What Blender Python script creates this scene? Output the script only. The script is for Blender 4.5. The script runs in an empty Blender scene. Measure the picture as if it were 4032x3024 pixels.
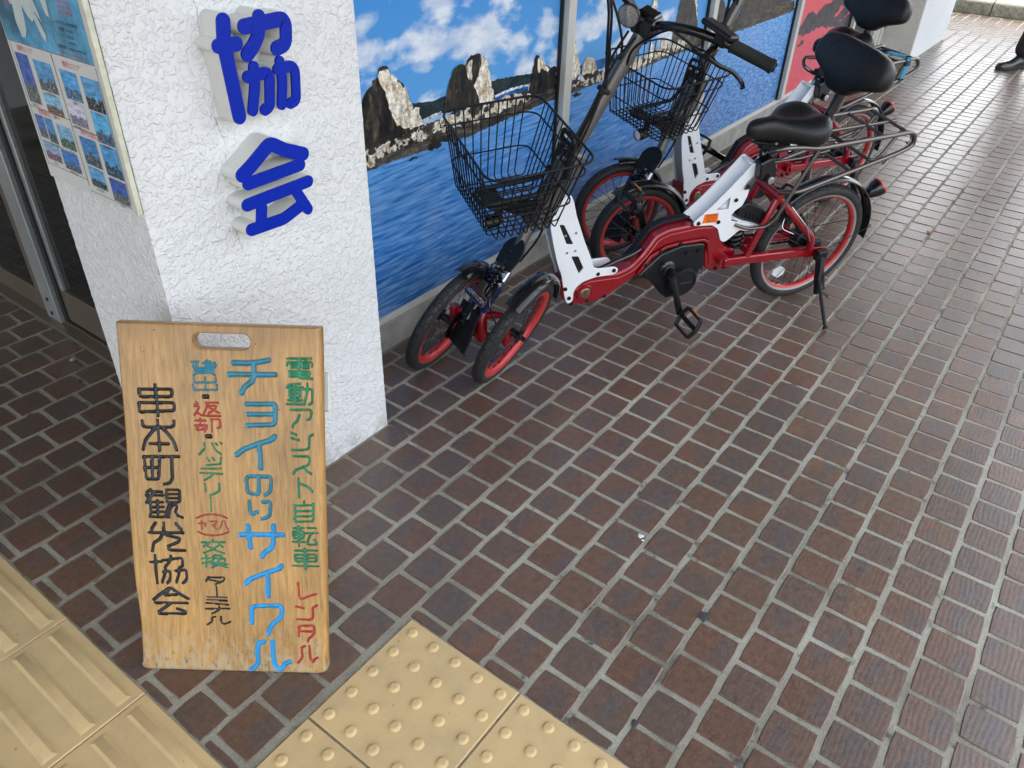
import bpy, bmesh, math, random
import numpy as np
from mathutils import Vector, Matrix, noise, geometry
random.seed(7); RNG = np.random.default_rng(7)
R = math.radians
S = bpy.context.scene
COL = S.collection

# ---------------------------------------------------------------- camera, world, sun, exposure
cd = bpy.data.cameras.new('camera'); cam = bpy.data.objects.new('camera', cd); COL.objects.link(cam)
CAMM = [[0.5971752333210737, 0.44892892994372086, -0.6647138907586534], [-0.8015740232865161, 0.36431864682788473, -0.47407911656786456], [0.029339834699415042, 0.8159256947989105, 0.5774118414673588]]
CAMP = [-1.1822970031, -0.9286818342, 1.433798209]
cam.matrix_world = Matrix([[CAMM[i][0], CAMM[i][1], CAMM[i][2], CAMP[i]] for i in range(3)] + [[0, 0, 0, 1]])
cd.sensor_width = 36; cd.lens = 27.32724; cd.clip_start = .02; cd.clip_end = 600
S.camera = cam
w = bpy.data.worlds.new('World'); S.world = w; w.use_nodes = True
wn = w.node_tree.nodes; wl = w.node_tree.links
bg = wn['Background']; sky = wn.new('ShaderNodeTexSky'); sky.sky_type = 'NISHITA'; sky.sun_disc = False
SUN_EL, SUN_AZ = R(50), R(42)     # hazy sun behind the building: the walkway lies in open shade
sky.sun_elevation = SUN_EL; sky.sun_rotation = SUN_AZ; sky.air_density = 1.3; sky.dust_density = 4.0; sky.ozone_density = 1.0
hs = wn.new('ShaderNodeHueSaturation'); hs.inputs['Saturation'].default_value = .40; wl.new(sky.outputs[0], hs.inputs['Color']); wl.new(hs.outputs[0], bg.inputs[0]); bg.inputs[1].default_value = .15
sd = bpy.data.lights.new('sun', 'SUN'); sun = bpy.data.objects.new('sun', sd); COL.objects.link(sun)
sd.energy = .7; sd.angle = R(12); sd.color = (1, .93, .82)
# sky sun_rotation is measured clockwise from +Y
sdir = Vector((math.sin(SUN_AZ) * math.cos(SUN_EL), math.cos(SUN_AZ) * math.cos(SUN_EL), math.sin(SUN_EL)))
sun.rotation_euler = (-sdir).to_track_quat('-Z', 'Y').to_euler(); sun.location = (0, 0, 20)
S.view_settings.view_transform = 'Standard'; S.view_settings.look = 'None'
S.view_settings.gamma = 1; S.view_settings.use_curve_mapping = False
S.view_settings.exposure = 2.62
S.render.engine = 'CYCLES'
S.cycles.max_bounces = 7; S.cycles.glossy_bounces = 3; S.cycles.diffuse_bounces = 4; S.cycles.caustics_reflective = False; S.cycles.caustics_refractive = False

# ---------------------------------------------------------------- materials
MATS = {}
def newmat(name):
    m = bpy.data.materials.new(name); m.use_nodes = True; MATS[name] = m
    return m, m.node_tree.nodes, m.node_tree.links, m.node_tree.nodes['Principled BSDF']
def N(n, t, **k):
    x = n.new(t)
    for a, v in k.items():
        if a in x.inputs: x.inputs[a].default_value = v
        else: setattr(x, a, v)
    return x
def ramp(n, stops, interp='LINEAR'):
    r = n.new('ShaderNodeValToRGB'); e = r.color_ramp; e.interpolation = interp
    while len(e.elements) < len(stops): e.elements.new(.5)
    for q, (p, c) in zip(e.elements, stops): q.position = p; q.color = (c[0], c[1], c[2], 1) if not isinstance(c, (int, float)) else (c, c, c, 1)
    return r
def mixc(n, l, fac, a, b, mode='MIX'):
    m = n.new('ShaderNodeMix'); m.data_type = 'RGBA'; m.blend_type = mode
    for s_, v in ((m.inputs[0], fac), (m.inputs[6], a), (m.inputs[7], b)):
        if hasattr(v, 'type') and hasattr(v, 'links'): l.new(v, s_)
        elif isinstance(v, (int, float)): s_.default_value = v
        else: s_.default_value = (v[0], v[1], v[2], 1)
    return m.outputs[2]
def mth(n, l, op, a, b=None, clamp=False):
    m = n.new('ShaderNodeMath'); m.operation = op; m.use_clamp = clamp
    for i, v in enumerate((a, b)):
        if v is None: continue
        if hasattr(v, 'links'): l.new(v, m.inputs[i])
        else: m.inputs[i].default_value = v
    return m.outputs[0]
def coords(n, l, scale=(1, 1, 1), kind='Object', rot=(0, 0, 0), loc=(0, 0, 0)):
    t = n.new('ShaderNodeTexCoord'); m = n.new('ShaderNodeMapping')
    m.inputs['Scale'].default_value = scale; m.inputs['Rotation'].default_value = rot; m.inputs['Location'].default_value = loc
    l.new(t.outputs[kind], m.inputs[0]); return m.outputs[0]
def noise_t(n, l, vec, scale, detail=3, rough=.5, dist=0):
    t = n.new('ShaderNodeTexNoise'); t.inputs['Scale'].default_value = scale; t.inputs['Detail'].default_value = detail
    t.inputs['Roughness'].default_value = rough; t.inputs['Distortion'].default_value = dist
    if vec is not None: l.new(vec, t.inputs['Vector'])
    return t
def bump(n, l, h, strength, dist, bs, prev=None):
    b = n.new('ShaderNodeBump'); b.inputs['Strength'].default_value = strength; b.inputs['Distance'].default_value = dist
    l.new(h, b.inputs['Height'])
    if prev is not None: l.new(prev, b.inputs['Normal'])
    if bs is not None: l.new(b.outputs[0], bs.inputs['Normal'])
    return b.outputs[0]
def simple(name, col, rough=.5, metal=0, var=.15, vs=30, bmp=0, bs=200, coat=0, spec=.5, emit=None):
    """plain surface with slight colour wear, roughness variation and fine relief"""
    m, n, l, b = newmat(name)
    v = coords(n, l); t = noise_t(n, l, v, vs, 4, .6)
    lo = [c * (1 - var) for c in col]; hi = [min(1, c * (1 + var)) for c in col]
    r = ramp(n, [(.3, lo), (.7, hi)]); l.new(t.outputs[0], r.inputs[0]); l.new(r.outputs[0], b.inputs['Base Color'])
    rr = n.new('ShaderNodeMapRange'); rr.inputs['To Min'].default_value = max(0, rough - .08); rr.inputs['To Max'].default_value = min(1, rough + .1)
    l.new(t.outputs[0], rr.inputs[0]); l.new(rr.outputs[0], b.inputs['Roughness'])
    b.inputs['Metallic'].default_value = metal; b.inputs['Coat Weight'].default_value = coat; b.inputs['Coat Roughness'].default_value = .08
    b.inputs['Specular IOR Level'].default_value = spec
    if bmp: t2 = noise_t(n, l, v, bs, 3, .6); bump(n, l, t2.outputs[0], bmp, .002, b)
    if emit: b.inputs['Emission Color'].default_value = (*emit, 1); b.inputs['Emission Strength'].default_value = 1
    return m

# ---------------------------------------------------------------- mesh builder
class MB:
    def __init__(s): s.v = []; s.f = []; s.m = []
    def add(s, vs, fs, m=0):
        o = len(s.v); s.v.extend([tuple(q) for q in vs]); s.f.extend([tuple(i + o for i in q) for q in fs]); s.m.extend([m] * len(fs)); return s
    def box(s, c, d, m=0, rot=None, bev=0):
        x, y, z = [q / 2 for q in d]; b = bev
        if b <= 0:
            vs = [(i * x, j * y, k * z) for k in (-1, 1) for j in (-1, 1) for i in (-1, 1)]
            fs = [(0, 2, 3, 1), (4, 5, 7, 6), (0, 1, 5, 4), (2, 6, 7, 3), (0, 4, 6, 2), (1, 3, 7, 5)]
        else:
            b = min(b, x * .9, y * .9, z * .9); vs = []; idx = {}
            for sx in (-1, 1):
                for sy in (-1, 1):
                    for sz in (-1, 1):
                        for a in range(3):
                            p = [sx * x, sy * y, sz * z]
                            for q in range(3):
                                if q != a: p[q] -= (sx, sy, sz)[q] * b
                            idx[(sx, sy, sz, a)] = len(vs); vs.append(tuple(p))
            fs = []
            for a in range(3):
                u, w_ = [(1, 2), (2, 0), (0, 1)][a]
                for sg in (-1, 1):
                    q = []
                    for (i, j) in ((-1, -1), (1, -1), (1, 1), (-1, 1)):
                        k = [0, 0, 0]; k[a] = sg; k[u] = i; k[w_] = j; q.append(idx[(*k, a)])
                    fs.append(tuple(q if sg > 0 else q[::-1]))
            for a in range(3):
                u, w_ = [(1, 2), (2, 0), (0, 1)][a]
                for i in (-1, 1):
                    for j in (-1, 1):
                        q = []
                        for (aa, kk) in ((u, -1), (u, 1), (w_, 1), (w_, -1)):
                            k = [0, 0, 0]; k[a] = kk; k[u] = i; k[w_] = j; q.append(idx[(*k, aa)])
                        fs.append(tuple(q if i * j > 0 else q[::-1]))
            for sx in (-1, 1):
                for sy in (-1, 1):
                    for sz in (-1, 1):
                        q = [idx[(sx, sy, sz, a)] for a in range(3)]; fs.append(tuple(q if sx * sy * sz > 0 else q[::-1]))
        M3 = rot if rot is not None else Matrix.Identity(3)
        C = Vector(c); return s.add([C + M3 @ Vector(q) for q in vs], fs, m)
    def tube(s, path, r, n=8, closed=False, m=0, cap=True, flat=None):
        P = [Vector(p) for p in path]; k = len(P)
        rs = r if isinstance(r, (list, tuple)) else [r] * k
        T = []
        for i in range(k):
            a = P[(i - 1) % k] if (closed or i > 0) else P[i]; b = P[(i + 1) % k] if (closed or i < k - 1) else P[i]
            d = (b - a); T.append(d.normalized() if d.length > 1e-9 else Vector((0, 0, 1)))
        up = Vector((0, 0, 1)) if abs(T[0].z) < .9 else Vector((1, 0, 0))
        nrm = (up - T[0] * up.dot(T[0])).normalized(); vs = []
        for i in range(k):
            nrm = (nrm - T[i] * nrm.dot(T[i])).normalized(); bn = T[i].cross(nrm)
            for j in range(n):
                a = 2 * math.pi * j / n; f1, f2 = (1, 1) if flat is None else flat
                vs.append(P[i] + (nrm * math.cos(a) * f1 + bn * math.sin(a) * f2) * rs[i])
        fs = []
        for i in range(k if closed else k - 1):
            i2 = (i + 1) % k
            for j in range(n): fs.append((i * n + j, i * n + (j + 1) % n, i2 * n + (j + 1) % n, i2 * n + j))
        if cap and not closed:
            fs.append(tuple(range(n))[::-1]); fs.append(tuple((k - 1) * n + j for j in range(n)))
        return s.add(vs, fs, m)
    def cyl(s, a, b, r, n=16, m=0, r2=None): return s.tube([a, b], [r, r if r2 is None else r2], n, m=m)
    def lathe(s, prof, c, axis, n=24, m=0, closed=False, a0=0, a1=2 * math.pi, ref=None):
        """prof: list of (radius, offset along axis)"""
        A = Vector(axis).normalized(); rf = Vector(ref) if ref else (Vector((0, 0, 1)) if abs(A.z) < .9 else Vector((1, 0, 0)))
        e1 = (rf - A * rf.dot(A)).normalized(); e2 = A.cross(e1); C = Vector(c); full = abs(a1 - a0 - 2 * math.pi) < 1e-6
        k = n if full else n + 1; vs = []
        for i in range(k):
            t = a0 + (a1 - a0) * i / n; d = e1 * math.cos(t) + e2 * math.sin(t)
            for (rr, h) in prof: vs.append(C + d * rr + A * h)
        np_ = len(prof); fs = []
        for i in range(n):
            i2 = (i + 1) % k
            for j in range(np_ if closed else np_ - 1):
                j2 = (j + 1) % np_; fs.append((i * np_ + j, i * np_ + j2, i2 * np_ + j2, i2 * np_ + j))
        if not full and closed:
            fs.append(tuple(range(np_))); fs.append(tuple((k - 1) * np_ + j for j in range(np_))[::-1])
        return s.add(vs, fs, m)
    def prism(s, outline, t0, t1, fn, holes=(), m=0, cham=0, ms=None):
        """outline in 2D, extruded from t0 to t1; fn(a,b,t) -> 3D"""
        ms = m if ms is None else ms
        def ins(L, d):
            k = len(L); out = []
            ar = sum(L[i][0] * L[(i + 1) % k][1] - L[(i + 1) % k][0] * L[i][1] for i in range(k)); sg = 1 if ar > 0 else -1
            for i in range(k):
                p, q, r_ = Vector(L[i - 1]), Vector(L[i]), Vector(L[(i + 1) % k])
                e1 = (q - p).normalized(); e2 = (r_ - q).normalized()
                n1 = Vector((-e1.y, e1.x)) * sg; n2 = Vector((-e2.y, e2.x)) * sg; nn = n1 + n2
                if nn.length < 1e-6: nn = n1
                nn.normalize(); c = max(.5, nn.dot(n1)); out.append(tuple(q + nn * (d / c)))
            return out
        loops = [list(outline)] + [list(h) for h in holes]
        lo = min(t0, t1); hi = max(t0, t1)
        for tt, sgn in ((lo, -1), (hi, 1)):
            L2 = [ins(loops[0], cham)] + [ins(h, -cham) for h in loops[1:]] if cham else loops
            tri = geometry.tessellate_polygon([[Vector((a, b, 0)) for a, b in L] for L in L2])
            flat = [q for L in L2 for q in L]; vs = [fn(a, b, tt) for a, b in flat]
            fs = []
            for t in tri:
                a, b, c = [flat[i] for i in t]
                ar = (b[0] - a[0]) * (c[1] - a[1]) - (c[0] - a[0]) * (b[1] - a[1])
                fs.append(tuple(t) if (ar > 0) == (sgn > 0) else tuple(t)[::-1])
            s.add(vs, fs, m)
        for L in loops:
            k = len(L); I = ins(L, cham if L is loops[0] else -cham) if cham else L
            rows = [(I, lo), (L, lo + cham), (L, hi - cham), (I, hi)] if cham else [(L, lo), (L, hi)]
            vs = [fn(a, b, t) for LL, t in rows for a, b in LL]; fs = []
            for j in range(len(rows) - 1):
                for i in range(k): fs.append((j * k + i, j * k + (i + 1) % k, (j + 1) * k + (i + 1) % k, (j + 1) * k + i))
            s.add(vs, fs, ms)
        return s
    def ball(s, c, r, m=0, n=10, sc=(1, 1, 1)):
        vs = []; fs = []
        for i in range(n // 2 + 1):
            a = math.pi * i / (n // 2)
            for j in range(n): b = 2 * math.pi * j / n; vs.append((c[0] + r * sc[0] * math.sin(a) * math.cos(b), c[1] + r * sc[1] * math.sin(a) * math.sin(b), c[2] + r * sc[2] * math.cos(a)))
        for i in range(n // 2):
            for j in range(n): fs.append((i * n + j, (i + 1) * n + j, (i + 1) * n + (j + 1) % n, i * n + (j + 1) % n))
        return s.add(vs, fs, m)

def mesh_of(name, mb, mats, smooth=True, ang=35, fixn=True):
    me = bpy.data.meshes.new(name); me.from_pydata([tuple(q) for q in mb.v], [], mb.f)
    for m in (mats if isinstance(mats, (list, tuple)) else [mats]): me.materials.append(MATS[m] if isinstance(m, str) else m)
    me.polygons.foreach_set('material_index', mb.m)
    if fixn:
        b = bmesh.new(); b.from_mesh(me); bmesh.ops.recalc_face_normals(b, faces=b.faces); b.to_mesh(me); b.free()
    if smooth:
        me.polygons.foreach_set('use_smooth', [True] * len(me.polygons)); me.set_sharp_from_angle(angle=R(ang))
    me.update(); return me
def link(name, me, parent=None, loc=None, rot=None):
    o = bpy.data.objects.new(name, me); COL.objects.link(o)
    if parent: o.parent = parent
    if loc is not None: o.location = loc
    if rot is not None: o.rotation_euler = rot
    return o
def obj(name, mb, mats, parent=None, smooth=True, ang=35, fixn=True, **k):
    return link(name, mesh_of(name, mb, mats, smooth, ang, fixn), parent, **k)
def tag(o, label=None, cat=None, group=None, kind=None):
    if label: o['label'] = label
    if cat: o['category'] = cat
    if group: o['group'] = group
    if kind: o['kind'] = kind
    return o
def empty(name, loc=(0, 0, 0), mat=None):
    o = bpy.data.objects.new(name, None); COL.objects.link(o); o.empty_display_size = .05
    if mat is not None: o.matrix_world = mat
    else: o.location = loc
    return o
def smoothpath(P, k=6, closed=False):
    """Catmull-Rom"""
    P = [Vector(p) for p in P]; n = len(P); out = []
    rng = range(n if closed else n - 1)
    for i in rng:
        p0 = P[(i - 1) % n] if (closed or i > 0) else P[i] * 2 - P[i + 1]; p1 = P[i]; p2 = P[(i + 1) % n]
        p3 = P[(i + 2) % n] if (closed or i < n - 2) else P[i + 1] * 2 - P[i]
        for j in range(k):
            t = j / k; out.append(.5 * ((2 * p1) + (p2 - p0) * t + (2 * p0 - 5 * p1 + 4 * p2 - p3) * t * t + (3 * p1 - p0 - 3 * p2 + p3) * t ** 3))
    if not closed: out.append(P[-1])
    return out
def fillet(P, r, k=4, closed=False):
    """polyline with rounded corners"""
    P = [Vector(p) for p in P]; n = len(P); out = []
    for i in range(n):
        if not closed and i in (0, n - 1): out.append(P[i]); continue
        a, b, c = P[i - 1], P[i], P[(i + 1) % n]; d1 = (a - b); d2 = (c - b)
        rr = min(r, d1.length * .49, d2.length * .49); p = b + d1.normalized() * rr; q = b + d2.normalized() * rr
        for j in range(k + 1):
            t = j / k; out.append((1 - t) ** 2 * p + 2 * t * (1 - t) * b + t * t * q)
    return out
def text_mb(body, size, mb, fn, m=0, spacing=1.0):
    """letters as flat faces mapped by fn(x,y)->3D"""
    cu = bpy.data.curves.new('t', 'FONT'); cu.body = body; cu.size = size; cu.align_x = 'CENTER'; cu.align_y = 'CENTER'; cu.resolution_u = 2; cu.space_character = spacing
    o = bpy.data.objects.new('t', cu); COL.objects.link(o); dg = bpy.context.evaluated_depsgraph_get(); me = bpy.data.meshes.new_from_object(o.evaluated_get(dg))
    mb.add([fn(v.co.x, v.co.y) for v in me.vertices], [tuple(p.vertices) for p in me.polygons], m)
    bpy.data.objects.remove(o); bpy.data.meshes.remove(me); bpy.data.curves.remove(cu)

# traced outlines, in metres on their own planes
WALLSTROKES = [[0.0106,[[-0.2889,1.1496],[-0.2952,1.1131],[-0.2888,0.9837]]],[0.0095,[[-0.308,1.111],[-0.269,1.1097]]],[0.01,[[-0.2474,1.1354],[-0.1607,1.1378],[-0.1536,1.1276],[-0.1584,1.0929],[-0.1822,1.0883]]],[0.01,[[-0.2125,1.147],[-0.2167,1.1222],[-0.2301,1.1035],[-0.25,1.088]]],[0.0083,[[-0.2571,1.0498],[-0.2139,1.0503],[-0.2082,1.0406],[-0.2173,0.9886],[-0.2297,0.9841]]],[0.0083,[[-0.2408,1.0645],[-0.2441,1.0325],[-0.2577,0.989]]],[0.0078,[[-0.1876,1.0516],[-0.1535,1.0527],[-0.1454,1.0419],[-0.1519,0.9865],[-0.168,0.9836]]],[0.0078,[[-0.1801,1.065],[-0.1791,1.0304],[-0.189,0.9858]]],[0.0106,[[-0.3053,0.8743],[-0.2827,0.8858],[-0.2296,0.9192],[-0.1979,0.8978],[-0.151,0.8776]]],[0.0095,[[-0.2955,0.8542],[-0.1628,0.8575]]],[0.0095,[[-0.3058,0.813],[-0.1475,0.8175]]],[0.0095,[[-0.2733,0.7971],[-0.282,0.7593]]],[0.0095,[[-0.3059,0.7603],[-0.2227,0.7574],[-0.1693,0.7734]]],[0.0089,[[-0.1806,0.8024],[-0.1576,0.7582]]]]
MURAL = [["rock1","dark",[[0.3352,0.7938],[0.3444,0.8216],[0.3743,0.8505],[0.4018,0.8694],[0.4135,0.8937],[0.4296,0.8989],[0.4489,0.8946],[0.4628,0.8718],[0.4896,0.8508],[0.5205,0.8172],[0.5354,0.7859],[0.5491,0.7571],[0.5729,0.758],[0.5795,0.718],[0.5938,0.6979],[0.5557,0.6933],[0.5115,0.6916],[0.4767,0.6879],[0.4095,0.6865],[0.3413,0.6889],[0.3326,0.7167]]],["rock1l","light",[[0.4211,0.8924],[0.4483,0.8878],[0.4706,0.8678],[0.4971,0.8411],[0.5242,0.8109],[0.5375,0.7798],[0.5437,0.7553],[0.5728,0.7568],[0.5799,0.7239],[0.5923,0.7031],[0.5295,0.6994],[0.4975,0.7127],[0.4679,0.7368],[0.454,0.7685],[0.4408,0.8049],[0.4241,0.8411],[0.4079,0.8762]]],["tuft1","green",[[0.412,0.894],[0.4217,0.8986],[0.4332,0.8956],[0.4452,0.8973],[0.4523,0.8887],[0.4325,0.8878],[0.4206,0.8867]]],["hill1","hill",[[0.545,0.7753],[0.5737,0.7713],[0.6046,0.7662],[0.6501,0.7629],[0.6971,0.7668],[0.6956,0.7172],[0.6022,0.719],[0.5707,0.72]]],["town1","white",[[0.593,0.7168],[0.6206,0.7211],[0.672,0.7252],[0.6763,0.7121],[0.6201,0.7091],[0.5943,0.7075]]],["rock2","dark",[[0.6842,0.7196],[0.6919,0.7545],[0.7221,0.8174],[0.7369,0.8384],[0.7609,0.8461],[0.795,0.8433],[0.8197,0.8659],[0.8648,0.863],[0.896,0.8387],[0.918,0.7856],[0.9352,0.738],[0.9438,0.7007],[0.8559,0.7024],[0.7342,0.709]]],["rock2l","light",[[0.8648,0.863],[0.896,0.8387],[0.918,0.7856],[0.9352,0.738],[0.9438,0.7007],[0.8664,0.7035],[0.8556,0.7343],[0.8297,0.7706],[0.8552,0.7968],[0.8703,0.8308]]],["rock2m","light",[[0.79,0.8412],[0.8147,0.852],[0.8247,0.8503],[0.8197,0.8212],[0.8216,0.7905],[0.8046,0.7967],[0.7948,0.8195]]],["tuft2","green",[[0.7223,0.8233],[0.7321,0.8392],[0.761,0.8478],[0.79,0.8394],[0.7753,0.8318],[0.7462,0.828]]],["hill2","hill",[[0.9269,0.7683],[0.9836,0.7663],[1.0284,0.7628],[1.0978,0.757],[1.1601,0.752],[1.1656,0.7281],[1.1362,0.7166],[1.0303,0.7232],[0.9434,0.7184]]],["town2","white",[[0.9434,0.7184],[1.0302,0.7252],[1.1359,0.72],[1.1364,0.7132],[1.0306,0.7165],[0.9458,0.7101]]],["sea2","farsea",[[0.9458,0.7101],[1.0306,0.7165],[1.1364,0.7132],[1.1408,0.6851],[1.0319,0.6896],[0.9418,0.6945]]],["rock3","dark",[[1.1359,0.686],[1.1533,0.7304],[1.1674,0.7814],[1.1772,0.8094],[1.1958,0.8045],[1.2234,0.7721],[1.2695,0.7507],[1.3085,0.7476],[1.3169,0.6723],[1.1883,0.6758]]],["rock3l","light",[[1.1925,0.8004],[1.2177,0.7931],[1.2367,0.7631],[1.2634,0.7483],[1.2515,0.7401],[1.2183,0.7594],[1.201,0.7455],[1.187,0.7648]]],["shore1","shore",[[0.3313,0.6914],[0.4098,0.6893],[0.5293,0.6964],[0.6012,0.6981],[0.6759,0.6998],[0.8559,0.7024],[0.9859,0.7021],[1.1376,0.696],[1.3228,0.6783],[1.3278,0.6342],[1.2881,0.6334],[1.1302,0.6283],[0.878,0.6176],[0.8142,0.6126],[0.6638,0.6273],[0.6159,0.6201],[0.4373,0.6245],[0.3336,0.6189]]],["rubble1","rubble",[[0.3322,0.6854],[0.4095,0.6865],[0.5291,0.6935],[0.601,0.6951],[0.6758,0.6968],[0.8559,0.6992],[0.9861,0.6988],[1.1379,0.6925],[1.1399,0.6646],[0.9872,0.6686],[0.8351,0.6551],[0.6748,0.6659],[0.5535,0.6573],[0.44,0.6552],[0.3354,0.635]]],["islet1","dark",[[0.6046,0.6185],[0.6121,0.6399],[0.6452,0.6414],[0.6715,0.6255],[0.6682,0.6166],[0.6347,0.6173]]],["islet2","dark",[[0.5163,0.6092],[0.5329,0.6161],[0.5553,0.6122],[0.5549,0.606]]],["rock4","light",[[1.3814,0.6602],[1.3741,0.761],[1.3742,0.8633],[1.3835,0.9118],[1.4019,0.873],[1.4223,0.8227],[1.4475,0.7703],[1.4668,0.7245],[1.4726,0.6945],[1.4398,0.6785]]],["rock4d","dark",[[1.3786,0.6607],[1.3713,0.7405],[1.3823,0.7597],[1.4074,0.7131],[1.4417,0.7144],[1.4726,0.6945],[1.4625,0.667],[1.4153,0.6538]]],["rock5","light",[[1.4877,0.6882],[1.4917,0.7275],[1.5078,0.7429],[1.5357,0.7478],[1.5668,0.7355],[1.5856,0.7119],[1.5973,0.6876],[1.5696,0.676]]],["rock5d","dark",[[1.4839,0.6852],[1.5143,0.7019],[1.5674,0.689],[1.6044,0.6901],[1.6163,0.6655],[1.5421,0.6637]]],["farsea","farsea",[[1.4644,0.7213],[1.4894,0.7243],[1.6059,0.7233],[1.7608,0.7211],[1.8252,0.7225],[1.8335,0.6863],[1.605,0.6863],[1.4743,0.6928]]],["shore2","shore",[[1.3722,0.6692],[1.4686,0.6733],[1.6142,0.6772],[1.771,0.6733],[1.9734,0.6716],[2.23,0.6769],[2.507,0.7011],[2.7235,0.7166],[2.9639,0.7184],[3.776,0.6985],[3.8108,0.6469],[3.7691,0.6359],[3.2717,0.6362],[3.0034,0.6378],[2.5339,0.6311],[2.2428,0.6368],[1.9498,0.627],[1.6219,0.634],[1.3768,0.6319]]],["rubble2","rubble",[[1.4138,0.6651],[1.6156,0.6694],[1.9392,0.6691],[2.15,0.6889],[2.3844,0.6924],[2.3957,0.6606],[2.1618,0.6497],[1.9466,0.6397],[1.6198,0.6458],[1.444,0.6484]]],["rock6","darkr",[[2.2346,0.6929],[2.2399,0.7542],[2.2529,0.7851],[2.2617,0.8164],[2.2693,0.8793],[2.2881,0.9632],[2.3415,0.9663],[2.4243,0.8629],[2.4727,0.7573],[2.5105,0.6919]]],["rock6l","light",[[2.3415,0.9663],[2.4243,0.8629],[2.4727,0.7573],[2.4461,0.7943],[2.4009,0.8491],[2.3655,0.9011]]],["rock6b","light",[[1.9846,0.8572],[2.0049,0.8774],[2.0126,0.8991],[2.0364,0.889],[2.0547,0.8565],[2.0126,0.85]]],["rocksm1","light",[[2.0103,0.6657],[2.0198,0.6965],[2.028,0.7313],[2.0608,0.7104],[2.0907,0.6692],[2.0669,0.6566]]],["rocksm2","light",[[2.1219,0.6891],[2.1345,0.728],[2.1514,0.7337],[2.1843,0.7003],[2.2024,0.6727]]],["rocksm3","light",[[1.8805,0.6429],[1.9034,0.675],[1.936,0.6816],[1.9551,0.6746],[1.9546,0.6424],[1.9215,0.6359]]],["rock7","darkr",[[2.6668,0.6882],[2.6671,0.7679],[2.6672,0.8199],[2.6792,0.87],[2.7309,0.8303],[2.7804,0.7721],[2.8362,0.7021]]],["rock7b","light",[[2.778,0.7096],[2.814,0.714],[2.8398,0.6943],[2.806,0.6895]]],["farsea2","farsea",[[2.819,0.7134],[2.9086,0.7298],[2.97,0.7316],[2.9871,0.6968],[2.8559,0.6857]]],["rock8","darkr",[[2.9541,0.6869],[2.9834,0.73],[3.0147,0.8185],[3.0625,0.922],[3.3453,0.9909],[3.6222,0.9724],[3.7684,0.7098],[3.4098,0.6939],[3.1839,0.6963]]],["surf","white",[[2.981,0.6835],[3.1906,0.6838],[3.4161,0.6832],[3.7821,0.6895],[3.7867,0.6826],[3.4219,0.6734],[3.1979,0.6703],[2.9869,0.6714]]],["islet3","dark",[[1.4279,0.6219],[1.4469,0.6271],[1.4903,0.6231],[1.4942,0.6164],[1.4631,0.6134]]]]
REDP = [["mountain",[[3.9174,0.4756],[3.9174,0.5221],[4.02,0.5342],[4.054,0.5661],[4.0942,0.5895],[4.1747,0.5928],[4.2597,0.5589],[4.2966,0.5783],[4.3679,0.5993],[4.4545,0.6028],[4.5098,0.602],[4.5458,0.6143],[4.6288,0.638],[4.7993,0.6424],[5.009,0.6353],[5.2899,0.3368],[5.0786,0.3775],[4.9868,0.3747],[4.9199,0.3689],[4.7229,0.4249],[4.4801,0.4573],[4.3207,0.4785],[4.2135,0.4605],[4.1103,0.4642],[3.9952,0.4776]]],["redstreak1",[[4.6559,0.4935],[4.6722,0.5196],[4.7179,0.5226],[4.7423,0.5395],[4.7424,0.5564],[4.8301,0.5406],[4.8053,0.5236],[4.7504,0.5073]]],["redstreak2",[[4.8899,0.4613],[4.9467,0.4777],[5.0042,0.4942],[5.0306,0.4881],[4.9931,0.472],[4.9212,0.4603]]],["redstreak3",[[4.789,0.4509],[4.8,0.4611],[4.8616,0.4591],[4.8504,0.4488]]],["spot",[[4.0147,0.414],[4.0657,0.4225],[4.0714,0.4377],[4.1265,0.4297],[4.13,0.413],[4.0853,0.4062]]]]
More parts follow.
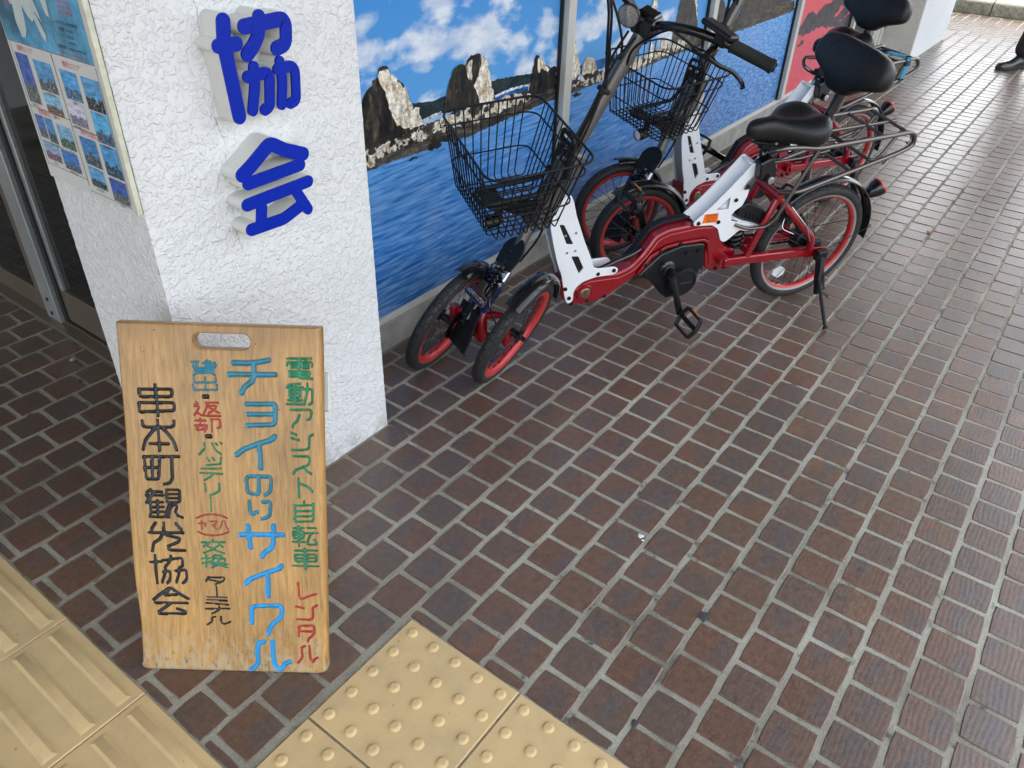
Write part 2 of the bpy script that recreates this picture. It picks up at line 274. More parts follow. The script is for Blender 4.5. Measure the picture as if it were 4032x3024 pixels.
SIGN = [["k",0.0028,[[-0.1248,0.6027],[-0.1228,0.5426]],0],["k",0.0028,[[-0.1557,0.5934],[-0.0927,0.5954],[-0.0935,0.5809],[-0.1555,0.579],[-0.1557,0.5934]],0],["k",0.0028,[[-0.1575,0.567],[-0.0907,0.569],[-0.0905,0.5533],[-0.1587,0.5488],[-0.1575,0.567]],0],["k",0.0028,[[-0.154,0.5308],[-0.1534,0.5222],[-0.1478,0.5188],[-0.1006,0.5202],[-0.0934,0.5229],[-0.0929,0.5326]],1],["k",0.0028,[[-0.1245,0.5329],[-0.1243,0.4728]],1],["k",0.0028,[[-0.129,0.5181],[-0.1391,0.5068],[-0.1507,0.4917],[-0.1554,0.4743]],1],["k",0.0028,[[-0.116,0.5185],[-0.1039,0.5054],[-0.0953,0.4909],[-0.091,0.475]],1],["k",0.0028,[[-0.1417,0.4858],[-0.1062,0.4869]],1],["k",0.0028,[[-0.1552,0.4595],[-0.1244,0.4604],[-0.1296,0.414],[-0.1535,0.4133],[-0.1552,0.4595]],2],["k",0.0028,[[-0.1555,0.437],[-0.1269,0.4379]],2],["k",0.0028,[[-0.1398,0.4599],[-0.1416,0.4137]],2],["k",0.0028,[[-0.1232,0.4604],[-0.0875,0.4615]],2],["k",0.0028,[[-0.1019,0.4598],[-0.1021,0.4161],[-0.1074,0.4072],[-0.1195,0.4043]],2],["k",0.0024,[[-0.1465,0.3929],[-0.1554,0.3851]],3],["k",0.0024,[[-0.1515,0.389],[-0.1252,0.3885]],3],["k",0.0024,[[-0.1569,0.3799],[-0.1233,0.381]],3],["k",0.0024,[[-0.1396,0.3881],[-0.1525,0.3737]],3],["k",0.0024,[[-0.1397,0.3868],[-0.1567,0.3647]],3],["k",0.0024,[[-0.1491,0.3713],[-0.1502,0.3355]],3],["k",0.0024,[[-0.1554,0.366],[-0.1242,0.367]],3],["k",0.0024,[[-0.1489,0.356],[-0.1236,0.3568]],3],["k",0.0024,[[-0.1495,0.3458],[-0.1242,0.3466]],3],["k",0.0024,[[-0.1514,0.3355],[-0.1236,0.3363]],3],["k",0.0024,[[-0.1347,0.3705],[-0.1357,0.336]],3],["k",0.0024,[[-0.1166,0.3926],[-0.089,0.3934],[-0.0905,0.368],[-0.1169,0.3672],[-0.1166,0.3926]],3],["k",0.0024,[[-0.1171,0.3837],[-0.0895,0.3845]],3],["k",0.0024,[[-0.1176,0.3753],[-0.09,0.3761]],3],["k",0.0024,[[-0.111,0.3661],[-0.1182,0.3467],[-0.1212,0.3364],[-0.114,0.3353]],3],["k",0.0024,[[-0.1152,0.3353],[-0.1105,0.3534],[-0.1002,0.3664],[-0.0959,0.3576],[-0.1013,0.3472],[-0.0969,0.3397],[-0.0874,0.3361]],3],["k",0.0028,[[-0.1413,0.3229],[-0.1507,0.3085]],4],["k",0.0028,[[-0.1256,0.3234],[-0.1257,0.3027]],4],["k",0.0028,[[-0.1015,0.3229],[-0.0913,0.3103]],4],["k",0.0028,[[-0.1548,0.3019],[-0.088,0.3039]],4],["k",0.0028,[[-0.1282,0.3014],[-0.1338,0.2895],[-0.1476,0.2813],[-0.1512,0.2629]],4],["k",0.0028,[[-0.1211,0.2977],[-0.0948,0.292],[-0.0977,0.2841],[-0.1201,0.2743],[-0.1181,0.2666],[-0.0865,0.2662]],4],["k",0.0026,[[-0.1469,0.2539],[-0.1458,0.1945]],5],["k",0.0026,[[-0.1564,0.2392],[-0.1355,0.2411]],5],["k",0.0026,[[-0.1317,0.2439],[-0.0935,0.2503],[-0.092,0.2332],[-0.0983,0.2304]],5],["k",0.0026,[[-0.1153,0.2535],[-0.1171,0.243],[-0.1277,0.2295]],5],["k",0.0026,[[-0.1332,0.2187],[-0.1184,0.2218],[-0.1196,0.2006],[-0.1261,0.195]],5],["k",0.0026,[[-0.1279,0.2255],[-0.1285,0.2162],[-0.1359,0.1961]],5],["k",0.0026,[[-0.1073,0.2222],[-0.0863,0.2249],[-0.0864,0.2016],[-0.0941,0.196]],5],["k",0.0026,[[-0.0997,0.2277],[-0.1003,0.2171],[-0.1075,0.1969]],5],["k",0.0028,[[-0.1555,0.158],[-0.1411,0.1705],[-0.1205,0.1859],[-0.1016,0.1717],[-0.0849,0.1615]],6],["k",0.0028,[[-0.1314,0.1682],[-0.1091,0.1702]],6],["k",0.0028,[[-0.1206,0.1845],[-0.1313,0.1695]],6],["k",0.0028,[[-0.1522,0.1514],[-0.0879,0.152]],6],["k",0.0028,[[-0.1226,0.1496],[-0.1473,0.1313],[-0.1463,0.1272],[-0.0916,0.1289],[-0.0938,0.1342],[-0.1084,0.1392]],6],["b",0.0017,[[-0.0525,0.65],[-0.0398,0.6504]],7],["b",0.0017,[[-0.0502,0.6501],[-0.0506,0.6418]],7],["b",0.0017,[[-0.0397,0.6516],[-0.0448,0.642]],7],["b",0.0017,[[-0.0234,0.6532],[-0.0284,0.6472]],7],["b",0.0017,[[-0.0318,0.6483],[-0.0086,0.649]],7],["b",0.0017,[[-0.0285,0.6437],[-0.0065,0.6443]],7],["b",0.0017,[[-0.0189,0.6522],[-0.009,0.6407]],7],["b",0.0017,[[-0.0473,0.6384],[-0.0114,0.6395],[-0.0118,0.63],[-0.0478,0.6289],[-0.0473,0.6384]],7],["b",0.0017,[[-0.0464,0.6337],[-0.0128,0.6347]],7],["b",0.0017,[[-0.0456,0.6278],[-0.0504,0.624]],7],["b",0.0017,[[-0.0154,0.6287],[-0.0097,0.6253]],7],["b",0.0017,[[-0.0285,0.6207],[-0.0291,0.5949]],8],["b",0.0017,[[-0.0507,0.6181],[-0.05,0.6098],[-0.0081,0.6111],[-0.0089,0.6194]],8],["b",0.0017,[[-0.0526,0.6049],[-0.0519,0.5954],[-0.0064,0.5968],[-0.0072,0.6063]],8],["k",0.004,[[-0.0321,0.5828],[-0.0265,0.583]],9],["k",0.004,[[-0.0301,0.504],[-0.0245,0.5042]],10],["r",0.0017,[[-0.0485,0.5715],[-0.044,0.568],[-0.0524,0.5654]],11],["r",0.0017,[[-0.0524,0.5642],[-0.0419,0.5633],[-0.0471,0.5534],[-0.0535,0.5448]],11],["r",0.0017,[[-0.0473,0.551],[-0.0382,0.5452],[-0.003,0.5456]],11],["r",0.0017,[[-0.0299,0.5709],[-0.0064,0.5716]],11],["r",0.0017,[[-0.0275,0.5709],[-0.0293,0.5588],[-0.0344,0.5502]],11],["r",0.0017,[[-0.0255,0.565],[-0.0091,0.5655],[-0.0142,0.5569],[-0.0262,0.5504]],11],["r",0.0017,[[-0.0233,0.5614],[-0.0051,0.5511]],11],["r",0.0017,[[-0.0516,0.5351],[-0.0316,0.5357]],12],["r",0.0017,[[-0.042,0.5403],[-0.0427,0.5256]],12],["r",0.0017,[[-0.0533,0.5253],[-0.0298,0.526]],12],["r",0.0017,[[-0.0463,0.5243],[-0.0515,0.5156],[-0.0348,0.5185]],12],["r",0.0017,[[-0.037,0.5221],[-0.0288,0.5224],[-0.0351,0.5136]],12],["r",0.0017,[[-0.0221,0.5384],[-0.0045,0.539],[-0.0041,0.5219],[-0.01,0.5218]],12],["r",0.0017,[[-0.0209,0.5385],[-0.0209,0.5141]],12],["g",0.0017,[[-0.0374,0.4902],[-0.0356,0.4804],[-0.0469,0.4677]],13],["g",0.0017,[[-0.0221,0.4907],[-0.0157,0.4761],[-0.0053,0.469]],13],["g",0.0017,[[-0.0149,0.4909],[-0.0116,0.4873]],13],["g",0.0017,[[-0.0066,0.4924],[-0.0032,0.4901]],13],["g",0.0017,[[-0.033,0.4607],[-0.0286,0.4534]],14],["g",0.0017,[[-0.0223,0.461],[-0.019,0.4562]],14],["g",0.0017,[[-0.0057,0.4615],[-0.0074,0.449],[-0.0349,0.4457]],14],["g",0.0017,[[-0.0448,0.4384],[-0.0067,0.4396]],15],["g",0.0017,[[-0.0476,0.4298],[-0.0048,0.4291]],15],["g",0.0017,[[-0.0215,0.4286],[-0.0265,0.4235],[-0.04,0.415]],15],["g",0.0017,[[-0.0399,0.4075],[-0.0392,0.3928]],16],["g",0.0017,[[-0.0117,0.4083],[-0.0112,0.3937],[-0.0235,0.387],[-0.0308,0.3842]],16],["g",0.0017,[[-0.0303,0.3795],[-0.0299,0.3525]],17],["r",0.0016,[[-0.0597,0.3357],[-0.0461,0.3425],[-0.0291,0.3448],[-0.0123,0.3428],[0.0007,0.337]],18],["r",0.0016,[[-0.0583,0.3069],[-0.0458,0.3013],[-0.0289,0.3],[-0.0118,0.3023],[0.0018,0.3079]],18],["r",0.0013,[[-0.0572,0.3242],[-0.0421,0.3265],[-0.0436,0.3194]],19],["r",0.0013,[[-0.0503,0.3303],[-0.0501,0.312]],19],["r",0.0013,[[-0.0342,0.3293],[-0.0189,0.3305],[-0.0254,0.3213]],19],["r",0.0013,[[-0.0302,0.3224],[-0.021,0.3132]],19],["r",0.0013,[[-0.0093,0.33],[-0.0121,0.3204],[-0.0149,0.3139]],19],["r",0.0013,[[-0.0044,0.3309],[-0.0025,0.3194],[0.0021,0.3131]],19],["g",0.0017,[[-0.0298,0.2914],[-0.03,0.2862]],20],["g",0.0017,[[-0.0527,0.285],[-0.0064,0.2864]],20],["g",0.0017,[[-0.0394,0.282],[-0.0494,0.2765]],20],["g",0.0017,[[-0.02,0.2826],[-0.0105,0.2763]],20],["g",0.0017,[[-0.0176,0.28],[-0.0328,0.2691],[-0.0502,0.2621]],20],["g",0.0017,[[-0.0421,0.278],[-0.0279,0.2693],[-0.0087,0.2625]],20],["g",0.0017,[[-0.0443,0.2583],[-0.0456,0.232]],21],["g",0.0017,[[-0.0532,0.2502],[-0.036,0.252]],21],["g",0.0017,[[-0.0538,0.2396],[-0.0364,0.2441]],21],["g",0.0017,[[-0.0259,0.2589],[-0.0336,0.2521]],21],["g",0.0017,[[-0.026,0.257],[-0.0126,0.2574],[-0.0153,0.2526]],21],["g",0.0017,[[-0.0324,0.2508],[-0.0068,0.2516],[-0.0072,0.2423],[-0.0329,0.2416],[-0.0324,0.2508]],21],["g",0.0017,[[-0.0202,0.2506],[-0.0206,0.2419]],21],["g",0.0017,[[-0.0367,0.238],[-0.0024,0.2391]],21],["g",0.0017,[[-0.0208,0.238],[-0.0346,0.231]],21],["g",0.0017,[[-0.0196,0.2375],[-0.0027,0.2319]],21],["k",0.0017,[[-0.0417,0.2109],[-0.0478,0.2014]],22],["k",0.0017,[[-0.043,0.2095],[-0.0098,0.2105],[-0.0114,0.2038],[-0.029,0.1953]],22],["k",0.0017,[[-0.0408,0.2043],[-0.0213,0.2009]],22],["k",0.0017,[[-0.0277,0.1905],[-0.0271,0.1718]],23],["k",0.0017,[[-0.0471,0.1667],[-0.0069,0.1665]],23],["k",0.0017,[[-0.0479,0.1607],[-0.0072,0.1598]],23],["k",0.0017,[[-0.0502,0.1539],[-0.0051,0.151]],23],["k",0.0017,[[-0.0519,0.1409],[-0.003,0.1424]],23],["k",0.0017,[[-0.0238,0.1466],[-0.0242,0.139],[-0.0395,0.1299]],23],["k",0.0017,[[-0.0323,0.1239],[-0.0399,0.1223],[-0.0391,0.1128],[-0.0494,0.1062]],23],["k",0.0017,[[-0.0212,0.1242],[-0.0206,0.1093],[-0.0132,0.1081],[-0.0025,0.1139]],23],["b",0.0045,[[0.0268,0.6501],[0.0551,0.6502],[0.0807,0.6541],[0.0928,0.6575]],24],["b",0.0045,[[0.0178,0.6278],[0.1042,0.6295]],24],["b",0.0045,[[0.0643,0.6501],[0.0645,0.624],[0.0595,0.6143],[0.0451,0.6044],[0.0395,0.5922]],24],["b",0.0042,[[0.0485,0.5704],[0.1,0.572],[0.1034,0.5677],[0.1011,0.5312],[0.0492,0.5284]],25],["b",0.0042,[[0.05,0.5504],[0.0982,0.5518]],25],["b",0.0045,[[0.0996,0.508],[0.0942,0.5004],[0.0703,0.4935],[0.0366,0.4789],[0.0255,0.4687]],26],["b",0.0045,[[0.0696,0.4886],[0.0709,0.4427]],26],["b",0.0033,[[0.0662,0.4263],[0.0654,0.391],[0.0605,0.3883],[0.0427,0.3915],[0.0419,0.4205],[0.0464,0.4252],[0.087,0.4264],[0.0904,0.4195],[0.0878,0.3942],[0.0773,0.3883]],27],["b",0.0033,[[0.0456,0.3734],[0.0464,0.3517],[0.0506,0.3462],[0.0604,0.3527]],28],["b",0.0033,[[0.072,0.3734],[0.0853,0.3738],[0.0875,0.3696],[0.0855,0.3439],[0.0696,0.3376]],28],["b",0.0045,[[0.0259,0.3035],[0.1097,0.3052]],29],["b",0.0045,[[0.0412,0.322],[0.0443,0.2767]],29],["b",0.0045,[[0.0921,0.3236],[0.0914,0.3015],[0.0894,0.2781],[0.072,0.2671],[0.0672,0.2577]],29],["b",0.0045,[[0.1053,0.2392],[0.1002,0.2324],[0.0754,0.2237],[0.0404,0.2081],[0.0327,0.1985]],30],["b",0.0045,[[0.0764,0.2171],[0.0766,0.1731]],30],["b",0.0042,[[0.0412,0.1125],[0.0426,0.1492],[0.0977,0.1522],[0.1038,0.1469],[0.1019,0.1266],[0.0802,0.1082],[0.0738,0.0888]],31],["b",0.0045,[[0.0639,0.0707],[0.0526,0.0676],[0.0497,0.0426],[0.0523,0.0259],[0.0442,0.0117],[0.0352,0.0064]],32],["b",0.0045,[[0.0822,0.0712],[0.0818,0.0435],[0.0847,0.0157],[0.0933,0.0076],[0.101,0.012],[0.1064,0.0234],[0.1153,0.0264]],32],["g",0.0021,[[0.1295,0.6615],[0.1735,0.6628]],33],["g",0.0021,[[0.128,0.6497],[0.1293,0.6544],[0.1745,0.6558],[0.175,0.6487]],33],["g",0.0021,[[0.1515,0.6622],[0.1515,0.6457]],33],["g",0.0021,[[0.1349,0.6487],[0.1453,0.649]],33],["g",0.0021,[[0.1348,0.644],[0.1452,0.6443]],33],["g",0.0021,[[0.1581,0.6494],[0.1685,0.6497]],33],["g",0.0021,[[0.158,0.6447],[0.1684,0.645]],33],["g",0.0021,[[0.1311,0.6367],[0.1706,0.638],[0.1692,0.6284],[0.1308,0.6272],[0.1311,0.6367]],33],["g",0.0021,[[0.131,0.632],[0.1705,0.6332]],33],["g",0.0021,[[0.1509,0.6409],[0.1512,0.6243],[0.1749,0.6238]],33],["g",0.0021,[[0.1514,0.6136],[0.1292,0.6105]],34],["g",0.0021,[[0.1267,0.6057],[0.1559,0.6066]],34],["g",0.0021,[[0.1301,0.601],[0.1523,0.6017],[0.1512,0.5873],[0.1309,0.5866],[0.1301,0.601]],34],["g",0.0021,[[0.1304,0.5938],[0.1514,0.5945]],34],["g",0.0021,[[0.1408,0.6097],[0.141,0.5732]],34],["g",0.0021,[[0.1284,0.5805],[0.1541,0.5813]],34],["g",0.0021,[[0.1258,0.5728],[0.1551,0.5737]],34],["g",0.0021,[[0.157,0.603],[0.1745,0.6036],[0.1739,0.5771],[0.168,0.5733]],34],["g",0.0021,[[0.1654,0.614],[0.165,0.5985],[0.1586,0.573]],34],["g",0.0021,[[0.1325,0.5618],[0.1701,0.563],[0.1723,0.5577],[0.1697,0.5455],[0.1637,0.5429]],35],["g",0.0021,[[0.1487,0.5522],[0.1449,0.5399],[0.1377,0.5348],[0.1351,0.5274]],35],["g",0.0021,[[0.1324,0.5163],[0.1418,0.5117]],36],["g",0.0021,[[0.1321,0.5053],[0.1462,0.502]],36],["g",0.0021,[[0.1737,0.5139],[0.1665,0.51],[0.166,0.4866],[0.16,0.4827],[0.1327,0.4811]],36],["g",0.0021,[[0.1354,0.4691],[0.1644,0.47],[0.1666,0.4618],[0.164,0.4518],[0.14,0.4423],[0.1338,0.4334]],37],["g",0.0021,[[0.1544,0.449],[0.159,0.4404],[0.1689,0.4339]],37],["g",0.0021,[[0.1431,0.4236],[0.1438,0.3857]],38],["g",0.0021,[[0.1488,0.4125],[0.163,0.4066],[0.17,0.3979]],38],["g",0.0021,[[0.1539,0.3767],[0.1525,0.3677]],39],["g",0.0021,[[0.1344,0.3685],[0.1342,0.3339],[0.1706,0.3355],[0.1714,0.3721]],39],["g",0.0021,[[0.1348,0.3557],[0.171,0.3576]],39],["g",0.0021,[[0.1345,0.3447],[0.1708,0.3465]],39],["g",0.0021,[[0.1344,0.3672],[0.1713,0.3696]],39],["g",0.0021,[[0.1307,0.3203],[0.1513,0.321]],40],["g",0.0021,[[0.1305,0.3131],[0.1512,0.3137],[0.1508,0.2994],[0.1306,0.2988],[0.1305,0.3131]],40],["g",0.0021,[[0.1308,0.3059],[0.151,0.3065]],40],["g",0.0021,[[0.1413,0.3251],[0.1412,0.2828]],40],["g",0.0021,[[0.1287,0.291],[0.1519,0.2917]],40],["g",0.0021,[[0.1586,0.3212],[0.1756,0.3217]],40],["g",0.0021,[[0.1547,0.3099],[0.1778,0.3114]],40],["g",0.0021,[[0.1656,0.3095],[0.1566,0.2879],[0.1627,0.2855],[0.1761,0.2872]],40],["g",0.0021,[[0.1714,0.2962],[0.1762,0.2911]],40],["g",0.0021,[[0.1331,0.2728],[0.1758,0.2741]],41],["g",0.0021,[[0.1329,0.2637],[0.1756,0.265],[0.1753,0.2505],[0.133,0.2492],[0.1329,0.2637]],41],["g",0.0021,[[0.1327,0.2563],[0.1755,0.2576]],41],["g",0.0021,[[0.1278,0.2398],[0.1783,0.24]],41],["g",0.0021,[[0.1527,0.2774],[0.1536,0.2332]],41],["r",0.0022,[[0.1374,0.203],[0.1384,0.1736],[0.1414,0.167],[0.1602,0.1756],[0.1726,0.18]],42],["r",0.0022,[[0.1324,0.1513],[0.1472,0.1482]],43],["r",0.0022,[[0.1741,0.155],[0.1658,0.1502],[0.1661,0.1285],[0.1615,0.1229],[0.1329,0.1226]],43],["r",0.0022,[[0.1357,0.0866],[0.1367,0.1085],[0.1674,0.11],[0.167,0.0903],[0.1555,0.0803],[0.1541,0.0734]],44],["r",0.0022,[[0.1372,0.0962],[0.1672,0.0971]],44],["r",0.0022,[[0.1476,0.0635],[0.1405,0.0605],[0.142,0.037],[0.1329,0.025]],45],["r",0.0022,[[0.1564,0.0638],[0.1583,0.0347],[0.1631,0.0251],[0.1671,0.035],[0.1734,0.0379]],45]]
# ---------------------------------------------------------------- surfaces of the place
def brick_mat():
    m, n, l, b = newmat('brick_clay')
    at = n.new('ShaderNodeAttribute'); at.attribute_name = 'rnd'; oi = n.new('ShaderNodeObjectInfo')
    rnd = mth(n, l, 'FRACT', mth(n, l, 'ADD', at.outputs['Fac'], oi.outputs['Random']))
    wn_ = n.new('ShaderNodeTexWhiteNoise'); wn_.noise_dimensions = '1D'; l.new(rnd, wn_.inputs['W'])
    sep = n.new('ShaderNodeSeparateColor'); l.new(wn_.outputs['Color'], sep.inputs[0])
    r1, r2, r3 = sep.outputs[0], sep.outputs[1], sep.outputs[2]
    geo = n.new('ShaderNodeNewGeometry'); pos = geo.outputs['Position']
    uv = n.new('ShaderNodeUVMap'); uv.uv_map = 'UVMap'
    big = noise_t(n, l, pos, 9, 3, .6)
    # grey blue fired heart of the brick: an oval seen on some bricks
    off = n.new('ShaderNodeCombineXYZ'); l.new(mth(n, l, 'MULTIPLY', r2, .5), off.inputs[0]); l.new(mth(n, l, 'MULTIPLY', r3, .45), off.inputs[1])
    vm = n.new('ShaderNodeVectorMath'); vm.operation = 'SUBTRACT'; l.new(uv.outputs[0], vm.inputs[0]); l.new(off.outputs[0], vm.inputs[1])
    mp = n.new('ShaderNodeMapping'); mp.inputs['Location'].default_value = (-.28, -.32, 0); mp.inputs['Scale'].default_value = (1.0, 2.1, 1); mp.inputs['Rotation'].default_value = (0, 0, R(-14)); l.new(vm.outputs[0], mp.inputs[0])
    wob = noise_t(n, l, pos, 30, 3, .6); vadd = n.new('ShaderNodeVectorMath'); vadd.operation = 'MULTIPLY_ADD'
    l.new(wob.outputs['Color'], vadd.inputs[0]); vadd.inputs[1].default_value = (.85, .85, 0); l.new(mp.outputs[0], vadd.inputs[2])
    vs2 = n.new('ShaderNodeVectorMath'); vs2.operation = 'SUBTRACT'; l.new(vadd.outputs[0], vs2.inputs[0]); vs2.inputs[1].default_value = (.42, .42, 0)
    ln = n.new('ShaderNodeVectorMath'); ln.operation = 'LENGTH'; l.new(vs2.outputs[0], ln.inputs[0])
    ov = n.new('ShaderNodeMapRange'); ov.interpolation_type = 'SMOOTHSTEP'; ov.inputs['From Min'].default_value = .62; ov.inputs['From Max'].default_value = .22; l.new(ln.outputs['Value'], ov.inputs[0])
    ovs = mth(n, l, 'MULTIPLY', ov.outputs[0], mth(n, l, 'GREATER_THAN', r1, .38))
    body = ramp(n, [(0, (.128, .071, .047)), (.35, (.150, .083, .054)), (.62, (.140, .085, .059)), (.85, (.120, .084, .065)), (1, (.185, .094, .052))]); l.new(mth(n, l, 'ADD', mth(n, l, 'MULTIPLY', r3, .75), mth(n, l, 'MULTIPLY', big.outputs[0], .4)), body.inputs[0])
    c1 = mixc(n, l, mth(n, l, 'MULTIPLY', ovs, .55), body.outputs[0], (.096, .086, .088))
    fine = noise_t(n, l, pos, 230, 4, .85); sp = ramp(n, [(.57, 0), (.70, 1)]); l.new(fine.outputs[0], sp.inputs[0])
    c2 = mixc(n, l, mth(n, l, 'MULTIPLY', sp.outputs[0], .55), c1, (.34, .28, .24))
    dk = ramp(n, [(.30, 1), (.42, 0)]); l.new(fine.outputs[0], dk.inputs[0])
    c3 = mixc(n, l, mth(n, l, 'MULTIPLY', dk.outputs[0], .45), c2, (.03, .022, .02))
    mot = noise_t(n, l, pos, 60, 4, .7); c4 = mixc(n, l, 1, c3, mot.outputs[0], 'OVERLAY'); c4 = mixc(n, l, .55, c3, c4)
    lg = noise_t(n, l, pos, 1.1, 3, .5); lr = ramp(n, [(.35, .86), (.7, 1.12)]); l.new(lg.outputs[0], lr.inputs[0])
    c5 = mixc(n, l, 1, c4, lr.outputs[0], 'MULTIPLY'); l.new(c5, b.inputs['Base Color'])
    ro = n.new('ShaderNodeMapRange'); ro.inputs['To Min'].default_value = .21; ro.inputs['To Max'].default_value = .44; l.new(mot.outputs[0], ro.inputs[0]); l.new(ro.outputs[0], b.inputs['Roughness'])
    b.inputs['Specular IOR Level'].default_value = .75
    wv = n.new('ShaderNodeTexWave'); wv.bands_direction = 'Y'; wv.inputs['Scale'].default_value = 28; wv.inputs['Distortion'].default_value = 7; wv.inputs['Detail'].default_value = 2; wv.inputs['Detail Scale'].default_value = .35
    l.new(pos, wv.inputs[0])
    b1 = bump(n, l, wv.outputs['Fac'], .10, .001, None); b2 = bump(n, l, fine.outputs[0], .30, .0012, None, b1); bump(n, l, mot.outputs[0], .12, .003, b, b2)
brick_mat()
def mortar_mat():
    m, n, l, b = newmat('mortar'); geo = n.new('ShaderNodeNewGeometry'); pos = geo.outputs['Position']
    a = noise_t(n, l, pos, 2.3, 5, .65); f = noise_t(n, l, pos, 240, 3, .7)
    r = ramp(n, [(.30, (.10, .085, .065)), (.41, (.28, .26, .20)), (.55, (.39, .37, .29)), (.75, (.50, .485, .40))]); l.new(a.outputs[0], r.inputs[0])
    d = noise_t(n, l, pos, 14, 4, .7); dr = ramp(n, [(.32, 1), (.42, 0)]); l.new(d.outputs[0], dr.inputs[0])
    c = mixc(n, l, mth(n, l, 'MULTIPLY', dr.outputs[0], .75), r.outputs[0], (.055, .05, .045))
    fr = ramp(n, [(.3, .75), (.7, 1.15)]); l.new(f.outputs[0], fr.inputs[0]); c = mixc(n, l, 1, c, fr.outputs[0], 'MULTIPLY')
    l.new(c, b.inputs['Base Color']); b.inputs['Roughness'].default_value = .85; bump(n, l, f.outputs[0], .5, .002, b)
mortar_mat()
def stucco(name, scale, col, strength, dirt=.0):
    m, n, l, b = newmat(name); v = coords(n, l)
    n1 = noise_t(n, l, v, scale, 2, .5, .9); rr = ramp(n, [(.46, 0), (.56, .5), (.72, 1)]); l.new(n1.outputs[0], rr.inputs[0])
    n2 = noise_t(n, l, v, scale * .35, 3, .5); h = mth(n, l, 'ADD', rr.outputs[0], mth(n, l, 'MULTIPLY', n2.outputs[0], .5))
    b1 = bump(n, l, h, strength, .0028, None); fi = noise_t(n, l, v, scale * 5, 3, .6); bump(n, l, fi.outputs[0], .14, .001, b, b1)
    st = noise_t(n, l, v, 2.2, 5, .6); r = ramp(n, [(.3, [c * (.93 - dirt) for c in col]), (.65, col)]); l.new(st.outputs[0], r.inputs[0]); c = r.outputs[0]
    # hairline crack down the render
    sx = n.new('ShaderNodeSeparateXYZ'); l.new(v, sx.inputs[0]); cn = noise_t(n, l, v, 9, 5, .6)
    cx = mth(n, l, 'ABSOLUTE', mth(n, l, 'SUBTRACT', sx.outputs[0], mth(n, l, 'ADD', mth(n, l, 'MULTIPLY', cn.outputs[0], .06), -.338)))
    ck = mth(n, l, 'LESS_THAN', cx, .0009); gate = noise_t(n, l, v, 6, 2, .5); ck = mth(n, l, 'MULTIPLY', ck, mth(n, l, 'GREATER_THAN', gate.outputs[0], .47))
    if name == 'stucco_near': c = mixc(n, l, mth(n, l, 'MULTIPLY', ck, .6), c, (.35, .35, .36))
    lowm = n.new('ShaderNodeMapRange'); lowm.inputs['From Min'].default_value = .10; lowm.inputs['From Max'].default_value = .0; l.new(sx.outputs[2], lowm.inputs[0]); gr = noise_t(n, l, v, 18, 5, .7); gq = ramp(n, [(.42, 0), (.62, .7)]); l.new(gr.outputs[0], gq.inputs[0])
    c = mixc(n, l, mth(n, l, 'MULTIPLY', lowm.outputs[0], gq.outputs[0]), c, (.25, .23, .20))
    l.new(c, b.inputs['Base Color']); b.inputs['Roughness'].default_value = .62
stucco('stucco_near', 82, (.78, .78, .775), .85)
stucco('stucco_far', 45, (.70, .68, .62), .8, .08)
simple('smooth_white', (.80, .81, .82), .6, var=.03, vs=5, bmp=.15, bs=120)
simple('concrete', (.30, .285, .255), .85, var=.22, vs=14, bmp=.35, bs=160)
simple('sill_paint', (.56, .54, .49), .6, var=.08, vs=8, bmp=.1)
simple('aluminium', (.56, .58, .58), .34, metal=.75, var=.06, vs=6)
simple('frame_cream', (.60, .58, .52), .45, metal=.25, var=.05, vs=6)
simple('bronze_aluminium', (.24, .20, .155), .38, metal=.7, var=.1, vs=5)
simple('gasket', (.012, .012, .013), .6, var=.2)
simple('rust', (.25, .12, .05), .9, var=.6, vs=60, bmp=.5)
m, n, l, b = newmat('dark_glass'); b.inputs['Base Color'].default_value = (.012, .013, .013, 1); b.inputs['Roughness'].default_value = .04; b.inputs['Specular IOR Level'].default_value = .35
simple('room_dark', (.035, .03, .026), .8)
simple('canopy_paint', (.30, .29, .27), .8, var=.08, vs=2)
simple('asphalt', (.055, .054, .052), .9, var=.3, vs=30, bmp=.4)
simple('tactile', (.66, .475, .235), .62, var=.045, vs=7, bmp=.06, bs=500, spec=.3)
MATS['tactile'].node_tree.nodes['Principled BSDF'].inputs['Specular IOR Level'].default_value = .25
def dirt_spots(name, col=(.12, .09, .06)):
    nt = MATS[name].node_tree; n, l = nt.nodes, nt.links; b = n['Principled BSDF']; src = b.inputs['Base Color'].links[0].from_socket
    geo = n.new('ShaderNodeNewGeometry'); t = noise_t(n, l, geo.outputs['Position'], 70, 3, .6); r = ramp(n, [(.70, 0), (.76, 1)]); l.new(t.outputs[0], r.inputs[0])
    t2 = noise_t(n, l, geo.outputs['Position'], 9, 5, .7); r2 = ramp(n, [(.45, 0), (.75, .38)]); l.new(t2.outputs[0], r2.inputs[0])
    c = mixc(n, l, r2.outputs[0], src, [q * 3 for q in col]); c = mixc(n, l, mth(n, l, 'MULTIPLY', r.outputs[0], .75), c, col); l.new(c, b.inputs['Base Color'])
dirt_spots('tactile')
simple('kerb_rough', (.30, .29, .23), .9, var=.5, vs=26, bmp=1.0, bs=45)
simple('kerb_top', (.36, .37, .30), .8, var=.2, vs=9, bmp=.3)
simple('hedge_leaf', (.035, .055, .025), .6, var=.5, vs=40)
simple('trunk_bark', (.12, .09, .06), .9, var=.4, vs=30)

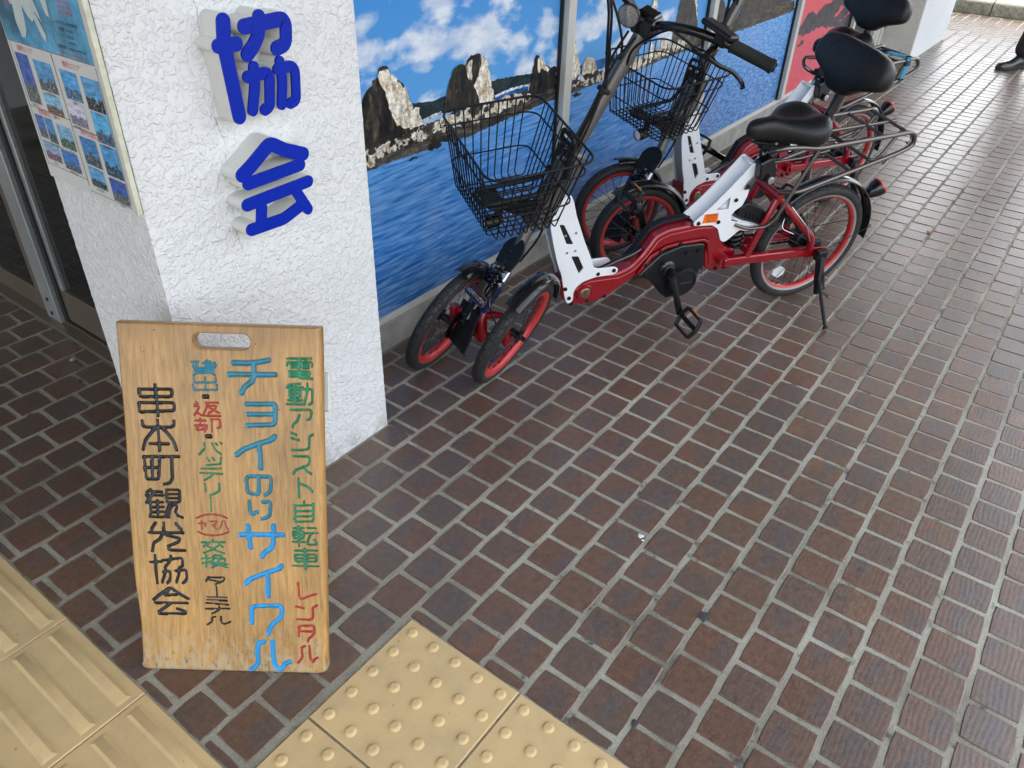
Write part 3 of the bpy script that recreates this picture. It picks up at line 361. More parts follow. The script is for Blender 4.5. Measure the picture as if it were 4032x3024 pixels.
# ---------------------------------------------------------------- pavement: bricks on a mortar bed
PA, PB = 0.10454273, 0.10512305
JT = .0100
pave = MB()
for (x0, x1, y0, y1) in ((-6, 9.35, -9, .70), (-6, -.22, .70, 4.5)):
    pave.add([(x0, y0, -.0022), (x1, y0, -.0022), (x1, y1, -.0022), (x0, y1, -.0022)], [(0, 1, 2, 3)])
pavement = tag(obj('pavement', pave, 'mortar', smooth=False, fixn=False), kind='structure')
TILE_RECTS = [(-1.30, -.3965, -1.32, -.1175), (-1.1605, -.859, -.1175, 4.0)]
SOLID = [(-.50, .075, .405, .74), (-.26, .1, .73, 5), (-.25, 10, .685, 5), (6.12, 7.41, .43, 1.0)]
def cut(rect, holes):
    rs = [rect]
    for (a0, a1, b0, b1) in holes:
        out = []
        for (x0, x1, y0, y1) in rs:
            if x1 <= a0 or x0 >= a1 or y1 <= b0 or y0 >= b1: out.append((x0, x1, y0, y1)); continue
            if x0 < a0: out.append((x0, a0, y0, y1))
            if x1 > a1: out.append((a1, x1, y0, y1))
            xa, xb = max(x0, a0), min(x1, a1)
            if y0 < b0: out.append((xa, xb, y0, b0))
            if y1 > b1: out.append((xa, xb, b1, y1))
        rs = out
    return [r for r in rs if r[1] - r[0] > .012 and r[3] - r[2] > .012]
def brick_geo(rnd, w=1.0, d=1.0, nseg=3):
    """unit brick around 0: uneven rim, eased arris; 12 rim points in two rings, flat middle"""
    P = []
    for (a, b_) in (((-1, -1), (1, -1)), ((1, -1), (1, 1)), ((1, 1), (-1, 1)), ((-1, 1), (-1, -1))):
        for k in range(nseg):
            t = k / nseg; P.append((a[0] + (b_[0] - a[0]) * t, a[1] + (b_[1] - a[1]) * t))
    return P
BW, BD = PA - JT, PB - JT
def brick_verts(w_, d_, rg, z):
    P = brick_geo(rg); out = []; k = len(P)
    tilt = (rg.uniform(-.0004, .0004), rg.uniform(-.0004, .0004))
    for ring, (ins, zz) in enumerate(((0, -.012), (.0003, -.0016), (.0021, 0))):
        for i, (a, b_) in enumerate(P):
            j = 0 if ring == 0 else rg.uniform(-.0009, .0007)
            x = a * (w_ / 2 - ins + j) ; y = b_ * (d_ / 2 - ins + j)
            if abs(a) == 1 and abs(b_) == 1 and ring: x -= a * .0016; y -= b_ * .0016
            out.append((x, y, z + zz + (a * tilt[0] + b_ * tilt[1] if ring else 0)))
    return out, k
def brick_faces(k):
    f = []
    for r_ in range(2):
        for i in range(k): f.append((r_ * k + i, r_ * k + (i + 1) % k, (r_ + 1) * k + (i + 1) % k, (r_ + 1) * k + i))
    f.append(tuple(range(2 * k, 3 * k))); return f
CM = cam.matrix_world.inverted(); FPX = 27.32724 / 36 * 4032
def proj(p):
    q = CM @ Vector(p)
    if q.z > -.05: return None
    return (2016 + FPX * q.x / -q.z, 1512 - FPX * q.y / -q.z)
cells = []
for k in range(-38, 86):
    y1 = -k * PB; y0 = y1 - PB; ph = 0 if k % 2 == 0 else .5
    for i in range(-58, 90):
        x0 = (i + ph) * PA; x1 = x0 + PA
        if x1 > 9.13 or (y0 > .69 and x0 > -.25): continue
        for r_ in cut((x0 + JT / 2, x1 - JT / 2, y0 + JT / 2, y1 - JT / 2), TILE_RECTS + SOLID):
            cx, cy = (r_[0] + r_[1]) / 2, (r_[2] + r_[3]) / 2
            q = proj((cx, cy, 0)); area = 0
            if q and 0 < q[0] < 4032 and 0 < q[1] < 3024:
                c4 = [proj((x, y, 0)) for x, y in ((r_[0], r_[2]), (r_[1], r_[2]), (r_[1], r_[3]), (r_[0], r_[3]))]
                if all(c4): area = abs(sum(c4[j][0] * c4[(j + 1) % 4][1] - c4[(j + 1) % 4][0] * c4[j][1] for j in range(4))) / 2
                if area and (CAMP[0] < cx < .2 and cy > .75 and q[0] > 470): area = 0       # behind the pillar
                # behind the sign board
                if area and 590 < q[0] < 1280 and 1300 < q[1] < 2600: area = 0
            cells.append((area, cx, cy, r_[1] - r_[0], r_[3] - r_[2]))
cells.sort(key=lambda c: -c[0])
rg = random.Random(3)
templ = []
def uvset(me, w_, d_, per=None):
    uvl = me.uv_layers.new(name='UVMap'); co = np.empty(len(me.vertices) * 3, np.float32); me.vertices.foreach_get('co', co); co = co.reshape(-1, 3)
    li = np.empty(len(me.loops), np.int32); me.loops.foreach_get('vertex_index', li)
    c = co if per is None else per
    uv = np.stack([c[li, 0] / w_ + .5, c[li, 1] / d_ + .5], 1) if per is None else per[li]
    uvl.data.foreach_set('uv', uv.astype(np.float32).ravel())
for t in range(10):
    vs, k = brick_verts(BW, BD, rg, 0); mb = MB(); mb.add(vs, brick_faces(k)); me = mesh_of('brick', mb, 'brick_clay', True, 9, False); uvset(me, BW, BD); templ.append(me)
n_big = 0; rest = []
for (area, cx, cy, w_, d_) in cells:
    full = abs(w_ - BW) < 1e-4 and abs(d_ - BD) < 1e-4
    if n_big < 300 and area > 0:
        if full:
            o = link('brick', rg.choice(templ), pavement); o.rotation_euler = (0, 0, rg.choice((0, math.pi)) + rg.uniform(-.006, .006))
        else:
            vs, k = brick_verts(w_, d_, rg, 0); mb = MB(); mb.add(vs, brick_faces(k)); me = mesh_of('brick', mb, 'brick_clay', True, 9, False); uvset(me, w_, d_); o = link('brick', me, pavement)
        o.location = (cx + rg.uniform(-.0006, .0006), cy + rg.uniform(-.0006, .0006), rg.uniform(-.0008, .0004)); n_big += 1
    else: rest.append((cx, cy, w_, d_))
V_ = []; F_ = []; UV_ = []; RN = []
for (cx, cy, w_, d_) in rest:
    vs, k = brick_verts(w_, d_, rg, rg.uniform(-.0008, .0004)); o_ = len(V_); r_ = rg.random()
    for v in vs: V_.append((v[0] + cx, v[1] + cy, v[2])); UV_.append((v[0] / w_ + .5, v[1] / d_ + .5)); RN.append(r_)
    F_.extend([tuple(i + o_ for i in f) for f in brick_faces(k)])
mb = MB(); mb.v = V_; mb.f = F_; mb.m = [0] * len(F_); me = mesh_of('paving_bricks', mb, 'brick_clay', True, 9, False)
uvset(me, 1, 1, np.array(UV_)); at = me.attributes.new('rnd', 'FLOAT', 'POINT'); at.data.foreach_set('value', np.array(RN, np.float32))
tag(link('paving_bricks', me, pavement), kind='stuff')

# tactile tiles, 300 mm, flush with the bricks
def tile_base(mb, x0, y0, s=.2955):
    a = .0018; vs = []
    for ins, z in ((0, -.012), (0, .0002), (a, .0022)):
        for (i, j) in ((0, 0), (1, 0), (1, 1), (0, 1)): vs.append((x0 + (s - ins if i else ins), y0 + (s - ins if j else ins), z))
    f = [(r_ * 4 + i, r_ * 4 + (i + 1) % 4, (r_ + 1) * 4 + (i + 1) % 4, (r_ + 1) * 4 + i) for r_ in range(2) for i in range(4)] + [(8, 9, 10, 11)]
    mb.add(vs, f)
dot = MB(); tile_base(dot, -.14775, -.14775)
for i in range(5):
    for j in range(5): dot.lathe([(.0125, .0021), (.0118, .0030), (.0092, .0058), (.0080, .0066), (.0050, .0068), (.0, .0067)], ((i - 2) * .0605, (j - 2) * .0605, 0), (0, 0, 1), 16)
dot_me = mesh_of('tactile_tile', dot, 'tactile', True, 40, False)
bar = MB(); tile_base(bar, -.14775, -.14775)
for i in range(4):
    x = (i - 1.5) * .0745; hw, tw, L0, L1, h = .0155, .0085, .1345, .1265, .0058
    vs = [(x - hw, -L0, .0021), (x + hw, -L0, .0021), (x + hw, L0, .0021), (x - hw, L0, .0021), (x - tw, -L1, h), (x + tw, -L1, h), (x + tw, L1, h), (x - tw, L1, h)]
    bar.add(vs, [(4, 5, 6, 7), (0, 1, 5, 4), (1, 2, 6, 5), (2, 3, 7, 6), (3, 0, 4, 7)])
bar_me = mesh_of('tactile_tile', bar, 'tactile', True, 25, False)
for i in range(3):
    for j in range(4):
        link('tactile_tile', dot_me, pavement, (-.548 - i * .3, -.268 - j * .3, rg.uniform(-.0006, .0004)), (0, 0, (0, R(.25), -R(.2))[i % 3]))
for j in range(10):
    link('tactile_tile', bar_me, pavement, (-1.0105, .029 + j * .2975, rg.uniform(-.0006, .0006)), (0, 0, rg.uniform(-.002, .002)))
jb = MB(); jb.add([(-1.30, -1.32, -.004), (-.3965, -1.32, -.004), (-.3965, -.1175, -.004), (-1.30, -.1175, -.004)], [(0, 1, 2, 3)])
# small marks lying on the bricks: a white paint fleck, trodden chewing gum, a dry leaf
simple('fleck_white', (.8, .8, .78), .6); simple('gum_dark', (.05, .05, .055), .8); simple('leaf_pale', (.55, .50, .38), .7); simple('rust_stain', (.30, .13, .045), .8, var=.4)
def blob(name, px, py, sz, mat_, asp=1.0, rot=0, seed=0, z=.0006):
    rb = random.Random(seed); mb = MB(); k = 14; vs = []
    for i in range(k): a = 2 * math.pi * i / k; r_ = sz * rb.uniform(.6, 1.15); x, y = math.cos(a) * r_ * asp, math.sin(a) * r_; vs.append((px + x * math.cos(rot) - y * math.sin(rot), py + x * math.sin(rot) + y * math.cos(rot), z))
    vs2 = [(px + (v[0] - px) * .6, py + (v[1] - py) * .6, z + .0012) for v in vs]; mb.add(vs + vs2, [(i, (i + 1) % k, k + (i + 1) % k, k + i) for i in range(k)] + [tuple(range(k, 2 * k))]); obj(name, mb, mat_, pavement)
blob('paint_fleck', 0.1412, -0.4004, 0.009, 'fleck_white', 1.0, .4, 1)
blob('paint_fleck', 0.1313, -0.4105, 0.004, 'fleck_white', 1, .4, 2)
blob('chewing_gum', 0.0108, -0.6338, 0.014, 'gum_dark', 1.2, .4, 3)
blob('chewing_gum', -0.3121, -0.6371, 0.009, 'gum_dark', 1.2, .4, 4)
blob('dry_leaf', -0.3213, 1.4391, 0.009, 'leaf_pale', 1.5, .4, 5)
blob('rust_stain', 2.6326, -0.5202, 0.012, 'rust_stain', 2.0, .4, 6)
# ground beyond
g = MB(); g.add([(-150, -150, -.12), (300, -150, -.12), (300, 150, -.12), (-150, 150, -.12)], [(0, 1, 2, 3)])
tag(obj('road', g, 'asphalt', smooth=False, fixn=False), kind='structure')

# ---------------------------------------------------------------- near pillar, finely modelled render coat on the two faces in view
def rough_panel(mb, o, u, v, nrm, W_, H_, step, amp, seed, m=0):
    o, u, v, nrm = Vector(o), Vector(u), Vector(v), Vector(nrm); nx = max(2, int(W_ / step)); ny = max(2, int(H_ / step)); vs = []; fs = []
    for j in range(ny + 1):
        for i in range(nx + 1):
            a, c = W_ * i / nx, H_ * j / ny; p = o + u * a + v * c
            e = min(1, min(a, W_ - a) / .012 + .25)
            h = amp * (max(0, noise.noise(p * 38 + Vector((seed, 0, 0)))) * 1.3 + .5 * noise.noise(p * 90)) * e
            if i in (0, nx): h = amp * .8 * noise.noise(Vector((0, seed, p.z * 60)))
            vs.append(p + nrm * h)
    for j in range(ny):
        for i in range(nx): q = j * (nx + 1) + i; fs.append((q, q + 1, q + nx + 2, q + nx + 1))
    mb.add(vs, fs, m)
pl = MB()
rough_panel(pl, (-.493, .41, 0), (1, 0, 0), (0, 0, 1), (0, -1, 0), .562, 1.7, .0075, .0022, 1)
rough_panel(pl, (-.493, .735, 0), (0, -1, 0), (0, 0, 1), (-1, 0, 0), .325, 1.7, .0075, .0020, 5)
for (x0, x1, y0, y1, z0, z1) in ((-.4925, .0685, .4105, .735, 1.7, 3.0),):
    pl.box(((x0 + x1) / 2, (y0 + y1) / 2, (z0 + z1) / 2), (x1 - x0, y1 - y0, z1 - z0))
pl.add([(.069, .41, 0), (.069, .735, 0), (.069, .735, 1.7), (.069, .41, 1.7)], [(0, 1, 2, 3)])
pl.add([(-.493, .735, 0), (.069, .735, 0), (.069, .735, 1.7), (-.493, .735, 1.7)], [(3, 2, 1, 0)])
tag(obj('pillar', pl, 'stucco_near', ang=60, fixn=False), 'white rough-rendered pillar with blue raised characters, behind the wooden sign', 'pillar')
# far pillar
fp = MB(); fp.box((6.765, .72, 1.5), (1.27, .56, 3.0), bev=.006)
fpo = tag(obj('pillar', fp, ['smooth_white', 'stucco_far']), 'smooth white pillar beyond the red poster, its side rough and cream', 'pillar')
me = fpo.data
for p_ in me.polygons:
    if p_.normal.x < -.5: p_.material_index = 1

# ---------------------------------------------------------------- window wall along the walkway
WY = .70
ww = tag(empty('window_wall', (0, WY, 0)), 'long window wall with cream aluminium posts on a low concrete base', 'window wall')
def wbox(name, c, d, mat_, bev=.001, lab=None, m2=None):
    mb = MB(); mb.box((c[0], c[1] - WY, c[2]), d, bev=bev); o = obj(name, mb, mat_, ww)
    if lab: o['label'] = lab
    return o
wbox('base_course', (3.10, .745, .052), (6.04, .11, .104), 'concrete', .004)
wbox('sill', (3.10, .748, .1165), (6.04, .11, .024), 'sill_paint', .002)
for x in (1.343, 2.592, 3.845, 5.085):
    wbox('mullion', (x, .6835, 1.565), (.047, .035, 2.87), ['frame_cream'], .0015)
    wbox('gasket', (x - .0275, .695, 1.565), (.007, .012, 2.87), 'gasket', 0)
wbox('transom', (3.10, .70, 2.72), (6.04, .05, .06), 'frame_cream')
wbox('window_pane', (5.42, .704, 1.40), (.62, .008, 2.56), 'dark_glass', 0)
for x, wd in ((5.757, .055), (5.86, .10), (5.98, .075)): wbox('mullion', (x, .685, 1.565), (wd, .03, 2.87), 'frame_cream', .002)
wbox('gasket', (6.065, .70, 1.565), (.05, .02, 2.87), 'gasket', 0)
rs = MB(); rs.box((6.085, -.012, .30), (.035, .012, .14), bev=.002); o = obj('rust_patch', rs, 'rust', ww); o['label'] = 'rusted foot of the end joint'
wbox('upper_wall', (3.10, .78, 2.88), (6.04, .12, .24), 'smooth_white', 0)
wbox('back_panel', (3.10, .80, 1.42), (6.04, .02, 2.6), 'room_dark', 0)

# ---------------------------------------------------------------- glazed doors left of the pillar (plane x = -.22, running away from us)
DX = -.22
dw = tag(empty('glass_door_front', (DX, 1.5, 0)), 'aluminium framed sliding glass doors left of the pillar', 'glass door')
def dbox(name, y0, y1, z0, z1, x0, x1, mat_, bev=.0015, parent=None):
    mb = MB(); mb.box(((x0 + x1) / 2 - DX, (y0 + y1) / 2 - 1.5, (z0 + z1) / 2), (x1 - x0, y1 - y0, z1 - z0), bev=bev); return obj(name, mb, mat_, dw)
dbox('threshold', .74, 4.3, -.002, .012, -.262, -.15, 'bronze_aluminium')
dbox('track', .74, 4.3, .012, .017, -.222, -.212, 'bronze_aluminium', 0)
dbox('bottom_rail', 1.76, 3.2, .016, .088, -.222, -.19, 'bronze_aluminium')
dbox('stile', 1.752, 1.818, .088, 2.3, -.222, -.19, 'bronze_aluminium')
dbox('jamb_post', 1.662, 1.748, .012, 2.4, -.236, -.186, 'aluminium')
for z in (.038, .092):
    mb = MB(); mb.cyl((-.2365 - DX, 1.705 - 1.5, z), (-.2385 - DX, 1.705 - 1.5, z), .0075, 12); obj('rivet', mb, 'gasket', dw)
dbox('rubber_seal', 1.638, 1.660, .02, 2.3, -.222, -.19, 'gasket')
dbox('stile', 1.612, 1.637, .145, 2.3, -.214, -.184, 'aluminium')
dbox('bottom_rail', .74, 1.640, .024, .145, -.214, -.184, 'bronze_aluminium')
dbox('glass_pane', .74, 1.612, .145, 2.3, -.203, -.197, 'dark_glass', 0)
dbox('glass_pane', 1.818, 3.2, .088, 2.3, -.209, -.203, 'dark_glass', 0)
dbox('head_rail', .74, 4.3, 2.3, 2.4, -.24, -.18, 'aluminium')
dbox('stile', 3.2, 3.27, .016, 2.3, -.222, -.19, 'bronze_aluminium')
# room behind, floor and walls dark
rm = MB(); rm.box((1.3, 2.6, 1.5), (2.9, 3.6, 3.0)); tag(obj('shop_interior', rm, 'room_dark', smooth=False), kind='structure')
bw = MB(); bw.box((-.20, 2.52, 2.7), (.1, 3.5, .6)); bw.box((-3.2, 4.35, 1.5), (6.0, .1, 3.0)); tag(obj('wall', bw, 'smooth_white', smooth=False), 'plain white wall above and beyond the glass doors', 'wall')
# building mass and roof of the walkway: they keep the sun off
cn = MB(); cn.box((1.9, -.25, 3.10), (16.0, 3.1, .2)); cn.box((1.9, 3.8, 3.6), (16.0, 5.0, 1.2))
tag(obj('walkway_roof', cn, 'canopy_paint', smooth=False), kind='structure')
bm_ = MB(); bm_.box((3.6, 4.6, 1.6), (6.8, 7.0, 3.2)); sun_block = MB(); sun_block.box((20.0, 8.0, 3.8), (20.0, 5.0, 7.6), bev=.01); tag(obj('building', sun_block, 'smooth_white'), 'plain pale building, unseen, added beyond the stone kerb to shade the far end', 'building')  # pale block is an unseen neighbour, added to keep sun off kerb and hedge
tag(obj('building', bm_, 'smooth_white', smooth=False), 'white building behind the window wall', 'building')
for i, x in enumerate((-3.0, 2.6, 8.2)):
    mb = MB(); mb.box((x, -1.68, 1.5), (.16, .16, 3.0), bev=.008)
    tag(obj('column', mb, 'smooth_white'), ('square white roof column behind the viewer', 'square white roof column at the open side, opposite the bicycles', 'square white roof column at the open side near the kerb')[i], 'column')

# ---------------------------------------------------------------- stone kerb and hedge at the far end
kb = tag(empty('stone_kerb', (9.2, 0, 0)), 'low mossy stone kerb across the far end of the paving', 'kerb')
ry = random.Random(5); y = -7.5
def stone_mesh(L_, seed):
    mb = MB(); nx, nz = int(L_ / .035), 5; vs = []; fs = []
    prof = [(0, 0, 1), (-.012, .04, 1), (-.012, .085, 1), (-.006, .115, .6), (.02, .135, .25), (.12, .138, .1), (.30, .140, .1), (.42, .138, .1), (.43, .0, .1)]
    for i in range(nx + 1):
        yy = (i / nx - .5) * (L_ - .008)
        for (a, b_, g_) in prof:
            q = noise.noise(Vector((a * 20 + seed, yy * 22, b_ * 30))); vs.append((a - abs(q) * .03 * g_, yy, b_ + q * .008 * g_))
    k = len(prof)
    for i in range(nx):
        for j in range(k - 1): fs.append((i * k + j, i * k + j + 1, (i + 1) * k + j + 1, (i + 1) * k + j))
    fs.append(tuple(range(k))); fs.append(tuple(nx * k + j for j in range(k))[::-1]); mb.add(vs, fs); me = mesh_of('kerb_stone', mb, ['kerb_rough', 'kerb_top'], True, 50)
    for p_ in me.polygons:
        if p_.normal.z > .8: p_.material_index = 1
    return me
kms = [stone_mesh(.6, s_) for s_ in (1, 5, 9)]
while y < 3.2:
    link('kerb_stone', ry.choice(kms), kb, (-.055, y + .3, 0)); y += .604
hv = tag(empty('hedge', (10.6, -2, 0)), 'dark green clipped hedge behind the stone kerb', 'hedge')
hm = MB(); rh = random.Random(9)
for i in range(9000):
    x = rh.uniform(-.65, .65); yv = rh.uniform(-5.5, 5.0); z = rh.uniform(.02, .62)
    if abs(x) < .5 and z < .52: x = (-.55 + rh.uniform(-.1, .08)) if rh.random() < .7 else x
    s_ = rh.uniform(.02, .045); d = Vector((rh.gauss(0, 1), rh.gauss(0, 1), rh.gauss(.4, 1))).normalized(); e = d.orthogonal().normalized() * s_; f_ = d.cross(e) * .55
    p = Vector((x, yv, z)); hm.add([p - e, p + f_, p + e, p - f_], [(0, 1, 2, 3)])
o = obj('leaves', hm, 'hedge_leaf', hv, smooth=False, fixn=False); o['kind'] = 'stuff'
hb = MB(); hb.box((0, -.25, .27), (.95, 10.4, .5)); obj('branches', hb, 'trunk_bark', hv, smooth=False)

# ---------------------------------------------------------------- printed films in the windows
def print_mat(name, fn, rough=.32):
    m, n, l, b = newmat(name); geo = n.new('ShaderNodeNewGeometry'); pos = geo.outputs['Position']
    c = fn(n, l, pos); l.new(c, b.inputs['Base Color']); b.inputs['Roughness'].default_value = rough; b.inputs['Specular IOR Level'].default_value = .22
def vmap(n, l, pos, sc, loc=(0, 0, 0), rot=(0, 0, 0)):
    m = n.new('ShaderNodeMapping'); m.inputs['Scale'].default_value = sc; m.inputs['Location'].default_value = loc; m.inputs['Rotation'].default_value = rot; l.new(pos, m.inputs[0]); return m.outputs[0]
def f_sky(n, l, pos):
    s = n.new('ShaderNodeSeparateXYZ'); l.new(pos, s.inputs[0])
    g = n.new('ShaderNodeMapRange'); g.inputs['From Min'].default_value = .45; g.inputs['From Max'].default_value = 1.7; l.new(s.outputs[2], g.inputs[0])
    r = ramp(n, [(0, (.26, .48, .76)), (.25, (.11, .36, .73)), (.55, (.055, .27, .66)), (1, (.035, .20, .56))]); l.new(g.outputs[0], r.inputs[0])
    v = vmap(n, l, pos, (1.0, 1, 1.9), (5.1, 0, .15), (0, R(-13), 0)); c = noise_t(n, l, v, 4.2, 9, .52, .1); cr = ramp(n, [(.485, 0), (.53, .4), (.58, .9), (.65, 1)]); l.new(c.outputs[0], cr.inputs[0])
    sh = noise_t(n, l, vmap(n, l, pos, (1.0, 1, 2.4), (3.3, 0, .42)), 9, 5, .6); sr = ramp(n, [(.35, (.56, .64, .78)), (.6, (.88, .90, .92))]); l.new(sh.outputs[0], sr.inputs[0])
    return mixc(n, l, mth(n, l, 'MULTIPLY', cr.outputs[0], .92), r.outputs[0], sr.outputs[0])
def f_water(n, l, pos):
    s = n.new('ShaderNodeSeparateXYZ'); l.new(pos, s.inputs[0])
    g = n.new('ShaderNodeMapRange'); g.inputs['From Min'].default_value = .12; g.inputs['From Max'].default_value = .75; l.new(s.outputs[2], g.inputs[0])
    r = ramp(n, [(0, (.010, .11, .34)), (.4, (.022, .17, .50)), (.8, (.07, .28, .66)), (1, (.13, .36, .72))]); l.new(g.outputs[0], r.inputs[0])
    a = noise_t(n, l, vmap(n, l, pos, (5, 1, 62), (0, 0, 0), (0, R(9), 0)), 1.6, 5, .6, .3); b_ = noise_t(n, l, vmap(n, l, pos, (16, 1, 75), (2, 0, 0), (0, R(-4), 0)), 1.4, 4, .7, .5)
    xr = n.new('ShaderNodeMapRange'); xr.inputs['From Min'].default_value = 1.2; xr.inputs['From Max'].default_value = 3.0; l.new(s.outputs[0], xr.inputs[0])
    mixn = n.new('ShaderNodeMix'); l.new(xr.outputs[0], mixn.inputs[0]); l.new(a.outputs[0], mixn.inputs[2]); l.new(b_.outputs[0], mixn.inputs[3])
    hr = ramp(n, [(.40, 0), (.52, .35), (.64, 1)]); l.new(mixn.outputs[0], hr.inputs[0]); dr = ramp(n, [(.33, 1), (.45, 0)]); l.new(mixn.outputs[0], dr.inputs[0])
    c = mixc(n, l, mth(n, l, 'MULTIPLY', dr.outputs[0], .6), r.outputs[0], (.004, .045, .20))
    pw = mth(n, l, 'ADD', mth(n, l, 'MULTIPLY', xr.outputs[0], .35), .42)
    c = mixc(n, l, mth(n, l, 'MULTIPLY', hr.outputs[0], pw), c, (.38, .62, .90))
    bl = noise_t(n, l, vmap(n, l, pos, (2.4, 1, 1.0)), 2.4, 3, .5); br = ramp(n, [(.5, 0), (.7, .32)]); l.new(bl.outputs[0], br.inputs[0]); return mixc(n, l, br.outputs[0], c, (.30, .34, .58))
def rocky(cols, sc=(34, 1, 10), contrast=(.35, .65), s2=40):
    def f(n, l, pos):
        a = noise_t(n, l, vmap(n, l, pos, sc), 1, 7, .68, .7); r = ramp(n, [(contrast[0] + (contrast[1] - contrast[0]) * i / (len(cols) - 1), c) for i, c in enumerate(cols)]); l.new(a.outputs[0], r.inputs[0])
        b_ = noise_t(n, l, pos, s2, 5, .7); br = ramp(n, [(.33, .35), (.62, 1.35)]); l.new(b_.outputs[0], br.inputs[0]); return mixc(n, l, 1, r.outputs[0], br.outputs[0], 'MULTIPLY')
    return f
print_mat('print_sky', f_sky); print_mat('print_water', f_water)
print_mat('print_dark', rocky([(.006, .007, .009), (.014, .014, .015), (.035, .031, .026), (.15, .12, .08)], contrast=(.3, .70)))
print_mat('print_darkr', rocky([(.03, .026, .026), (.055, .047, .045), (.085, .072, .066), (.12, .10, .085)], contrast=(.3, .75)))
print_mat('print_light', rocky([(.05, .035, .02), (.42, .27, .14), (.74, .62, .46), (.84, .80, .70), (.62, .50, .36), (.20, .14, .09)], contrast=(.28, .74), s2=75))
print_mat('print_green', rocky([(.01, .014, .008), (.03, .04, .018), (.05, .055, .028)], s2=90))
print_mat('print_hill', rocky([(.006, .018, .026), (.014, .032, .040), (.03, .05, .05)], (14, 1, 30), s2=80))
print_mat('print_town', rocky([(.10, .16, .22), (.5, .56, .6), (.8, .82, .82), (.7, .72, .74)], (60, 1, 50)))
print_mat('print_farsea', rocky([(.012, .07, .26), (.02, .10, .34), (.03, .13, .40)], (10, 1, 60)))
print_mat('print_shore', rocky([(.015, .014, .013), (.04, .036, .03), (.10, .085, .065), (.14, .12, .09)], (9, 1, 45)))
print_mat('print_rubble', rocky([(.03, .026, .022), (.09, .075, .06)], (20, 1, 20)))
print_mat('print_stone', rocky([(.20, .15, .10), (.55, .46, .34), (.74, .71, .63), (.6, .5, .36)], (38, 1, 38), s2=70))
print_mat('print_mountain', rocky([(.035, .036, .042), (.05, .05, .058), (.065, .062, .07)], (6, 1, 6), (.3, .7), 20))
def f_red(n, l, pos):
    s = n.new('ShaderNodeSeparateXYZ'); l.new(pos, s.inputs[0]); t = noise_t(n, l, vmap(n, l, pos, (9, 1, 26), (0, 0, 0), (0, R(25), 0)), 1.5, 6, .65)
    r = ramp(n, [(.25, (.30, .035, .05)), (.40, (.58, .07, .10)), (.8, (.72, .11, .14))]); l.new(t.outputs[0], r.inputs[0])
    k = noise_t(n, l, vmap(n, l, pos, (14, 1, 30), (0, 0, 0), (0, R(30), 0)), 2, 4, .7); kr = ramp(n, [(.62, 0), (.70, .8)]); l.new(k.outputs[0], kr.inputs[0])
    low = n.new('ShaderNodeMapRange'); low.inputs['From Min'].default_value = .62; low.inputs['From Max'].default_value = .35; l.new(s.outputs[2], low.inputs[0])
    c = mixc(n, l, mth(n, l, 'MULTIPLY', kr.outputs[0], low.outputs[0]), r.outputs[0], (.12, .03, .04)); return mixc(n, l, low.outputs[0], (.70, .105, .13), c)
print_mat('print_red', f_red)
def pz(x, horizon=False):   # height of the printed far shore line against x
    return 0
def clip_poly(P, x0, x1):
    for sgn, xx in ((1, x0), (-1, x1)):
        out = []
        for i in range(len(P)):
            a, b_ = P[i], P[(i + 1) % len(P)]; ia = sgn * (a[0] - xx) >= 0; ib = sgn * (b_[0] - xx) >= 0
            if ia: out.append(a)
            if ia != ib: t = (xx - a[0]) / (b_[0] - a[0]); out.append((xx, a[1] + t * (b_[1] - a[1])))
        P = out
        if len(P) < 3: return []
    return P
def roughen(P, amp, step=.02, rg_=random):
    out = []
    for i in range(len(P)):
        a, b_ = P[i], P[(i + 1) % len(P)]; L_ = math.hypot(b_[0] - a[0], b_[1] - a[1]); k = max(1, int(L_ / step))
        for j in range(k):
            t = j / k; d = amp * min(1, L_ / .03); out.append((a[0] + (b_[0] - a[0]) * t + (rg_.uniform(-d, d) if j else 0), a[1] + (b_[1] - a[1]) * t + (rg_.uniform(-d, d) if j else 0)))
    return out
rgp = random.Random(11)
SHORE = []   # (x, z) of the print's water line, from the traced lower edge of the shore
sh1 = [q for k_, m_, q in MURAL if k_ == 'shore1'][0]; sh2 = [q for k_, m_, q in MURAL if k_ == 'shore2'][0]
low1 = sorted([tuple(q) for q in sh1[9:]]); low2 = sorted([tuple(q) for q in sh2[12:]])
up1 = sorted([tuple(q) for q in sh1[:9]]); up2 = sorted([tuple(q) for q in sh2[:12]])
shoreline = low1 + [q for q in low2 if q[0] > low1[-1][0]]; shoreline = [(-.1, shoreline[0][1])] + shoreline + [(5.2, shoreline[-1][1])]
def zline(x):
    for a, b_ in zip(shoreline, shoreline[1:]):
        if a[0] <= x <= b_[0]: return a[1] + (b_[1] - a[1]) * (x - a[0]) / max(1e-6, b_[0] - a[0])
    return shoreline[-1][1]
PM = ['print_sky', 'print_water', 'print_dark', 'print_light', 'print_green', 'print_hill', 'print_town', 'print_farsea', 'print_shore', 'print_rubble', 'print_stone', 'print_darkr']
PI = {'dark': 2, 'light': 3, 'green': 4, 'hill': 5, 'white': 6, 'farsea': 7, 'shore': 8, 'rubble': 9, 'darkr': 11}
order = ['hill', 'farsea', 'white', 'shore', 'rubble', 'STONES', 'dark', 'darkr', 'light', 'green']
def flat(mb, P, y, m_):
    if len(P) < 3: return
    tri = geometry.tessellate_polygon([[Vector((a, b_, 0)) for a, b_ in P]]); mb.add([(a, y, b_) for a, b_ in P], [tuple(t) for t in tri], m_)
stones = []
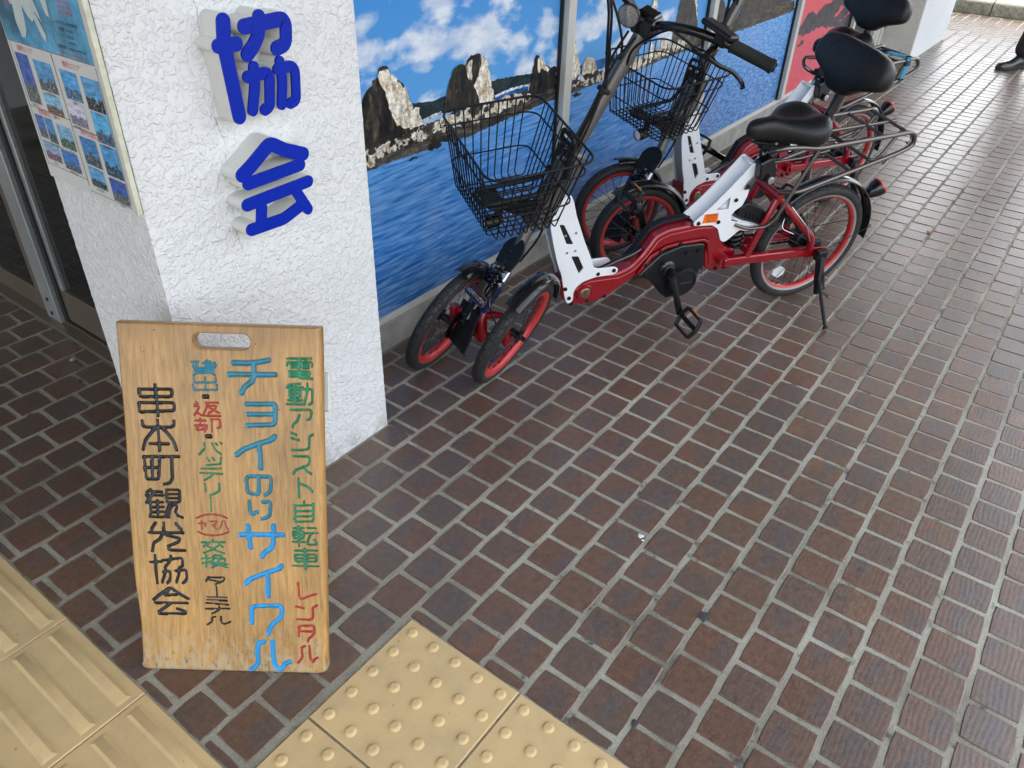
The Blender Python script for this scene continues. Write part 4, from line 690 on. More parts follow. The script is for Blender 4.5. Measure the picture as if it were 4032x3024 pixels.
for key in ('rubble1', 'rubble2'):
    P = [tuple(q) for k_, m_, q in MURAL if k_ == key for q in q]; xs = [q[0] for q in P]
    def inside(x, z, P=P):
        c = False
        for i in range(len(P)):
            a, b_ = P[i], P[i - 1]
            if (a[1] > z) != (b_[1] > z) and x < (b_[0] - a[0]) * (z - a[1]) / (b_[1] - a[1]) + a[0]: c = not c
        return c
    cnt = 0; zs = [q[1] for q in P]
    while cnt < 330:
        x = rgp.uniform(min(xs), max(xs)); z = rgp.uniform(min(zs), max(zs))
        if not inside(x, z): continue
        r_ = rgp.uniform(.005, .016) * (1.25 if rgp.random() < .2 else .8); k = rgp.randint(6, 9); an = rgp.random() * 6
        stones.append([(x + math.cos(an + j * 6.283 / k) * r_ * rgp.uniform(.75, 1.2) * 1.25, z + math.sin(an + j * 6.283 / k) * r_ * rgp.uniform(.7, 1.15)) for j in range(k)]); cnt += 1
panels = [(.06, 1.320, 'sea and rock stacks printed on the window film nearest the white pillar', 'mural_poster'), (1.366, 2.568, 'sea print with a slender rock spire, second window film behind the near basket', 'mural_poster'),
          (2.616, 3.821, 'sea print with dark cliffs and open rippled water, third window film before the red one', 'mural_poster')]
for (x0, x1, lab, nm) in panels:
    mb = MB(); k = 40; top = [(x0 + (x1 - x0) * i / k, zline(x0 + (x1 - x0) * i / k) + .012) for i in range(k + 1)]
    y0 = WY + .003
    mb.add([(x0, y0, .1285), (x1, y0, .1285), (x1, y0, 2.68), (x0, y0, 2.68)], [(0, 1, 2, 3)], 0)
    vs = [(x, y0 - .0004, z) for x, z in top] + [(x, y0 - .0004, .1285) for x, z in top]; mb.add(vs, [(i, i + 1, k + 2 + i, k + 1 + i) for i in range(k)], 1)
    yy = y0 - .0008
    for cat_ in order:
        if cat_ == 'STONES':
            for si_, st_ in enumerate(stones):
                yy -= 1e-6; flat(mb, clip_poly(st_, x0, x1), yy, (10, 10, 2, 3, 9)[(si_ * 7) % 5])
            yy -= .0002; continue
        for (k_, m_, P) in MURAL:
            if m_ != cat_: continue
            yy -= .00006; amp = {'dark': .006, 'light': .006, 'darkr': .007, 'green': .007, 'hill': .0025, 'rubble': .008, 'shore': .003}.get(m_, .0015)
            seed_ = sum(map(ord, k_)); rr_ = random.Random(seed_)
            flat(mb, clip_poly(roughen([tuple(q) for q in P], amp, .011, rr_), x0, x1), yy, PI[m_])
    tag(obj(nm, mb, PM, smooth=False, fixn=False), lab, 'poster')
# red poster
mb = MB(); x0, x1 = 3.869, 5.061; y0 = WY + .003
mb.add([(x0, y0, .1285), (x1, y0, .1285), (x1, y0, 2.68), (x0, y0, 2.68)], [(0, 1, 2, 3)], 0)
for i, (k_, P) in enumerate(REDP):
    flat(mb, clip_poly(roughen([tuple(q) for q in P], .012, .03, random.Random(i)), x0, x1), y0 - .0005 - .0003 * i, 0 if 'streak' in k_ else 1)
tag(obj('mural_poster', mb, ['print_red', 'print_mountain'], smooth=False, fixn=False), 'red window film with black mountains past the third sea print', 'poster')

# ---------------------------------------------------------------- raised characters on the pillar
simple('sign_blue', (.001, .020, .36), .25, var=.05, vs=5, spec=.2)
simple('sign_body', (.66, .66, .62), .5, var=.06, vs=12)
simple('sign_body_edge', (.58, .58, .53), .5, var=.06, vs=12)
def raised(name, strokes, lab, grp):
    root = tag(empty(name, (strokes[0][1][0][0], .41, strokes[0][1][0][1])), lab, 'lettering', grp)
    face = MB(); body = MB(); ox, oz = strokes[0][1][0]
    for si, (r_, P) in enumerate(strokes):
        r_ = r_ * 1.34; P = [Vector((q[0], q[1])) for q in P]
        if len(P) > 2: P = [Vector((q[0], q[1])) for q in fillet([(q.x, q.y, 0) for q in P], .012, 5)]
        L_ = []; Rr = []
        for i, q in enumerate(P):
            a = P[max(0, i - 1)]; b_ = P[min(len(P) - 1, i + 1)]; d = (b_ - a).normalized(); nn = Vector((-d.y, d.x)); L_.append(q + nn * r_); Rr.append(q - nn * r_)
        d0 = (P[1] - P[0]).normalized(); d1 = (P[-1] - P[-2]).normalized()
        def capo(c, d, n_=9): a = math.atan2(d.y, d.x); return [c + Vector((math.cos(a + math.pi / 2 - math.pi * j / n_), math.sin(a + math.pi / 2 - math.pi * j / n_))) * r_ for j in range(1, n_)]
        out = L_ + capo(P[-1], d1) + Rr[::-1] + [c for c in capo(P[0], -d0)]
        e = .00022 * si
        # quads strip faces so concave shapes stay sound
        n_ = len(P)
        def fan(mb, y, idx):
            vs = [(q.x - ox, y, q.y - oz) for q in L_] + [(q.x - ox, y, q.y - oz) for q in Rr]; fs = [(i, i + 1, n_ + i + 1, n_ + i) for i in range(n_ - 1)]; mb.add(vs, fs, idx)
            for c, d in ((P[-1], d1), (P[0], -d0)):
                a = math.atan2(d.y, d.x); arc = [c + Vector((math.cos(a + math.pi / 2 - math.pi * j / 9), math.sin(a + math.pi / 2 - math.pi * j / 9))) * r_ for j in range(10)]
                mb.add([(q.x - ox, y, q.y - oz) for q in arc], [tuple(range(10))], idx)
        fan(face, -.0500 - e, 0); fan(face, -.0470 - e, 0) if False else None
        k = len(out)
        vs = [(q.x - ox, -.0500 - e, q.y - oz) for q in out] + [(q.x - ox, -.0465, q.y - oz) for q in out]; face.add(vs, [(i, (i + 1) % k, k + (i + 1) % k, k + i) for i in range(k)], 0)
        vs = [(q.x - ox, -.0465, q.y - oz) for q in out] + [(q.x - ox, .004, q.y - oz) for q in out]; body.add(vs, [(i, (i + 1) % k, k + (i + 1) % k, k + i) for i in range(k)], 0)
    obj('letter_face', face, 'sign_blue', root, ang=30); obj('letter_body', body, 'sign_body', root, ang=30)
raised('raised_character', WALLSTROKES[:8], 'upper blue raised character on the white pillar', 'raised characters on the pillar')
raised('raised_character', WALLSTROKES[8:], 'lower blue raised character on the white pillar, roof-shaped top', 'raised characters on the pillar')

# ---------------------------------------------------------------- poster board on the pillar's left face (plane x = -.505)
PX = -.507
simple('poster_paper', (.66, .65, .62), .45, var=.03, vs=6); simple('foam_edge', (.62, .61, .47), .7, var=.15, vs=40)
simple('ink_red', (.62, .10, .13), .5); simple('ink_black', (.03, .03, .03), .5); simple('map_land', (.56, .62, .60), .45, var=.1, vs=30)
print_mat('map_sea', rocky([(.06, .26, .44), (.10, .33, .52), (.14, .38, .56)], (3, 9, 9), (.3, .7), 8), .4)
def f_photo(seed, skyc, lowc):
    def f(n, l, pos):
        uv = n.new('ShaderNodeUVMap'); uv.uv_map = 'UVMap'; s = n.new('ShaderNodeSeparateXYZ'); l.new(uv.outputs[0], s.inputs[0])
        a = noise_t(n, l, vmap(n, l, uv.outputs[0], (3, 7, 1), (seed, 0, 0)), 1, 6, .65)
        sk = ramp(n, [(.35, skyc), (.65, [min(1, c * 1.9 + .08) for c in skyc])]); l.new(a.outputs[0], sk.inputs[0])
        b_ = noise_t(n, l, vmap(n, l, uv.outputs[0], (9, 9, 1), (0, seed, 0)), 1, 6, .7); lo = ramp(n, [(.32, [c * .12 for c in lowc]), (.5, lowc), (.72, (.6, .62, .62))]); l.new(b_.outputs[0], lo.inputs[0])
        e = noise_t(n, l, vmap(n, l, uv.outputs[0], (3.2, .3, 1), (seed * 2, 0, 0)), 1, 4, .7)
        th = mth(n, l, 'ADD', mth(n, l, 'MULTIPLY', e.outputs[0], .75), .02)
        return mixc(n, l, mth(n, l, 'GREATER_THAN', s.outputs[1], th), lo.outputs[0], sk.outputs[0])
    return f
PHC = [((.02, .06, .26), (.12, .14, .12)), ((.05, .20, .38), (.10, .11, .12)), ((.14, .32, .46), (.18, .10, .06)), ((.05, .24, .48), (.05, .16, .28)), ((.06, .22, .40), (.03, .03, .04)),
       ((.42, .40, .50), (.22, .20, .30)), ((.06, .28, .50), (.04, .12, .22)), ((.04, .10, .30), (.10, .12, .14)), ((.05, .16, .34), (.03, .07, .08)), ((.14, .28, .40), (.05, .12, .07)), ((.18, .26, .36), (.20, .10, .16)),
       ((.02, .12, .34), (.08, .12, .16)), ((.03, .14, .32), (.06, .09, .12)), ((.04, .20, .40), (.03, .08, .14)), ((.08, .24, .42), (.02, .05, .08))]
for i, (a, b_) in enumerate(PHC): print_mat('photo_%d' % i, f_photo(i * 3.7 + 1, a, b_), .4)
pr = tag(empty('info_board', (PX, .56, 1.1)), 'laminated map and sightseeing photo board on the pillar side', 'poster')
PY1, PY0, PZB, PZT = .712, .404, .845, 1.62
def pf(x_off):     # board coordinates: a from left (0) to right (1 = near edge), z height
    return lambda a, z: (PX - x_off - PX, PY1 + (PY0 - PY1) * a - .56, z - 1.1)
pb = MB(); pb.box((.003, (PY1 + PY0) / 2 - .56, (PZB + PZT) / 2 - 1.1), (.007, PY1 - PY0, PZT - PZB), bev=.0006); obj('sheet', pb, 'poster_paper', pr)
pe = MB(); pe.box((.0025, PY0 - .56 - .0012, (PZB + PZT) / 2 - 1.1), (.010, .005, PZT - PZB), bev=.001); obj('foam_edge', pe, 'foam_edge', pr)
def rect(mb, off, a0, a1, z0, z1, m_=0, uvs=None):
    f = pf(off); mb.add([f(a0, z0), f(a1, z0), f(a1, z1), f(a0, z1)], [(0, 1, 2, 3)], m_)
mp_ = MB(); rect(mp_, .0012, .012, .955, 1.103, 1.61, 0)
lands = [[(.10, 1.21), (.16, 1.235), (.27, 1.262), (.36, 1.255), (.42, 1.225), (.50, 1.165), (.505, 1.150), (.46, 1.165), (.42, 1.150), (.36, 1.155), (.33, 1.17), (.30, 1.13), (.22, 1.115), (.20, 1.14), (.22, 1.168), (.12, 1.185)],
         [(.45, 1.30), (.52, 1.285), (.60, 1.255), (.62, 1.225), (.66, 1.235), (.70, 1.255), (.74, 1.235), (.80, 1.262), (.90, 1.262), (.95, 1.30), (.95, 1.50), (.5, 1.5)], [(.56, 1.19), (.60, 1.20), (.63, 1.188), (.615, 1.162), (.585, 1.165)],
         [(.42, 1.165), (.47, 1.16), (.52, 1.13), (.50, 1.118), (.47, 1.125)]]
for i, L_ in enumerate(lands):
    P = roughen(L_, .009, .03, random.Random(i + 40)); tri = geometry.tessellate_polygon([[Vector((a, z * 1, 0)) for a, z in P]]); f = pf(.0018 + .0002 * i); mp_.add([f(a, z) for a, z in P], [tuple(t) for t in tri], 1)
obj('map', mp_, ['map_sea', 'map_land'], pr, smooth=False, fixn=False)
ph = MB(); W1 = 1.0
rects = [(.055, .20, .995, 1.083), (.255, .455, 1.027, 1.08), (.255, .44, .985, 1.022), (.545, .72, 1.028, 1.078), (.765, .945, 1.022, 1.077), (.52, .70, .982, 1.024), (.77, .945, .965, 1.020),
         (.055, .15, .928, .972), (.165, .26, .925, .972), (.30, .47, .925, .968), (.055, .235, .885, .922), (.26, .45, .880, .918), (.55, .73, .910, .962), (.77, .945, .905, .962), (.55, .72, .868, .906), (.77, .945, .856, .900)]
rects = rects[:15] + rects[15:]
pme = MB()
for i, (a0, a1, z0, z1) in enumerate(rects): rect(pme, .0012, a0, a1, z0, z1, i % 15)
me = mesh_of('photos', pme, ['photo_%d' % i for i in range(15)], False, 30, False); uvl = me.uv_layers.new(name='UVMap'); uvl.data.foreach_set('uv', np.tile(np.array([0, 0, 1, 0, 1, 1, 0, 1], np.float32), len(rects))); link('photos', me, pr)
tx = MB()
def ptxt(s, a, z, size, col):
    f = pf(.0026); sc = PY0 - PY1
    text_mb(s, size, tx, lambda x, y: f(a + x / abs(sc), z + y), col)
for s_, a, z in (('潮岬エリア', .20, 1.092), ('橋杭エリア', .70, 1.089), ('樫野崎エリア', .24, .980), ('海中公園エリア', .72, .972)): ptxt(s_, a, z, .0115, 0)
for i, s_ in enumerate(('レンタサイクル利用料金', '1時間　¥1,000-', '1 日　¥2,500-', '2 日　¥3,500-', '営業時間　AM8:30～PM5:30')): ptxt(s_, .76, 1.158 - i * .0098, .0072, 1)
for i, s_ in enumerate(('大阪方面へ', '車で約3時間')): ptxt(s_, .14, 1.178 - i * .0085, .0068, 0)
for i, s_ in enumerate(('名古屋方面へ', '車で約3時間', '特急で約3時間')): ptxt(s_, .80, 1.192 - i * .0085, .0068, 0)
ptxt('※電動アシスト自転車もあります', .76, 1.1085, .0055, 0)
caps = ['潮岬タワー', '本州最南端の碑', '潮岬灯台', '橋杭岩', '海の家', '橋杭 展望コーナー', '千畳の橋杭岩', '', 'トルコ記念館と樫野埼灯台', 'トルコ記念館', '海金剛', '樫野釣公園', 'マリンパーク', 'ウミガメパーク', '海中展望塔', '水族館']
for (a0, a1, z0, z1), s_ in zip(rects, caps):
    if s_: ptxt(s_, (a0 + a1) / 2, z0 - .0042, .0052, 1)
tag(obj('print_text', tx, ['ink_red', 'ink_black'], pr, smooth=False, fixn=False), kind='stuff')
ln = MB()
for (a0, a1, z0, z1) in ((.012, .955, 1.1015, 1.1025), (.495, .500, .862, 1.10), (.030, .034, .872, 1.10), (.955, .959, .862, 1.10), (.03, .498, .9785 + .007, .9795 + .007), (.498, .957, .975, .976), (.03, .498, .8735, .8745), (.498, .957, .853, .854)): rect(ln, .0009 if 0 else .0010, a0, a1, z0, z1)
obj('frame_lines', ln, 'ink_black', pr, smooth=False, fixn=False)

# ---------------------------------------------------------------- carved wooden sign board
def wood_mat():
    m, n, l, b = newmat('varnished_wood'); v = coords(n, l, (1, 1, 1))
    w_ = noise_t(n, l, v, 2.2, 3, .5); m1 = n.new('ShaderNodeVectorMath'); m1.operation = 'MULTIPLY_ADD'; l.new(w_.outputs['Color'], m1.inputs[0]); m1.inputs[1].default_value = (.10, .03, .05); l.new(v, m1.inputs[2])
    mp = n.new('ShaderNodeMapping'); mp.inputs['Scale'].default_value = (1, .13, 1); l.new(m1.outputs[0], mp.inputs[0])
    wv = n.new('ShaderNodeTexWave'); wv.inputs['Scale'].default_value = 22; wv.inputs['Distortion'].default_value = 7; wv.inputs['Detail'].default_value = 3; wv.inputs['Detail Scale'].default_value = 1.3; l.new(mp.outputs[0], wv.inputs[0])
    f = noise_t(n, l, vmapv(n, l, v, (300, 16, 300)), 1, 4, .7); g = noise_t(n, l, v, 3.2, 4, .6)
    c = ramp(n, [(0, (.37, .18, .05)), (.4, (.46, .25, .075)), (1, (.56, .335, .115))]); l.new(mth(n, l, 'ADD', mth(n, l, 'MULTIPLY', wv.outputs['Fac'], .30), mth(n, l, 'MULTIPLY', g.outputs[0], .6)), c.inputs[0])
    fr = ramp(n, [(.34, .70), (.54, 1.06)]); l.new(f.outputs[0], fr.inputs[0]); c2 = mixc(n, l, 1, c.outputs[0], fr.outputs[0], 'MULTIPLY'); bg_ = noise_t(n, l, vmapv(n, l, v, (9, 3.5, 9)), 1, 5, .65); bq = ramp(n, [(.35, .72), (.62, 1.12)]); l.new(bg_.outputs[0], bq.inputs[0]); c2 = mixc(n, l, 1, c2, bq.outputs[0], 'MULTIPLY')
    s = n.new('ShaderNodeSeparateXYZ'); l.new(v, s.inputs[0])
    # weathered, peeling foot and a few stains along the top edge
    ft = n.new('ShaderNodeMapRange'); ft.inputs['From Min'].default_value = .14; ft.inputs['From Max'].default_value = .0; l.new(s.outputs[1], ft.inputs[0])
    pn = noise_t(n, l, vmapv(n, l, v, (60, 24, 60)), 1, 6, .7); pr_ = ramp(n, [(.55, 0), (.64, 1)]); l.new(mth(n, l, 'ADD', pn.outputs[0], mth(n, l, 'MULTIPLY', ft.outputs[0], .13)), pr_.inputs[0])
    c3 = mixc(n, l, mth(n, l, 'MULTIPLY', mth(n, l, 'MULTIPLY', pr_.outputs[0], ft.outputs[0]), .7), c2, (.46, .37, .24))
    kn = ramp(n, [(.56, 0), (.63, 1)]); kp = noise_t(n, l, vmapv(n, l, v, (75, 30, 75), (5, 1, 0)), 1, 5, .7); l.new(kp.outputs[0], kn.inputs[0]); c3 = mixc(n, l, mth(n, l, 'MULTIPLY', mth(n, l, 'MULTIPLY', kn.outputs[0], ft.outputs[0]), .8), c3, (.13, .075, .03))
    tp = n.new('ShaderNodeMapRange'); tp.inputs['From Min'].default_value = .66; tp.inputs['From Max'].default_value = .73; l.new(s.outputs[1], tp.inputs[0]); dn = noise_t(n, l, v, 16, 5, .65)
    c4 = mixc(n, l, mth(n, l, 'MULTIPLY', mth(n, l, 'MULTIPLY', tp.outputs[0], dn.outputs[0]), 1.1, True), c3, (.26, .13, .045))
    sp = noise_t(n, l, v, 95, 2, .5); sr = ramp(n, [(.735, 0), (.75, 1)]); l.new(sp.outputs[0], sr.inputs[0]); c5 = mixc(n, l, mth(n, l, 'MULTIPLY', sr.outputs[0], .8), c4, (.07, .035, .015))
    l.new(c5, b.inputs['Base Color']); b.inputs['Roughness'].default_value = .42; b.inputs['Coat Weight'].default_value = .25; b.inputs['Coat Roughness'].default_value = .3
    b1 = bump(n, l, f.outputs[0], .35, .0006, None); bump(n, l, pn.outputs[0], .12, .001, b, b1)
def vmapv(n, l, v, sc, loc=(0, 0, 0)):
    m = n.new('ShaderNodeMapping'); m.inputs['Scale'].default_value = sc; m.inputs['Location'].default_value = loc; l.new(v, m.inputs[0]); return m.outputs[0]
wood_mat()
def paint(name, a, b_):
    m, n, l, bs = newmat(name); v = coords(n, l); t = noise_t(n, l, vmapv(n, l, v, (60, 9, 60)), 1, 5, .65); r = ramp(n, [(.38, a), (.62, b_)]); l.new(t.outputs[0], r.inputs[0])
    f = noise_t(n, l, v, 300, 3, .6); l.new(r.outputs[0], bs.inputs['Base Color']); bs.inputs['Roughness'].default_value = .35; bump(n, l, f.outputs[0], .25, .0006, bs)
paint('paint_blue', (.02, .22, .42), (.03, .32, .62)); paint('paint_teal', (.03, .16, .20), (.035, .23, .33)); paint('paint_green', (.015, .15, .075), (.025, .24, .12)); paint('paint_red', (.32, .03, .03), (.45, .055, .05)); paint('paint_black', (.007, .009, .011), (.018, .021, .024))
B0, BL_, BU, BN = [Vector(q) for q in ((-.7248, .0764, .004), (.58897, -.80815, 0), (.32065, .23368, .91793), (-.74182, -.54063, .39676))]
BMAT = Matrix([[BL_[i], BU[i], BN[i], B0[i]] for i in range(3)] + [[0, 0, 0, 1]])
sb = tag(empty('sandwich_board', mat=BMAT), 'varnished wooden sign board with carved coloured lettering, leaning before the pillar', 'sign')
BW_, BH_, TH = .3826, .7222, .030; step = .00125
nx, ny = int(BW_ / step), int(BH_ / step)
yy, xx = np.meshgrid(np.linspace(0, BH_, ny + 1), np.linspace(0, 1, nx + 1), indexing='ij')
def wav(y, s_): return np.array([noise.noise(Vector((float(q) * 4.3, s_, 0))) * .0035 + noise.noise(Vector((float(q) * 17, s_, 3))) * .001 for q in y])
ys = np.linspace(0, BH_, ny + 1); le = -BW_ / 2 + wav(ys, 1.5) + .004 * np.exp(-((ys - .10) / .08) ** 2) + .003 * np.exp(-((ys - .50) / .1) ** 2); re_ = BW_ / 2 + wav(ys, 7.7) * .5
rc = .011                                                         # rounded foot corners
cr_ = np.where(ys < rc, rc - np.sqrt(np.maximum(0, rc ** 2 - (rc - ys) ** 2)), 0); le = le + cr_; re_ = re_ - cr_ * 1.3
X = le[:, None] + (re_ - le)[:, None] * xx; Y = yy.copy()
Y[0] += wav(X[0], 4.4) * .4; 
# hand hole
hx0, hx1, hy, hr = -.0505, .0600, .6905, .0151
def sdh(x, y): dx = x - np.clip(x, hx0 + hr, hx1 - hr); return np.hypot(dx, y - hy) - hr
d = sdh(X, Y); near = np.abs(d) < step * .75; cx_ = X - np.clip(X, hx0 + hr, hx1 - hr); cy_ = Y - hy; ll = np.maximum(np.hypot(cx_, cy_), 1e-6)
X = np.where(near, X - cx_ / ll * d, X); Y = np.where(near, Y - cy_ / ll * d, Y); d = np.where(near, 0, d)
best = np.full(X.shape, 1e9); cid = np.full(X.shape, -1); CCOL = {}; rad = np.full(X.shape, .003)
for col, r_, P, ch_ in SIGN:
    CCOL[ch_ + 1] = col
    P = np.array(P)
    if len(P) > 2: P = np.array([(q.x, q.y) for q in fillet([(a, b_, 0) for a, b_ in P], r_ * 2.0, 3)])
    r_ = r_ * 1.22
    for a, b_ in zip(P[:-1], P[1:]):
        i0 = max(0, int((min(a[1], b_[1]) - .008) / step)); i1 = min(ny + 1, int((max(a[1], b_[1]) + .008) / step) + 2)
        j0 = max(0, int((min(a[0], b_[0]) - .012 + BW_ / 2) / step)); j1 = min(nx + 1, int((max(a[0], b_[0]) + .012 + BW_ / 2) / step) + 2)
        if i0 >= i1 or j0 >= j1: continue
        xs_, ys_ = X[i0:i1, j0:j1], Y[i0:i1, j0:j1]; dv = b_ - a; t = np.clip(((xs_ - a[0]) * dv[0] + (ys_ - a[1]) * dv[1]) / max(1e-12, dv @ dv), 0, 1)
        dd = np.hypot(xs_ - a[0] - t * dv[0], ys_ - a[1] - t * dv[1]) - r_; bb = best[i0:i1, j0:j1]; k_ = dd < bb
        bb[k_] = dd[k_]; cc = cid[i0:i1, j0:j1]; cc[k_] = ch_ + 1; r2_ = rad[i0:i1, j0:j1]; r2_[k_] = r_
grv = np.clip(-best / (rad * .75), 0, 1); Z = -.0034 * np.minimum(1, rad / .003) * np.sin(grv * math.pi / 2)
Z += .0005 * np.clip(1 - np.abs(best) / .0012, 0, 1) * (best > 0)
el = X - le[:, None]; er = re_[:, None] - X; et = BH_ - Y; eb = Y
def rnd_edge(e, r_, dep): q = np.clip(1 - e / r_, 0, 1); return -dep * (1 - np.sqrt(np.maximum(0, 1 - q ** 2)))
Z += rnd_edge(el, .006, .005) + rnd_edge(er, .013, .009) + rnd_edge(et, .004, .004) + rnd_edge(eb, .008, .006) + rnd_edge(np.maximum(d, 0), .0025, .0015)
Z += np.array([[noise.noise(Vector((float(x_) * 6, float(y_) * 3, 0))) for x_ in np.linspace(-.2, .2, 24)] for y_ in np.linspace(0, .72, 40)]).repeat(1, 0)[np.minimum(39, (yy / BH_ * 39).astype(int)), np.minimum(23, (xx * 23).astype(int))] * 0
ins_ = (d < -1e-7)
idx = np.arange(X.size).reshape(X.shape); V4 = np.stack([X.ravel(), Y.ravel(), Z.ravel()], 1)
q4 = np.stack([idx[:-1, :-1], idx[:-1, 1:], idx[1:, 1:], idx[1:, :-1]], -1).reshape(-1, 4)
keep = ~(ins_.ravel()[q4].any(1)); q4 = q4[keep]
isl = (best.ravel()[q4] < .0004).sum(1) >= 3; fc = np.where(isl, cid.ravel()[q4][:, 0], 0)
def grid_mesh(name, faces, mat_, parent, lab=None):
    u, inv = np.unique(faces, return_inverse=True); me = bpy.data.meshes.new(name); me.vertices.add(len(u)); me.vertices.foreach_set('co', V4[u].astype(np.float32).ravel())
    k = len(faces); me.loops.add(k * 4); me.loops.foreach_set('vertex_index', inv.reshape(-1).astype(np.int32)); me.polygons.add(k)
    me.polygons.foreach_set('loop_start', np.arange(0, k * 4, 4, dtype=np.int32)); me.polygons.foreach_set('loop_total', np.full(k, 4, np.int32)); me.polygons.foreach_set('use_smooth', np.ones(k, bool))
    me.materials.append(MATS[mat_]); me.update(calc_edges=True); me.validate(); o = link(name, me, parent)
    if lab: o['label'] = lab
    return o
board = grid_mesh('board', q4[fc == 0], 'varnished_wood', sb)
for k_, c_ in CCOL.items():
    if (fc == k_).any(): grid_mesh('carved_character', q4[fc == k_], {'b': 'paint_blue' if np.mean([q[1] for c9, r9, P9, h9 in SIGN if h9 + 1 == k_ for q in P9]) < .33 else 'paint_teal', 'g': 'paint_green', 'r': 'paint_red', 'k': 'paint_black'}[c_], sb)
# sides and back, following the worked edge
edge = MB(); seq = [(float(X[0, j]), float(Y[0, j]), float(Z[0, j])) for j in range(0, nx + 1, 4)] + [(float(X[i, -1]), float(Y[i, -1]), float(Z[i, -1])) for i in range(4, ny + 1, 4)] + [(float(X[-1, j]), float(Y[-1, j]), float(Z[-1, j])) for j in range(nx - (nx % 4) , -1, -4)] + [(float(X[i, 0]), float(Y[i, 0]), float(Z[i, 0])) for i in range(ny - (ny % 4), 0, -4)]
k = len(seq); vs = [q for q in seq] + [(q[0] * 1.004, q[1], -.016) for q in seq] + [(q[0], q[1], -TH + .003) for q in seq] + [(q[0] * .985, q[1] * .99 + .003, -TH) for q in seq]
edge.add(vs, [(r_ * k + i, r_ * k + (i + 1) % k, (r_ + 1) * k + (i + 1) % k, (r_ + 1) * k + i) for r_ in range(3) for i in range(k)])
hole = [];
for c_, a0 in ((hx1 - hr, -math.pi / 2), (hx0 + hr, math.pi / 2)):
    for j in range(13): a = a0 + math.pi * j / 12; hole.append((c_ + math.cos(a) * hr, hy + math.sin(a) * hr))
kh = len(hole); edge.add([(a, b_, -.0012) for a, b_ in hole] + [(a, b_, -TH) for a, b_ in hole], [(i, (i + 1) % kh, kh + (i + 1) % kh, kh + i) for i in range(kh)])
outl = [(q[0] * .985, q[1] * .99 + .003) for q in seq[::3]]
tri = geometry.tessellate_polygon([[Vector((a, b_, 0)) for a, b_ in outl], [Vector((a, b_, 0)) for a, b_ in hole]]); fl = outl + hole; edge.add([(a, b_, -TH) for a, b_ in fl], [tuple(t) for t in tri])
obj('board_edge', edge, 'varnished_wood', sb, ang=40)
# chipped pale foot corners
simple('bare_wood', (.62, .58, .50), .9, var=.35, vs=120, bmp=.6, bs=300)
for sx in (-1, 1):
    ch = MB(); ch.box((sx * (BW_ / 2 - .0085), .0085, -.0158 - (.004 if sx > 0 else 0)), (.017, .017, .0285), rot=Matrix.Rotation(R(12) * sx, 3, 'Z'), bev=.006); obj('worn_corner', ch, 'bare_wood', sb, ang=60)
# rear leaf of the board, hinged at the top, standing on the paving
simple('rear_panel', (.62, .64, .60), .5, var=.1, vs=8)
binv = BMAT.inverted(); hn = Vector((BN.x, BN.y, 0)).normalized()
for x_ in (-.115, .105):
    top = Vector((x_, BH_ - .075, -TH - .006)); tw = BMAT @ top; ft = Vector((tw.x, tw.y, .004)) - hn * .06
    dv_ = binv @ ft - top; L_ = dv_.length; e2 = dv_.normalized(); e1 = Vector((1, 0, 0)); e3 = e1.cross(e2); M3 = Matrix([[e1[i], e2[i], e3[i]] for i in range(3)])
    lg = MB(); lg.box(top + e2 * L_ / 2, (.036, L_, .016), rot=M3, bev=.003); obj('rear_leg', lg, 'varnished_wood', sb)
    hg = MB(); hg.cyl(top + Vector((-.022, .004, .004)), top + Vector((.022, .004, .004)), .006, 12); obj('hinge', hg, 'aluminium', sb)
fm = MB(); fm.box((BW_ / 2 - .038, BH_ - .135, -TH - .020), (.090, .080, .012), bev=.004); obj('leaflet_holder', fm, 'rear_panel', sb)

# ---------------------------------------------------------------- three-wheeled folding cargo bicycles
simple('paint_metal_red', (.30, .003, .010), .24, metal=.3, var=.06, vs=4, coat=.6)
simple('rim_red', (.50, .035, .035), .38, var=.08, vs=12, coat=.2)
simple('plate_white', (.80, .81, .83), .32, var=.02, vs=4, coat=.3)
simple('plastic_black', (.008, .0085, .010), .45, var=.25, vs=25, bmp=.12, bs=300, spec=.3)
simple('gloss_black', (.006, .006, .007), .2, var=.1, vs=5, coat=.3, spec=.4)
simple('wire_black', (.004, .004, .005), .4, var=.1, vs=5, spec=.3)
simple('matte_black', (.010, .0105, .012), .62, var=.2, vs=25, spec=.3)
simple('leather_black', (.009, .009, .009), .40, var=.2, vs=12, bmp=.25, bs=420, spec=.38)
simple('grip_rubber', (.015, .015, .015), .75, var=.15, vs=30, bmp=.5, bs=500, spec=.3)
simple('spine_silver', (.50, .51, .53), .35, metal=.5, var=.05, vs=6)
simple('bronze_tube', (.15, .132, .118), .28, metal=.85, var=.06, vs=5, coat=.3)
simple('grey_tube', (.135, .128, .115), .36, metal=.6, var=.06, vs=5)
simple('steel', (.62, .62, .62), .25, metal=.95, var=.06, vs=20)
simple('spoke_dark', (.03, .03, .032), .35, metal=.6)
simple('rim_grey', (.36, .35, .34), .4, metal=.4, var=.08, vs=20)
simple('spring_blue', (.010, .022, .10), .3, metal=.3)
simple('lens_red', (.45, .01, .012), .15, coat=.6); simple('lens_white', (.75, .76, .78), .12, coat=.8); simple('lens_amber', (.55, .20, .01), .2)
simple('sticker_orange', (.90, .16, .012), .4, var=.03); simple('text_dark', (.05, .025, .02), .6); simple('text_white', (.85, .85, .83), .4); simple('pivot_copper', (.30, .22, .15), .3, metal=.8)
simple('cord_blue', (.09, .32, .48), .8, var=.2, vs=80, bmp=.4)
